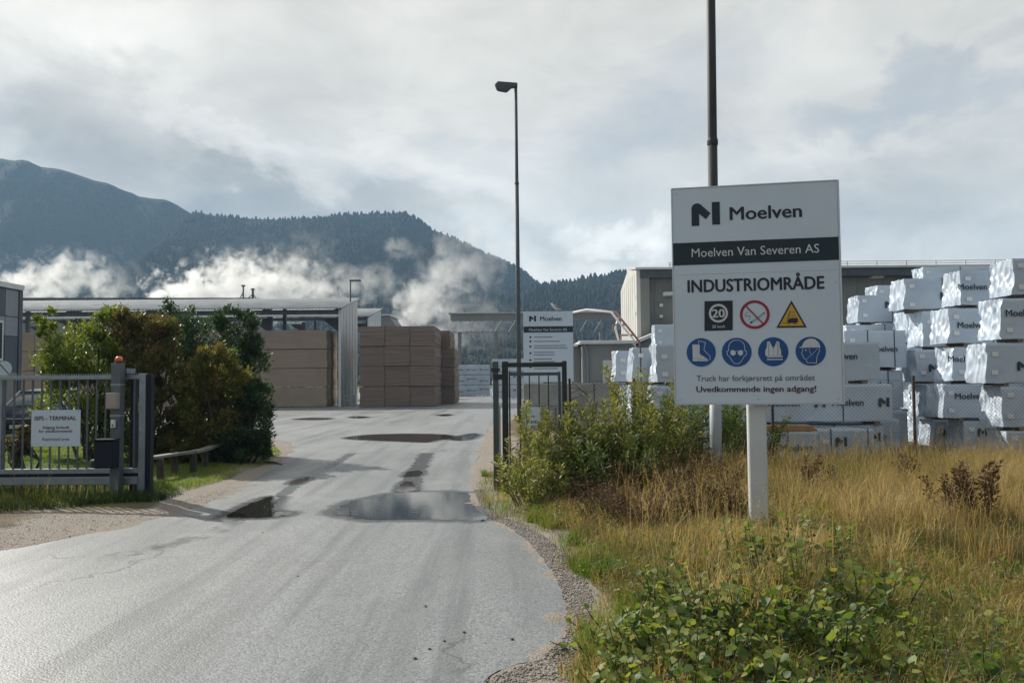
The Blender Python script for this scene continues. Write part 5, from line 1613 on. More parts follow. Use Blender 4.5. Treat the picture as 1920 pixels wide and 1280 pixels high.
LV = ['bottom', 'second', 'third', 'fourth', 'fifth', 'sixth']
def column(where, D, px_left, L, n, H, seed, group='white timber packages behind the fence', jit=0.12, skip=(), offs=None, toff=None, base=-0.03, pxy=700, hs=None):
    """a stack of n packages whose front faces stand at distance D; px_left = photograph column of the front left edge"""
    x0 = at(px_left, pxy, D).x
    rg = random.Random(seed)
    z = base
    for k in range(n):
        h = hs[k] if hs else H
        dx = offs[k] if offs else rg.uniform(-jit, jit)
        if k not in skip:
            lab = f'white package, {"top" if k == n - 1 else LV[k]} in the stack {where}'
            package(lab, x0 + dx, D + rg.uniform(-0.04, 0.04), z, L + (rg.choice([0, 0, -0.3]) if L > 3 else 0), h, group, seed * 10 + k, text_off=(toff[k] if toff else None), rot=math.radians(rg.uniform(-1.2, 1.2)))
        z += h + 0.012


pxm = 15.5 / 1500
column('nearest the fence at the right edge', 15.6, 1884, 5.0, 5, 0.86, 1, offs=[0.05, 0.0, -0.28, 0.02, 0.32], toff=[0.35, 0.05, 0.5, -0.35, 0.2], hs=[0.66, 0.84, 0.84, 0.86, 0.78])
column('second from the right edge', 17.3, 1795, 4.8, 5, 0.85, 2, offs=[0.2, -0.24, 0.0, -0.09, 0.2], toff=[0.2, -0.2, -0.55, -0.25, -0.5], hs=[0.76, 0.78, 0.80, 0.82, 0.81])
column('third from the right edge', 18.8, 1725, 4.8, 5, 0.86, 3, offs=[0.35, 0.19, -0.04, 0.18, -0.2], toff=[0.1, -0.3, 0.22, 0.25, 0.75], hs=[0.70, 0.82, 0.81, 0.88, 0.78])
column('behind the rusty fence post', 20.05, 1695, 4.6, 4, 0.83, 4, offs=[0.3, 0.3, 0.1, 0.2])
column('low beside the big sign', 16.25, 1238, 4.75, 3, 0.84, 6, offs=[-0.25, -0.1, 0.0], toff=[0.62, 1.9, 0.45], hs=[0.76, 0.81, 0.84])
column('behind the big sign, one row back', 17.5, 1270, 4.4, 3, 0.80, 7, offs=[0.4, 0.2, 0.3])
column('showing just right of the sign edge', 18.8, 1590, 1.35, 3, 0.93, 14, offs=[0.0, -0.05, 0.02], toff=[0.1, 0.1, 0.15])
column('right of the sign, next to last row', 21.3, 1617, 4.6, 5, 0.77, 8, offs=[0.0, 0.1, 0.25, -0.3, 0.02])
column('right of the sign, one row farther', 22.5, 1657, 4.6, 5, 0.775, 15, offs=[0.0, 0.05, 0.1, 0.0, 0.04])
column('in the farthest row', 23.7, 1650, 4.0, 5, 0.88, 9, offs=[0.0, 0.0, -0.1, -0.3, 0.05])
column('rising highest behind the third stack', 25.0, 1735, 4.6, 6, 0.85, 5, offs=[0.1, 0.0, -0.1, 0.1, 0.0, 0.1])
column('left of the big sign, nearest the willows', 17.2, 1190, 0.85, 3, 0.79, 10, offs=[0.15, 0.0, 0.05], toff=[0.3, 0.3, 0.3])
column('left of the big sign, rearmost', 18.75, 1166, 4.2, 3, 0.79, 11, offs=[0.0, 0.1, -0.05], toff=[0.2, 0.2, 0.25])
column('peeping over the packages left of the big sign', 24.0, 1238, 4.2, 4, 0.83, 12, offs=[0.0, 0.1, 0.0, -0.06])
# squat packages on the ground before the dark stack, with fresh planks on one of them
q0 = at(1398, 800, 15.3); q1 = at(1540, 800, 15.3)
package('squat white package with orange planks on it by the sign post', q0.x, 15.35, -0.04, round(q1.x - q0.x - 0.05, 1), 0.70, 'white timber packages behind the fence', 776, W=0.7, text_off=0.3)
package('squat white package right of the orange planks', q1.x + 0.04, 15.4, -0.04, 1.0, 0.74, 'white timber packages behind the fence', 777, W=0.7, text_off=0.25)
fb = thing('loose_planks', 'fresh orange planks lying on a squat wrapped package', 'planks', ((q0.x + q1.x) / 2, 15.6, 0.67))
for k in range(4):
    MB().box(q0.x + 0.05 * k, q1.x - 0.06 - 0.04 * k, 15.36 + 0.15 * k, 15.5 + 0.15 * k, 0.675, 0.725).build('plank', M_BEARERO, fb)
    MB().box(q0.x + 0.08 - 0.03 * k, q1.x - 0.12 + 0.02 * k, 15.37 + 0.15 * k, 15.5 + 0.15 * k, 0.727, 0.775).build('plank', M_BEARERO, fb)

# far stack down the yard
M_WRAPF = M_WRAP
xa, xb = at(848, 740, 88).x, at(918, 740, 88).x
n_ = 0
for c_ in range(3):
    for l_ in range(3):
        wdt = (xb - xa) / 3
        package(f'pale package far down the yard, {["left", "middle", "right"][c_]} column, {["bottom", "middle", "top"][l_]} layer',
                xa + c_ * wdt, 88 + 0.2 * c_, l_ * 1.14, 1.4, 1.12, 'pale packages far down the yard', 900 + n_, text_off=0.3, straps=False); n_ += 1
xa = at(925, 740, 74).x
for c_ in range(3):
    for l_ in range(3):
        package(f'pale package behind the catch post, {["left", "middle", "right"][c_]} column, {["bottom", "middle", "top"][l_]} of three',
                xa + c_ * 1.55, 74 + 0.1 * c_, l_ * 1.22, 1.5, 1.20, 'pale packages behind the right gate', 950 + n_, text_off=0.3, straps=False); n_ += 1

# ------------------------------------------------------------------ foliage builders
def unit(v): return v / np.maximum(np.linalg.norm(v, axis=1, keepdims=True), 1e-9)


RHOMB_V = np.array([(0, 0, 0), (0.45, 0.5, 0.09), (1, 0, 0), (0.45, -0.5, 0.09)]); RHOMB_F = np.array([(0, 1, 2), (0, 2, 3)])
ROUND_V = np.array([(0, 0, 0), (0.22, 0.40, 0.05), (0.62, 0.46, 0.08), (1, 0, -0.04), (0.62, -0.46, 0.08), (0.22, -0.40, 0.05)])
ROUND_F = np.array([(0, 1, 2), (0, 2, 3), (0, 3, 4), (0, 4, 5)])


def leaves_geo(P, A, N, ln, wd, tv=RHOMB_V, tf=RHOMB_F):
    """leaves at P with axis A and face normal N"""
    A = unit(A); S = unit(np.cross(A, N)); N2 = np.cross(S, A)
    V = (P[:, None] + tv[None, :, 0:1] * ln[:, None, None] * A[:, None] + tv[None, :, 1:2] * wd[:, None, None] * S[:, None] + tv[None, :, 2:3] * ln[:, None, None] * N2[:, None])
    Fc = tf[None] + (np.arange(len(P)) * len(tv))[:, None, None]
    return V.reshape(-1, 3), Fc.reshape(-1, tf.shape[1])


def blades_geo(P, h, w_, lean, rg):
    """grass blades: bent tapering ribbons"""
    n = len(P); ang = rg.uniform(0, 2 * np.pi, n)
    D = np.stack([np.cos(ang), np.sin(ang), np.zeros(n)], 1)
    fa = rg.uniform(0, 2 * np.pi, n); S = np.stack([np.cos(fa), np.sin(fa), np.zeros(n)], 1)
    up = np.array([0, 0, 1.0])
    m1 = P + D * (lean * h * 0.25)[:, None] + up * (h * 0.55)[:, None]
    tp = P + D * (lean * h * 0.85)[:, None] + up * (h * (1 - 0.25 * lean))[:, None]
    V = np.stack([P - S * w_[:, None] / 2, P + S * w_[:, None] / 2, m1 - S * w_[:, None] * 0.38, m1 + S * w_[:, None] * 0.38, tp], 1)
    T = np.array([(0, 1, 3), (0, 3, 2), (2, 3, 4)])
    return V.reshape(-1, 3), (T[None] + (np.arange(n) * 5)[:, None, None]).reshape(-1, 3)


def shrub(name, label, base, parts, nleaf, ll, lw, m, bark, seed, group=None, stems=9, cat='shrub', hole=0.42, droop=0.15, leafv=RHOMB_V, leaff=RHOMB_F):
    """crown made of many leaf clumps inside the given lobes (centre offset, radii); limbs run from the base into the lobes"""
    rg = np.random.default_rng(seed)
    t_ = thing(name, label, cat, tuple(base), group)
    bx_ = np.array(base)
    C = []; tb = MB()
    for (cx, cy, cz, rx_, ry_, rz_, wgt) in parts:
        k = max(6, int(26 * wgt))
        d = unit(rg.normal(size=(k, 3))); r = rg.uniform(0.45, 1.0, (k, 1)) ** 0.6
        q = d * r * np.array([rx_, ry_, rz_]) + np.array([cx, cy, cz])
        q[:, 2] = np.maximum(q[:, 2], 0.18)
        C.append(np.concatenate([q, np.full((k, 1), (rx_ + rz_) / 2)], 1))
    C = np.concatenate(C)
    # limbs
    r2 = random.Random(seed)
    for i in range(stems):
        tgt = C[rg.integers(len(C))]
        a = Vector(bx_ + (rg.normal() * 0.12, rg.normal() * 0.12, -0.08)); b = Vector(bx_ + tgt[:3])
        mid = a.lerp(b, 0.45) + Vector((rg.normal() * 0.1, rg.normal() * 0.1, 0.12 * b.z))
        tb.tube([a, a.lerp(mid, 0.5), mid, mid.lerp(b, 0.5) + Vector((0, 0, 0.05)), b], [0.035, 0.03, 0.022, 0.014, 0.005], 5)
        for j in range(4):
            c_ = C[rg.integers(len(C))]
            e = Vector(bx_ + c_[:3])
            if (e - mid).length < 1.6:
                tb.tube([mid, mid.lerp(e, 0.5) + Vector((0, 0, 0.06)), e], [0.014, 0.009, 0.003], 4)
    tb.build('trunk', bark, t_)
    # leaves: clumps with gaps between them
    ci = rg.integers(0, len(C), nleaf)
    cr = C[ci, 3] * rg.uniform(0.18, hole, nleaf)
    off = unit(rg.normal(size=(nleaf, 3))) * (cr * rg.uniform(0.2, 1.0, nleaf) ** 0.5)[:, None]
    P = bx_ + C[ci, :3] + off
    out = unit(off + 0.5 * C[ci, :3] * np.array([1, 1, 0.6]) + 1e-4)
    A = unit(out + rg.normal(0, 0.55, (nleaf, 3)) + np.array([0, 0, -droop]))
    N = unit(np.array([0, 0, 0.9]) + out * 0.5 + rg.normal(0, 0.5, (nleaf, 3)))
    keep = P[:, 2] > 0.05
    P, A, N, ci = P[keep], A[keep], N[keep], ci[keep]; n = len(P)
    ln = rg.uniform(0.7, 1.25, n) * ll
    V, Fc = leaves_geo(P, A, N, ln, ln * lw, leafv, leaff)
    clump_t = rg.uniform(0, 1, len(C))
    tint = np.clip(0.42 * clump_t[ci] + 0.58 * rg.uniform(0, 1, n) ** 1.2, 0, 1)
    np_mesh('crown', V, Fc, m, t_, attr=np.repeat(tint, len(leafv)))
    return t_


M_BARK = mat('brown_bark', (0.07, 0.055, 0.042), (0.045, 0.036, 0.028), 9, 0.85)
M_BARKG = mat('grey_bark', (0.11, 0.10, 0.085), (0.07, 0.065, 0.055), 9, 0.85)
L_YG = leaf_mat('yellow_green_leaf', [(0.077, 0.117, 0.026), (0.143, 0.195, 0.036), (0.221, 0.260, 0.048), (0.312, 0.312, 0.061)], 0.42)
L_DG = leaf_mat('dark_green_leaf', [(0.026, 0.053, 0.024), (0.043, 0.088, 0.034), (0.069, 0.122, 0.044), (0.098, 0.151, 0.049)], 0.3)
L_RED = leaf_mat('russet_leaf', [(0.050, 0.074, 0.024), (0.088, 0.108, 0.031), (0.125, 0.120, 0.036), (0.175, 0.102, 0.041), (0.150, 0.066, 0.036)], 0.4)
L_ORG = leaf_mat('orange_brown_leaf', [(0.060, 0.098, 0.023), (0.102, 0.132, 0.029), (0.156, 0.161, 0.037), (0.216, 0.138, 0.041), (0.264, 0.132, 0.046)], 0.42)
L_WIL = leaf_mat('willow_leaf', [(0.065, 0.102, 0.025), (0.120, 0.162, 0.033), (0.184, 0.212, 0.046), (0.286, 0.273, 0.085), (0.368, 0.325, 0.192)], 0.42, 0.48, 0.35)
L_WILD = leaf_mat('dark_willow_leaf', [(0.036, 0.068, 0.022), (0.064, 0.108, 0.029), (0.100, 0.148, 0.036), (0.154, 0.190, 0.054)], 0.38, 0.5, 0.35)
L_SAL = leaf_mat('sallow_leaf', [(0.031, 0.067, 0.016), (0.067, 0.123, 0.026), (0.129, 0.196, 0.034), (0.202, 0.263, 0.040), (0.291, 0.291, 0.070)], 0.48, 0.5, 0.4)
def pale_underside(m, col):
    """sallow leaves are pale and downy beneath"""
    t = NT(m.node_tree); bs = [n for n in m.node_tree.nodes if n.type == 'BSDF_PRINCIPLED'][0]
    src = bs.inputs['Base Color'].links[0].from_socket
    bf = t.n('ShaderNodeNewGeometry').outputs['Backfacing']
    t.put(bs.inputs['Base Color'], t.mix(t.math('MULTIPLY', bf, 0.22), src, col))
pale_underside(L_SAL, (0.27, 0.31, 0.24))

# ------------------------------------------------------------------ shrubs by the left gate
def lobes(base, D, items):
    """items: photograph ellipses (px, py, half width, half height, depth offset) -> lobes relative to base"""
    out = []
    for (px, py, hw, hh, dy, wg) in items:
        q = at(px, py, D + dy); s = (D + dy) / F
        out.append((q.x - base[0], q.y - base[1], q.z - base[2], hw * s, max(hw, hh) * s * 0.8, hh * s, wg))
    return out


def base_at(px, D):
    q = at(px, 800, D); return (q.x, D, 0.0)


b_ = base_at(175, 17.2)
shrub('deciduous_shrub', 'yellow-green rounded shrub standing behind the sliding gate', b_, lobes(b_, 17.2, [(150, 665, 75, 55, 0, 1.6), (205, 620, 45, 45, 0.2, 1.0), (90, 608, 26, 24, 0.1, 0.35), (160, 735, 75, 45, -0.2, 1.4), (100, 690, 35, 35, -0.1, 0.6), (215, 700, 40, 60, 0.0, 0.9), (190, 800, 55, 40, 0.2, 1.2), (225, 790, 40, 60, 0.4, 1.2), (120, 770, 45, 40, 0.4, 0.8)]),
      17500, 0.10, 0.5, L_YG, M_BARK, 21, stems=16)
b_ = base_at(285, 16.9)
shrub('deciduous_shrub', 'russet dark-leaved shrub beside the navy gate post', b_, lobes(b_, 16.9, [(275, 640, 55, 55, 0.2, 1.2), (300, 700, 60, 55, 0, 1.4), (285, 660, 50, 40, 0.3, 1.2), (262, 720, 35, 60, 0, 0.9), (310, 770, 50, 50, -0.2, 1.0), (285, 830, 45, 40, 0.2, 1.3), (255, 600, 30, 22, 0.1, 0.4)]),
      17500, 0.095, 0.5, L_RED, M_BARK, 22, stems=16)
b_ = base_at(430, 18.4)
shrub('deciduous_shrub', 'tall dark green shrub in front of the long shed', b_, lobes(b_, 18.4, [(400, 640, 75, 45, 0.2, 1.5), (330, 605, 38, 42, 0.3, 0.8), (440, 605, 40, 28, 0.2, 0.7), (465, 690, 40, 40, 0, 1.0), (375, 690, 55, 40, 0.3, 0.9), (475, 660, 22, 35, 0, 0.5), (440, 760, 60, 70, 0.0, 2.0), (400, 800, 50, 60, 0.3, 1.2)]),
      20000, 0.088, 0.5, L_DG, M_BARK, 23, stems=14)
b_ = base_at(400, 16.6)
shrub('deciduous_shrub', 'orange-tipped bushy shrub behind the low wooden rail', b_, lobes(b_, 16.6, [(405, 680, 38, 34, 0, 0.9), (430, 720, 48, 40, 0.1, 1.1), (375, 725, 35, 45, 0, 0.9), (395, 780, 55, 45, -0.1, 1.2), (345, 790, 30, 45, 0.1, 0.7), (365, 840, 50, 32, 0, 1.2), (330, 830, 35, 35, 0.3, 0.9)]),
      14500, 0.092, 0.5, L_ORG, M_BARK, 24, stems=14)
b_ = base_at(465, 16.8)
shrub('deciduous_shrub', 'low dense dark shrub spreading towards the drive', b_, lobes(b_, 16.8, [(465, 790, 45, 50, 0, 1.2), (445, 835, 50, 32, -0.2, 1.0), (485, 840, 26, 30, 0, 0.8), (470, 740, 32, 30, 0.1, 0.6), (420, 850, 28, 25, 0.1, 0.5)]),
      15500, 0.075, 0.45, L_DG, M_BARK, 25, stems=12)
b_ = base_at(38, 14.6)
shrub('deciduous_shrub', 'small brown-leaved bush in front of the parked car', b_, lobes(b_, 14.6, [(38, 830, 22, 26, 0, 0.8), (20, 845, 18, 18, 0, 0.5), (48, 810, 12, 14, 0, 0.3)]),
      1500, 0.07, 0.5, L_RED, M_BARK, 26, stems=7)


# ------------------------------------------------------------------ willows by the right gate
def stem_shrub(name, label, base, rad, nst, h0, h1, m, seed, ll=0.062, lw=0.30, per=46, group=None, lean=0.18, cat='shrub', bark=None, dens_low=0.25):
    """many upright wands, each clothed in narrow leaves"""
    rg = np.random.default_rng(seed); t_ = thing(name, label, cat, tuple(base), group)
    tb = MB(); PP = []; AA = []; NN = []; TT = []
    for i in range(nst):
        a = rg.uniform(0, 2 * np.pi); r = rad * rg.uniform(0, 1) ** 0.6
        hh = rg.uniform(h0, h1) * (1 - 0.30 * (r / rad) ** 2)
        dirx = np.array([np.cos(a), np.sin(a)]) * lean * rg.uniform(0.2, 1.4) * (0.3 + r / rad)
        f = np.array([base[0] + np.cos(a) * r * 0.55, base[1] + np.sin(a) * r * 0.55, base[2] - 0.05])
        ts = np.linspace(0, 1, 7); bend = rg.normal(0, 0.06, 2)
        pts = np.stack([f[0] + dirx[0] * hh * ts + bend[0] * hh * ts ** 2 + np.cos(a) * r * 0.45 * ts, f[1] + dirx[1] * hh * ts + bend[1] * hh * ts ** 2 + np.sin(a) * r * 0.45 * ts, f[2] + (hh + 0.05) * ts * (1 - 0.06 * ts)], 1)
        tb.tube([tuple(p) for p in pts], list(np.linspace(0.009, 0.0025, 7)), 4, cap=False)
        n = int(per * hh * rg.uniform(0.7, 1.25))
        u = np.clip(dens_low + (1 - dens_low) * rg.uniform(0, 1, n) ** 0.8, 0, 0.995)
        k = (u * 6).astype(int); fr = (u * 6 - k)[:, None]
        p = pts[k] * (1 - fr) + pts[np.minimum(k + 1, 6)] * fr
        tang = unit(pts[np.minimum(k + 1, 6)] - pts[k])
        ph = rg.uniform(0, 2 * np.pi, n); side = np.stack([np.cos(ph), np.sin(ph), np.zeros(n)], 1)
        sh = side * rg.uniform(0, 0.10, (n, 1)) * (1 - u[:, None] * 0.6)
        PP.append(p + sh); AA.append(tang * rg.uniform(0.3, 0.9, (n, 1)) + side * 0.8 + rg.normal(0, 0.15, (n, 3)))
        NN.append(tang * 0.8 - side * 0.5 + rg.normal(0, 0.45, (n, 3))); TT.append(np.clip(rg.normal(0.35 + 0.3 * u, 0.22), 0, 1))
    tb.build('stems', bark or M_BARKG, t_)
    P = np.concatenate(PP); A = np.concatenate(AA); N = np.concatenate(NN); T = np.concatenate(TT); n = len(P)
    ln = rg.uniform(0.65, 1.3, n) * ll
    V, Fc = leaves_geo(P, A, N, ln, ln * lw * rg.uniform(0.8, 1.2, n))
    np_mesh('foliage', V, Fc, m, t_, attr=np.repeat(T, 4))
    return t_


def gnd(px, py):
    q = gp(px, py); return (q.x, q.y, float(ground_z(np.array([[q.x, q.y]]))[0]))


def gbase(px, D):
    q = at(px, 800, D); return (q.x, D, float(ground_z(np.array([[q.x, D]]))[0]))


for (lab, px, D, rad, nst, h0, h1, m_, sd) in [
        ('leggy young willow right beside the catch post', 1000, 11.6, 0.45, 9, 0.7, 1.6, L_WIL, 31),
        ('pale yellowish willow in front of the barred wicket', 1058, 11.3, 0.6, 24, 0.7, 1.5, L_WIL, 32),
        ('bushy green willow between the wicket and the packages', 1118, 11.5, 0.7, 36, 0.7, 1.5, L_WIL, 33),
        ('tall bright willow rising before the wrapped packages', 1205, 12.0, 0.72, 44, 0.9, 2.05, L_WIL, 34),
        ('dense dark willow tucked under the big sign', 1290, 13.4, 0.75, 56, 0.9, 1.6, L_WILD, 35),
        ('dark willow behind the thick lamp pole', 1392, 13.9, 0.6, 40, 0.8, 1.55, L_WILD, 36),
        ('low spreading willow at the dirt verge', 1005, 10.6, 0.5, 34, 0.4, 0.9, L_WIL, 37),
        ('low green willow in front of the bright tall one', 1150, 10.9, 0.7, 48, 0.6, 1.2, L_WILD, 38),
        ('single leafy wand standing by the pale strip', 985, 12.0, 0.2, 5, 0.9, 1.5, L_WIL, 39)]:
    stem_shrub('willow_shrub', lab, gbase(px, D), rad, nst, h0, h1, m_, sd, group='willow shrubs by the right gate', per=120, ll=0.075, lw=0.32)

# dry brown weed stalks (dock and willowherb) with seed heads
L_DRYR = leaf_mat('dry_seed_brown', [(0.045, 0.030, 0.021), (0.083, 0.050, 0.032), (0.135, 0.083, 0.045), (0.195, 0.135, 0.083)], 0.25, 0.7, 0.2)
M_STALK = mat('dry_stalk', (0.10, 0.065, 0.04), (0.07, 0.045, 0.03), 9, 0.8)
def weed(label, base, h, nst, seed, ll=0.042, per=230, rad=0.2, group='dark seed stalks in the dry grass'):
    return stem_shrub('dock_plant', label, base, rad, nst, h * 0.7, h, L_DRYR, seed, ll=ll, lw=0.55, per=per, group=group, lean=0.16, cat='plant', bark=M_STALK, dens_low=0.35)
weed('tall dark brown dock plant at the right edge', gnd(1838, 1010), 0.85, 9, 51)
weed('dark brown dock plant beside the tallest dock', gnd(1790, 1000), 0.7, 7, 52)
weed('brown dock stalks right of the sign post', gnd(1530, 940), 0.66, 8, 53)
weed('brown dock stalks near the thin rusty fence post', gnd(1690, 925), 0.6, 7, 54)
for i, (px, py, h) in enumerate([(1290, 985, 0.6), (1205, 1000, 0.55), (1240, 955, 0.75), (1140, 985, 0.5), (1340, 960, 0.65), (1180, 955, 0.62), (1290, 930, 0.8), (1110, 960, 0.45), (1375, 985, 0.5)]):
    stem_shrub('willowherb', ['reddish willowherb clump below the big sign', 'reddish willowherb clump nearest the dirt verge', 'tall faded willowherb under the sign corner', 'small rusty willowherb near the verge',
                              'faded willowherb beside the white sign post', 'rusty willowherb in front of the low willow', 'tallest brown willowherb behind the others', 'low rusty willowherb below the wicket', 'thin willowherb touching the white sign post'][i],
               gnd(px, py), 0.38, 42, h * 0.5, h, L_DRYR if i % 2 else leaf_mat('rusty_weed_%d' % i, [(0.05, 0.022, 0.014), (0.085, 0.035, 0.02), (0.10, 0.07, 0.03), (0.07, 0.075, 0.025)], 0.35, 0.6, 0.25),
               60 + i, ll=0.04, lw=0.34, per=105, group='faded willowherb before the sign', cat='plant', bark=M_STALK, lean=0.15)

# ------------------------------------------------------------------ grasses
G_DRY = leaf_mat('dry_grass_blade', [(0.125, 0.134, 0.036), (0.188, 0.163, 0.057), (0.326, 0.233, 0.109), (0.451, 0.320, 0.165), (0.552, 0.431, 0.258)], 0.45, 0.6, 0.25)
G_MIX = leaf_mat('mixed_grass_blade', [(0.103, 0.149, 0.042), (0.177, 0.201, 0.059), (0.281, 0.236, 0.088), (0.296, 0.193, 0.095), (0.472, 0.370, 0.177)], 0.45, 0.55, 0.3)
G_GRN = leaf_mat('green_grass_blade', [(0.064, 0.112, 0.018), (0.108, 0.180, 0.025), (0.172, 0.244, 0.036), (0.234, 0.270, 0.054)], 0.45, 0.5, 0.3)
G_SHADED = leaf_mat('shade_toned_grass_blade', [(0.02, 0.035, 0.012), (0.035, 0.055, 0.016), (0.06, 0.08, 0.022), (0.10, 0.10, 0.04)], 0.4, 0.5, 0.3)  # darker copy of the green blade; shade at the gate foot put into its colour
FIELD = np.array([(0.5, 3.0), g2(1060, 1255), g2(1100, 1150), g2(1085, 1080), g2(1040, 1020), g2(985, 985), g2(920, 965), g2(905, 935), (-0.55, 12.6), (-0.4, 14.2), (1.0, 15.0), (15, 15.1), (15, 3.0)])


def scatter(poly, n, rg, bare=False):
    lo, hi = poly.min(0), poly.max(0); out = np.zeros((0, 2))
    while len(out) < n:
        q = lo + rg.uniform(0, 1, (n * 2, 2)) * (hi - lo)
        # stay near what the lens sees
        q = q[(np.abs(q[:, 0]) < 0.74 * q[:, 1] + 1.6)]
        q = q[in_poly(q, poly)]
        dq = road_d(q); ragg = 0.10 + 0.95 * (fbm(q[:, 0], q[:, 1], 0.7, 61, 3) - 0.15)
        q = q[(q[:, 0] < -2.5) | (dq > ragg) | (rg.uniform(0, 1, len(q)) < 0.06) | bare]
        out = np.concatenate([out, q])
    return out[:n]


def grass(name, label, P2, hmin, hmax, w_, m, rg, lean=(0.1, 0.6), tint_shift=None):
    d = road_d(P2)
    P = np.column_stack([P2, ground_z(P2, d) - 0.015]); n = len(P)
    clump = fbm(P2[:, 0], P2[:, 1], 0.55, 77, 3)
    h = rg.uniform(hmin, hmax, n) * (0.15 + 1.6 * clump)
    V, Fc = blades_geo(P, h, w_ * rg.uniform(0.6, 1.3, n), rg.uniform(lean[0], lean[1], n), rg)
    big = fbm(P2[:, 0], P2[:, 1], 1.6, 88, 3)
    tn = np.clip((big - 0.5) * 1.8 + 0.45 + rg.normal(0, 0.28, n) + (0 if tint_shift is None else tint_shift), 0, 1)
    o = np_mesh(name, V, Fc, m, attr=np.repeat(tn, 5))
    return tag(o, label, 'grass', kind='stuff')


rg = np.random.default_rng(5)
q = scatter(FIELD, 150000, rg)
far = fbm(q[:, 0], q[:, 1], 1.3, 12, 3)
tall = (far + 0.05 * (q[:, 1] - 9) > 0.42) & (q[:, 0] > 1.2)
def tussocks(label, C2, per, h0, h1, rad, w_, m, rg, tsh=0.0):
    """grass growing in tufts: blades fan out from each tuft's middle"""
    nC = len(C2); k = per; n = nC * k
    ang = rg.uniform(0, 2 * np.pi, n); r = rad * rg.uniform(0, 1, n) ** 0.7 * np.repeat(rg.uniform(0.5, 1.4, nC), k)
    P2 = np.repeat(C2, k, 0) + np.stack([np.cos(ang), np.sin(ang)], 1) * r[:, None]
    P = np.column_stack([P2, ground_z(P2) - 0.012])
    h = rg.uniform(0.45, 1.0, n) * np.repeat(rg.uniform(h0, h1, nC), k)
    lean = rg.uniform(0.1, 0.5, n) + np.repeat(rg.uniform(0, 0.5, nC), k)
    oa = ang + rg.normal(0, 0.5, n); wind = np.array([0.25, -0.1])
    D = np.column_stack([np.stack([np.cos(oa), np.sin(oa)], 1) + wind, np.zeros(n)])
    fa = rg.uniform(0, 2 * np.pi, n); S = np.stack([np.cos(fa), np.sin(fa), np.zeros(n)], 1); up = np.array([0, 0, 1.0])
    m1 = P + D * (lean * h * 0.30)[:, None] + up * (h * 0.58)[:, None]
    tp = P + D * (lean * h * 1.0)[:, None] + up * (h * (1 - 0.35 * lean))[:, None]
    ww = (w_ * rg.uniform(0.6, 1.3, n))[:, None]
    V = np.stack([P - S * ww / 2, P + S * ww / 2, m1 - S * ww * 0.4, m1 + S * ww * 0.4, tp], 1).reshape(-1, 3)
    T = np.array([(0, 1, 3), (0, 3, 2), (2, 3, 4)]); Fc = (T[None] + (np.arange(n) * 5)[:, None, None]).reshape(-1, 3)
    big = fbm(C2[:, 0], C2[:, 1], 1.5, 88, 3)
    tt = np.clip(np.repeat((big - 0.5) * 1.6 + 0.5 + rg.normal(0, 0.22, nC) + tsh, k) + rg.normal(0, 0.12, n), 0, 1)
    return tag(np_mesh('grass', V, Fc, m, attr=np.repeat(tt, 5)), label, 'grass', kind='stuff')


c2 = q[tall][:2300]
tussocks('tall straw-coloured dry grass round the big sign', c2, 26, 0.26, 0.78, 0.13, 0.0045, G_DRY, rg, 0.08)
c2 = q[~tall][:2900]
tussocks('shorter olive and straw grass covering the rough field', c2, 24, 0.10, 0.30, 0.14, 0.0055, G_MIX, rg)
c2 = np.concatenate([scatter(FIELD, 3200, rg), scatter(np.array([g2(1060, 1285), g2(1110, 1170), g2(1300, 1090), g2(1640, 1090), g2(1700, 1285)]), 420, rg)])
tussocks('scattered green tufts in the rough field', c2, 18, 0.08, 0.26, 0.10, 0.006, G_GRN, rg)
L_RUSTG = leaf_mat('rusty_grass_blade', [(0.09, 0.05, 0.03), (0.15, 0.075, 0.045), (0.20, 0.12, 0.07), (0.17, 0.15, 0.06)], 0.4, 0.6, 0.25)
c2 = scatter(FIELD, 2400, rg); c2 = c2[fbm(c2[:, 0], c2[:, 1], 1.4, 33, 3) > 0.52][:800]
tussocks('rusty reddish grass patches in the rough field', c2, 26, 0.10, 0.34, 0.15, 0.005, L_RUSTG, rg)
q = scatter(FIELD, 60000, rg)
gm_ = fbm(q[:, 0], q[:, 1], 0.9, 15, 3) > 0.40
grass('grass', 'matted low undergrowth of the rough field', q[gm_][:40000], 0.03, 0.12, 0.006, G_MIX, rg, (0.4, 1.3))
# small broad leaves of clover, silverweed and seedlings near the ground
L_WEED = leaf_mat('weed_leaf', [(0.062, 0.106, 0.025), (0.106, 0.163, 0.037), (0.175, 0.213, 0.050), (0.250, 0.188, 0.075), (0.250, 0.125, 0.075)], 0.4, 0.55, 0.3)
cc = scatter(FIELD, 2800, rg); kk = 24; n = len(cc) * kk
P2 = np.repeat(cc, kk, 0) + rg.normal(0, 0.09, (n, 2)); Pw = np.column_stack([P2, ground_z(P2) + rg.uniform(0.0, 0.16, n) * np.repeat(rg.uniform(0.3, 1.5, len(cc)), kk)])
LV_, LF_ = leaves_geo(Pw, rg.normal(0, 1, (n, 3)) * (1, 1, 0.4), rg.normal(0, 0.45, (n, 3)) + (0, 0, 1), rg.uniform(0.018, 0.042, n), rg.uniform(0.012, 0.03, n))
tw_ = np.clip(np.repeat(rg.beta(1.1, 1.3, len(cc)), kk) + rg.normal(0, 0.1, n), 0, 1)
tag(np_mesh('weeds', LV_, LF_, L_WEED, attr=np.repeat(tw_, 4)), 'small mixed weed leaves low in the rough field', 'weeds', kind='stuff')
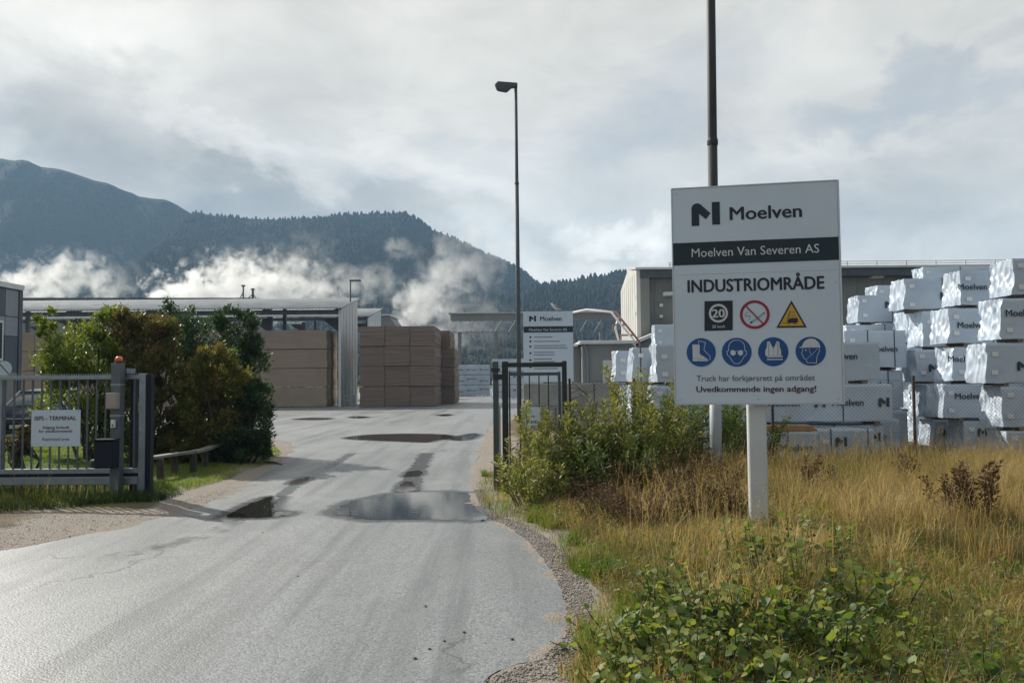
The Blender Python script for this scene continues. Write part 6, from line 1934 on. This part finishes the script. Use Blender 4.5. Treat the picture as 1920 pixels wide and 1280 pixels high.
# seed heads on stalks
q = scatter(FIELD, 2600, rg); q = q[(q[:, 1] > 6.0) & (q[:, 0] > 1.2)]
Pz = np.column_stack([q, ground_z(q)]); n = len(Pz)
hh = rg.uniform(0.4, 0.85, n); ln_ = rg.uniform(0.05, 0.35, n)
V, Fc = blades_geo(Pz, hh, np.full(n, 0.004), ln_, rg)
V5 = V.reshape(n, 5, 3); tipv = V5[:, 4]; dirn = unit(V5[:, 4] - V5[:, 2])
K = 12
PP = np.repeat(tipv, K, 0) - np.repeat(dirn, K, 0) * rg.uniform(0, 0.14, (n * K, 1)); sd_ = unit(rg.normal(size=(n * K, 3)))
LV_, LF_ = leaves_geo(PP, np.repeat(dirn, K, 0) + sd_ * 0.7, sd_ + 0.1, np.full(n * K, 0.02), np.full(n * K, 0.006))
Vall = np.concatenate([V, LV_]); Fall = np.concatenate([Fc, LF_ + len(V)])
tt_ = np.concatenate([np.repeat(rg.uniform(0.4, 1, n), 5), np.repeat(rg.uniform(0.2, 0.9, n * K), 4)])
tag(np_mesh('grass', Vall, Fall, G_DRY, attr=tt_), 'slender seed-headed grass stalks standing over the field', 'grass', kind='stuff')
# right verge tufts along the asphalt and at the gate foot
VERGE = np.array([g2(1075, 1280), g2(1100, 1190), g2(1085, 1090), g2(1045, 1030), g2(990, 990), g2(925, 968), g2(895, 935), g2(892, 905), g2(905, 890), (0.2, 12.8), (0.6, 9.0), (0.9, 6.5), (0.65, 4.2)])
q = scatter(VERGE, 26000, rg); vm = fbm(q[:, 0], q[:, 1], 0.5, 19, 3) > 0.44
grass('grass', 'patchy green verge along the right asphalt edge', q[vm][:13000], 0.04, 0.16, 0.006, G_GRN, rg, (0.3, 1.0))
# left lawn and rough edge by the gate
LAWN = np.array([g2(-60, 945), g2(120, 955), g2(290, 945), g2(350, 925), g2(430, 900), g2(500, 870), g2(528, 852), g2(515, 838), (-7.0, 22), (-22, 23.5), (-18, 12.2)])
q = scatter(LAWN, 90000, rg)
d_ = road_d(q)
lawnm = (q[:, 1] > 12.6) | (d_ > 0.30)
grass('grass', 'bright short lawn behind the sliding gate', q[lawnm], 0.04, 0.10, 0.009, G_GRN, rg, (0.2, 0.9), 0.1)
ROUGH = np.array([g2(-60, 972), g2(100, 962), g2(200, 952), g2(300, 945), g2(345, 930), g2(300, 912), g2(150, 905), g2(-60, 905)])
q = scatter(ROUGH, 16000, rg)
grass('grass', 'rough grass with painted shade along the foot of the sliding gate', q, 0.05, 0.16, 0.007, G_SHADED, rg, (0.2, 0.8), -0.1)
q = scatter(np.array([g2(-60, 960), g2(230, 945), g2(260, 915), g2(-60, 915)]), 260, rg)
grass('grass', 'pale seed stalks in front of the gate beam', q, 0.25, 0.45, 0.004, G_DRY, rg, (0.1, 0.5))

# ------------------------------------------------------------------ loose stones on the verges
M_STONE = mat('verge_stone', (0.30, 0.27, 0.24), (0.20, 0.18, 0.165), 30, 0.85)
def stones(label, P2, smin, smax, rg):
    n = len(P2); z = ground_z(P2); s = rg.uniform(smin, smax, n) ** 1.0
    base = np.array([(1, 0, 0), (-1, 0, 0), (0, 1, 0), (0, -1, 0), (0, 0, 0.8), (0, 0, -0.5)])
    f = np.array([(0, 2, 4), (2, 1, 4), (1, 3, 4), (3, 0, 4), (2, 0, 5), (1, 2, 5), (3, 1, 5), (0, 3, 5)])
    V = base[None] * rg.uniform(0.55, 1.3, (n, 6, 1)) * s[:, None, None]
    an = rg.uniform(0, 6.28, n); ca, sa = np.cos(an)[:, None], np.sin(an)[:, None]
    x, y = V[..., 0] * ca - V[..., 1] * sa, V[..., 0] * sa + V[..., 1] * ca
    V = np.stack([x + P2[:, 0:1], y + P2[:, 1:2], V[..., 2] + np.maximum(z, 0.0 if False else -1)[:, None] + s[:, None] * 0.2], -1)
    tag(np_mesh('gravel', V.reshape(-1, 3), (f[None] + (np.arange(n) * 6)[:, None, None]).reshape(-1, 3), M_STONE), label, 'gravel', kind='stuff')
EDGE = np.array([g2(890, 1282), g2(1020, 1232), g2(1052, 1172), g2(1042, 1105), g2(1003, 1042), g2(958, 997), g2(915, 974), g2(890, 945), g2(876, 920), g2(905, 918), g2(930, 965), g2(1000, 992), g2(1060, 1040), g2(1110, 1110), g2(1115, 1180), g2(1080, 1282)])
q = scatter(EDGE, 9000, rg, True); dd = road_d(q)
q = q[(dd > -0.10 - 0.35 * rg.uniform(0, 1, len(q)) ** 3) & (dd < 0.55)]
inroad = road_d(q) < 0
qz = q[~inroad]
stones('loose gravel along the right asphalt edge', qz, 0.004, 0.014, rg)
LEDGE = np.array([g2(-40, 1045), g2(180, 1003), g2(350, 965), g2(440, 925), g2(425, 915), g2(330, 945), g2(150, 962), g2(-40, 968)])
q = scatter(LEDGE, 2600, rg, True); q = q[road_d(q) > 0.0]
stones('loose sandy gravel at the left entrance shoulder', q, 0.003, 0.009, rg)

# ------------------------------------------------------------------ young sallows in the foreground, leaf by leaf
def leaf_mesh(i, tint):
    me = bpy.data.meshes.new('leaf')
    s = random.Random(i); cup = s.uniform(0.02, 0.12); tw = s.uniform(-0.06, 0.06); wd = s.uniform(0.42, 0.52)
    v = [(0, 0, 0), (0.14, wd * 0.55, cup * 0.5), (0.42, wd, cup), (0.74, wd * 0.78, cup * 0.6 + tw), (1, 0.02, -0.05 + tw), (0.74, -wd * 0.78, cup * 0.6 - tw), (0.42, -wd, cup), (0.14, -wd * 0.55, cup * 0.5), (0.45, 0, 0.0), (0.75, 0, -0.015)]
    f = [(0, 8, 2, 1), (8, 9, 3, 2), (9, 4, 3), (0, 7, 6, 8), (8, 6, 5, 9), (9, 5, 4), (-1, -1, -1)][:6]
    me.from_pydata(v, [], f); me.materials.append(L_SAL)
    a_ = me.attributes.new('tint', 'FLOAT', 'POINT'); a_.data.foreach_set('value', [tint] * len(v))
    me.polygons.foreach_set('use_smooth', [True] * len(me.polygons))
    return me
LEAFM = [leaf_mesh(i, t_) for i, t_ in enumerate(np.linspace(0.0, 1.0, 12))]


def sallow(label, base, h, nst, seed, rad, ll, per, individual=True, group='young sallows in the foreground'):
    rg = np.random.default_rng(seed); r_ = random.Random(seed)
    t_ = thing('young_sallow', label, 'shrub', tuple(base), group)
    PP, AA, NN, TT = [], [], [], []
    for i in range(nst):
        a = rg.uniform(0, 2 * np.pi); r = rad * rg.uniform(0, 1) ** 0.7; hh = h * rg.uniform(0.3, 1.1)
        f = Vector((base[0] + math.cos(a) * r * 0.5, base[1] + math.sin(a) * r * 0.5, base[2] - 0.03))
        tip = f + Vector((math.cos(a) * r * 0.6 + rg.normal() * 0.05, math.sin(a) * r * 0.6 + rg.normal() * 0.05, hh))
        mid = f.lerp(tip, 0.5) + Vector((rg.normal() * 0.03, rg.normal() * 0.03, 0.02))
        pts = [f, f.lerp(mid, 0.5), mid, mid.lerp(tip, 0.5), tip]
        MB().tube(pts, [0.006, 0.0055, 0.0045, 0.0035, 0.002], 5, cap=False).build('stem', M_BARK, t_)
        n = max(6, int(per * hh))
        for k in range(n):
            u = 0.18 + 0.82 * (k + rg.uniform(0, 0.8)) / n; u = min(u, 0.995)
            s_ = u * 4; i0 = int(s_); p = pts[i0].lerp(pts[min(i0 + 1, 4)], s_ - i0)
            ph = k * 2.4 + rg.normal() * 0.4
            sd = Vector((math.cos(ph), math.sin(ph), 0)); ax = (sd * 0.9 + Vector((0, 0, rg.uniform(-0.5, 0.95)))).normalized()
            nr = (Vector((0, 0, 1)) - sd * 0.3 + Vector(rg.normal(0, 0.55, 3))).normalized()
            PP.append(p + sd * 0.012); AA.append(ax); NN.append(nr); TT.append(float(np.clip(rg.normal(0.22 + 0.40 * u, 0.27), 0, 1)))
    if individual:
        for p, a, nn, tn in zip(PP, AA, NN, TT):
            o = bpy.data.objects.new('leaf', LEAFM[int(tn * 11.99)]); link(o, t_)
            s = a.cross(nn).normalized(); n2 = s.cross(a)
            L = ll * rg.uniform(0.45, 1.4)
            M4 = Matrix(((a.x, s.x, n2.x, 0), (a.y, s.y, n2.y, 0), (a.z, s.z, n2.z, 0), (0, 0, 0, 1)))
            o.matrix_local = Matrix.Translation(p - t_.location) @ M4 @ Matrix.Scale(L, 4)
    else:
        P = np.array([tuple(p) for p in PP]); n = len(P); ln = rg.uniform(0.6, 1.25, n) * ll
        V, Fc = leaves_geo(P, np.array([tuple(x) for x in AA]), np.array([tuple(x) for x in NN]), ln, ln * 1.0, ROUND_V, ROUND_F)
        np_mesh('foliage', V, Fc, L_SAL, t_, attr=np.repeat(np.array(TT), 6))
    return t_


SAL = [(1165, 1255, 0.34, 6, 0.30), (1225, 1205, 0.34, 5, 0.30), (1165, 1190, 0.22, 3, 0.22), (1260, 1250, 0.44, 8, 0.38), (1330, 1190, 0.48, 8, 0.38), (1405, 1255, 0.50, 8, 0.36),
       (1255, 1140, 0.32, 5, 0.3), (1310, 1275, 0.36, 7, 0.36), (1490, 1165, 0.52, 7, 0.36), (1420, 1125, 0.54, 7, 0.34), (1570, 1180, 0.44, 6, 0.36), (1480, 1265, 0.42, 8, 0.36), (1490, 1070, 0.66, 4, 0.16),
       (1580, 1270, 0.34, 5, 0.34), (1650, 1180, 0.40, 4, 0.30), (1320, 1100, 0.34, 5, 0.32), (1215, 1285, 0.28, 5, 0.28), (1570, 1075, 0.40, 4, 0.28)]
SLAB = ['leafy young sallow in the bottom corner by the asphalt', 'young sallow next to the gravel verge', 'small sallow sprig on the verge grass', 'broad-leaved sallow low below the sign post', 'dense young sallow in the middle of the thicket',
        'tall young sallow at the front of the thicket', 'young sallow at the upper left of the thicket', 'low sallow at the very bottom of the picture', 'young sallow behind the thicket under the sign post', 'sallow sprigs just right of the white post foot',
        'young sallow on the right flank of the thicket', 'glossy sallow at the bottom of the thicket', 'single tall sallow wand beside the white post', 'sparse sallow at the bottom right of the thicket', 'sparse sallow standing in dry grass right of the thicket',
        'small sallow left of the white post foot', 'low glossy sallow in the near corner', 'small sallow tuft behind the post in dry grass']
for i, (px, py, h, ns, rad) in enumerate(SAL):
    sallow(SLAB[i], gnd(px, py), h, int(ns * 1.8), 300 + i, rad, 0.052, 38, individual=i in (0, 3, 4, 5, 8, 9, 10, 11, 12, 14))
for i, (px, py, h) in enumerate([(1150, 1225, 0.24), (1240, 1225, 0.34), (1365, 1225, 0.46), (1440, 1205, 0.5), (1520, 1225, 0.44), (1275, 1185, 0.42), (1200, 1245, 0.30), (1350, 1270, 0.38), (1610, 1250, 0.34)]):
    sallow(['short sallow closest to the asphalt corner', 'sallow filling the left half of the thicket', 'sallow in the centre front of the thicket', 'sallow in the centre of the thicket', 'sallow right of the thicket centre', 'sallow behind the thicket centre', 'sallow in the left front of the thicket', 'sallow low in the thicket front', 'sallow at the thicket right corner'][i], gnd(px, py), h * 0.9, 13, 400 + i, 0.40, 0.052, 38, individual=False)
for i, (px, py, h) in enumerate([(1140, 1335, 0.20), (1215, 1350, 0.26), (1300, 1345, 0.30), (1410, 1350, 0.32), (1520, 1345, 0.30), (1640, 1330, 0.26), (1760, 1330, 0.22), (1890, 1320, 0.24)]):
    sallow(['low sallow at the bottom edge by the asphalt', 'low sallow at the bottom edge, second from the asphalt', 'low sallow at the bottom edge under the thicket left half', 'low sallow at the bottom edge under the sign post', 'low sallow at the bottom edge under the sign corner',
            'low sallow at the bottom edge right of the sign', 'sparse sallow at the bottom edge in straw', 'sparse sallow in the extreme bottom right corner'][i], gnd(px, py), h, 16 if i < 5 else 8, 450 + i, 0.34, 0.052, 46, individual=False)
for i, (px, py, h) in enumerate([(1730, 1262, 0.3), (1870, 1240, 0.28), (1800, 1180, 0.26), (1690, 1130, 0.28), (1900, 1120, 0.3)]):
    sallow(['small sallow at the bottom right in straw grass', 'small sallow in the bottom right corner', 'tiny sallow amid straw at the right', 'thin sallow sprig among rusty grass', 'small sallow at the right edge below the dock'][i], gnd(px, py), h, 4, 350 + i, 0.16, 0.05, 34, individual=False)

# ------------------------------------------------------------------ parked car behind the gate
M_PAINT = mat('dark_blue_paint', (0.010, 0.020, 0.045), (0.009, 0.018, 0.04), 1.5, 0.38, 0.0, spec=0.4, coat=0.15)
M_SILV = mat('silver_roof', (0.55, 0.57, 0.58), None, 2, 0.3, 0.6)
M_WIND = mat('car_glass', (0.10, 0.13, 0.14), (0.13, 0.16, 0.17), 0.8, 0.05, spec=0.9)
M_TYRE = mat('tyre_rubber', (0.015, 0.015, 0.016), None, 6, 0.8)
M_RIM = mat('alloy_rim', (0.45, 0.46, 0.47), None, 4, 0.3, 0.7)
M_LAMPG = mat('headlamp_glass', (0.55, 0.58, 0.60), (0.4, 0.43, 0.45), 6, 0.1, spec=0.8)
M_PLATE = mat('number_plate_white', (0.60, 0.60, 0.58), None, 4, 0.4)
car_c = at(12, 800, 24.0)
car = thing('parked_car', 'dark blue car with silver roof parked behind the sliding gate', 'car', (car_c.x, 26.0, 0))
car.rotation_euler.z = math.radians(12)
CL = Vector(car.location)


def loft(secs):
    """secs: list of (y, [(x half-width, z)...]) cross-sections, mirrored in x"""
    mb = MB(); mb.sm = True; rings = []
    for (y, prof) in secs:
        ring = [(x, y, z) for x, z in prof] + [(-x, y, z) for x, z in reversed(prof)]
        rings.append(ring)
    n = len(rings[0])
    vs = [Vector(p) + CL for r in rings for p in r]; fs = []
    for i in range(len(rings) - 1):
        for k in range(n):
            a, b = i * n + k, i * n + (k + 1) % n
            fs.append((a, b, b + n, a + n))
    fs.append(tuple(range(n))[::-1]); fs.append(tuple(range((len(rings) - 1) * n, len(rings) * n)))
    return mb.add(vs, fs)


def sec(y, w_, z0, zs, zt): return (y, [(w_ * 0.86, z0), (w_, z0 + 0.16), (w_, zs), (w_ * 0.93, zt)])
body = loft([sec(-2.12, 0.70, 0.32, 0.60, 0.72), sec(-2.02, 0.84, 0.24, 0.68, 0.82), sec(-1.6, 0.90, 0.20, 0.76, 0.93), sec(-0.95, 0.91, 0.20, 0.84, 1.00), sec(0.2, 0.91, 0.20, 0.86, 1.02), sec(1.4, 0.91, 0.20, 0.88, 1.03), sec(1.95, 0.87, 0.24, 0.86, 1.02), sec(2.12, 0.76, 0.32, 0.76, 0.92)]).build('body', M_PAINT, car)
loft([(-0.98, [(0.80, 0.99), (0.80, 1.0), (0.79, 1.005), (0.76, 1.01)]), (-0.25, [(0.80, 0.99), (0.76, 1.2), (0.66, 1.45), (0.60, 1.47)]), (0.9, [(0.80, 0.99), (0.76, 1.2), (0.66, 1.50), (0.60, 1.52)]), (1.75, [(0.78, 0.99), (0.74, 1.15), (0.64, 1.38), (0.58, 1.40)]), (2.02, [(0.74, 0.99), (0.72, 1.0), (0.70, 1.01), (0.66, 1.02)])]).build('cabin', M_WIND, car)
rf = loft([(-0.32, [(0.66, 1.455), (0.665, 1.46), (0.66, 1.48), (0.5, 1.495)]), (0.9, [(0.67, 1.505), (0.675, 1.51), (0.67, 1.53), (0.5, 1.55)]), (1.8, [(0.65, 1.385), (0.655, 1.39), (0.65, 1.41), (0.5, 1.43)])]).build('roof', M_SILV, car)
for s in (-1, 1):
    a = CL + Vector((s * 0.82, -1.0, 1.0)); b = CL + Vector((s * 0.655, -0.27, 1.475))
    MB().bar(a, b, 0.06, 0.05).build('windscreen_pillar', M_SILV, car)
    MB().bar(CL + Vector((s * 0.81, 0.55, 1.0)), CL + Vector((s * 0.68, 0.55, 1.49)), 0.07, 0.05).build('door_pillar', M_PAINT, car)
    MB().bbox(CL.x + s * 0.98 - 0.09, CL.x + s * 0.98 + 0.09, CL.y - 0.92, CL.y - 0.80, 0.98, 1.10, 0.03).build('mirror', M_PAINT, car)
    MB().bbox(CL.x + s * 0.66 - 0.17, CL.x + s * 0.66 + 0.17, CL.y - 2.10, CL.y - 1.9, 0.62, 0.76, 0.04).build('headlight', M_LAMPG, car)
    for y in (-1.32, 1.32):
        wc = CL + Vector((s * 0.84, y, 0.31))
        ty = MB().lathe(wc, [(0.22, -0.1), (0.30, -0.10), (0.315, -0.06), (0.315, 0.06), (0.30, 0.10), (0.22, 0.1)], 22, 'X').build('tyre', M_TYRE, car)
        MB().lathe(wc, [(0.05, -0.105), (0.21, -0.09), (0.215, 0.09), (0.05, 0.105)], 18, 'X').build('rim', M_RIM, ty)
MB().bbox(CL.x - 0.5, CL.x + 0.5, CL.y - 2.15, CL.y - 2.05, 0.50, 0.60, 0.02).build('grille', M_BLACKPL, car)
pts = [CL + Vector((0.62 * math.sin(a), -2.08 - 0.09 * math.cos(a), 0.72 - 0.05 * math.cos(a))) for a in np.linspace(-1.3, 1.3, 11)]
MB().tube(pts, 0.012, 6).build('chrome_strip', M_ALU, car)
MB().bbox(CL.x - 0.26, CL.x + 0.26, CL.y - 2.19, CL.y - 2.155, 0.38, 0.49, 0.008).build('number_plate', M_PLATE, car)
MB().bbox(CL.x - 0.84, CL.x + 0.84, CL.y - 2.14, CL.y - 1.95, 0.22, 0.36, 0.04).build('bumper', M_BLACKPL, car)
MB().bar(CL + Vector((-0.55, -1.02, 1.03)), CL + Vector((0.1, -0.95, 1.06)), 0.02).build('wiper', M_BLACKPL, car)

# round sign on a post by the panelled building
q = at(8, 691, 21.0)
rs = thing('round_sign', 'round pale grey traffic sign with one diagonal bar', 'traffic sign', (q.x, 21.0, 0))
MB().tube([(q.x, 21.04, -0.05), (q.x, 21.04, q.z + 0.2)], 0.03, 8).build('post', M_GALV, rs)
MB().lathe((q.x, 21.0, q.z), [(0.20, 0.0), (0.20, -0.012)], 28, 'Y').build('disc', M_SIGNW, rs)
MB().bar((q.x - 0.13, 20.985, q.z + 0.14), (q.x + 0.13, 20.985, q.z - 0.14), 0.03, 0.003, up=(0, 1, 0)).build('diagonal_bar', M_SLATE, rs)
# white kerb block seen under the car through the bars
q0, q1 = at(-20, 812, 22.4), at(26, 812, 22.4)
kb_ = thing('kerb_stone', 'pale kerb stone lying in front of the parked car', 'kerb', ((q0.x + q1.x) / 2, 22.4, 0))
MB().bbox(q0.x, q1.x, 22.3, 22.5, -0.04, 0.17, 0.03).build('stone', M_WHITE, kb_)
# small dark twig lying on the road edge and a few pebbles on the asphalt
tw = thing('fallen_twig', 'dark fallen twig lying on the drive by the low shrub', 'twig', tuple(gp(512, 870)))
a = gp(495, 868); b = gp(530, 872)
MB().tube([a + Vector((0, 0, 0.02)), a.lerp(b, 0.5) + Vector((0, 0.03, 0.035)), b + Vector((0, 0, 0.015))], [0.018, 0.022, 0.008], 6).build('branch', M_BARK, tw)
rgp = random.Random(3)
for k, (px, py) in enumerate([(833, 1202), (870, 1186), (805, 1217), (960, 1199), (778, 1235), (558, 1080), (492, 998), (797, 1137)]):
    q = gp(px, py); s = rgp.uniform(0.008, 0.015)
    lab = ['dark pebble on the asphalt at the lower middle', 'dark pebble right of the lower middle one', 'small stone left of the lower pebbles', 'stone near the right asphalt edge', 'lowest small stone on the asphalt', 'stone alone in the middle of the near asphalt', 'stone on the drive below the small puddle', 'pale flat stone on the near asphalt'][k]
    o = MB().add([(q.x + s * 1.5, q.y, 0.001), (q.x - s * 1.3, q.y + s * 0.3, 0.001), (q.x + s * 0.2, q.y + s, 0.001), (q.x, q.y - s * 1.1, 0.001), (q.x - s * 0.2, q.y, s * 1.1), (q.x + s * 0.6, q.y + s * 0.1, s * 0.9)],
                 [(0, 2, 5), (2, 4, 5), (2, 1, 4), (1, 3, 4), (3, 5, 4), (3, 0, 5), (0, 3, 1, 2)]).build('pebble', M_STONE if k == 7 else M_RUST, origin=(q.x, q.y, 0))
    tag(o, lab, 'stone', 'pebbles on the asphalt')
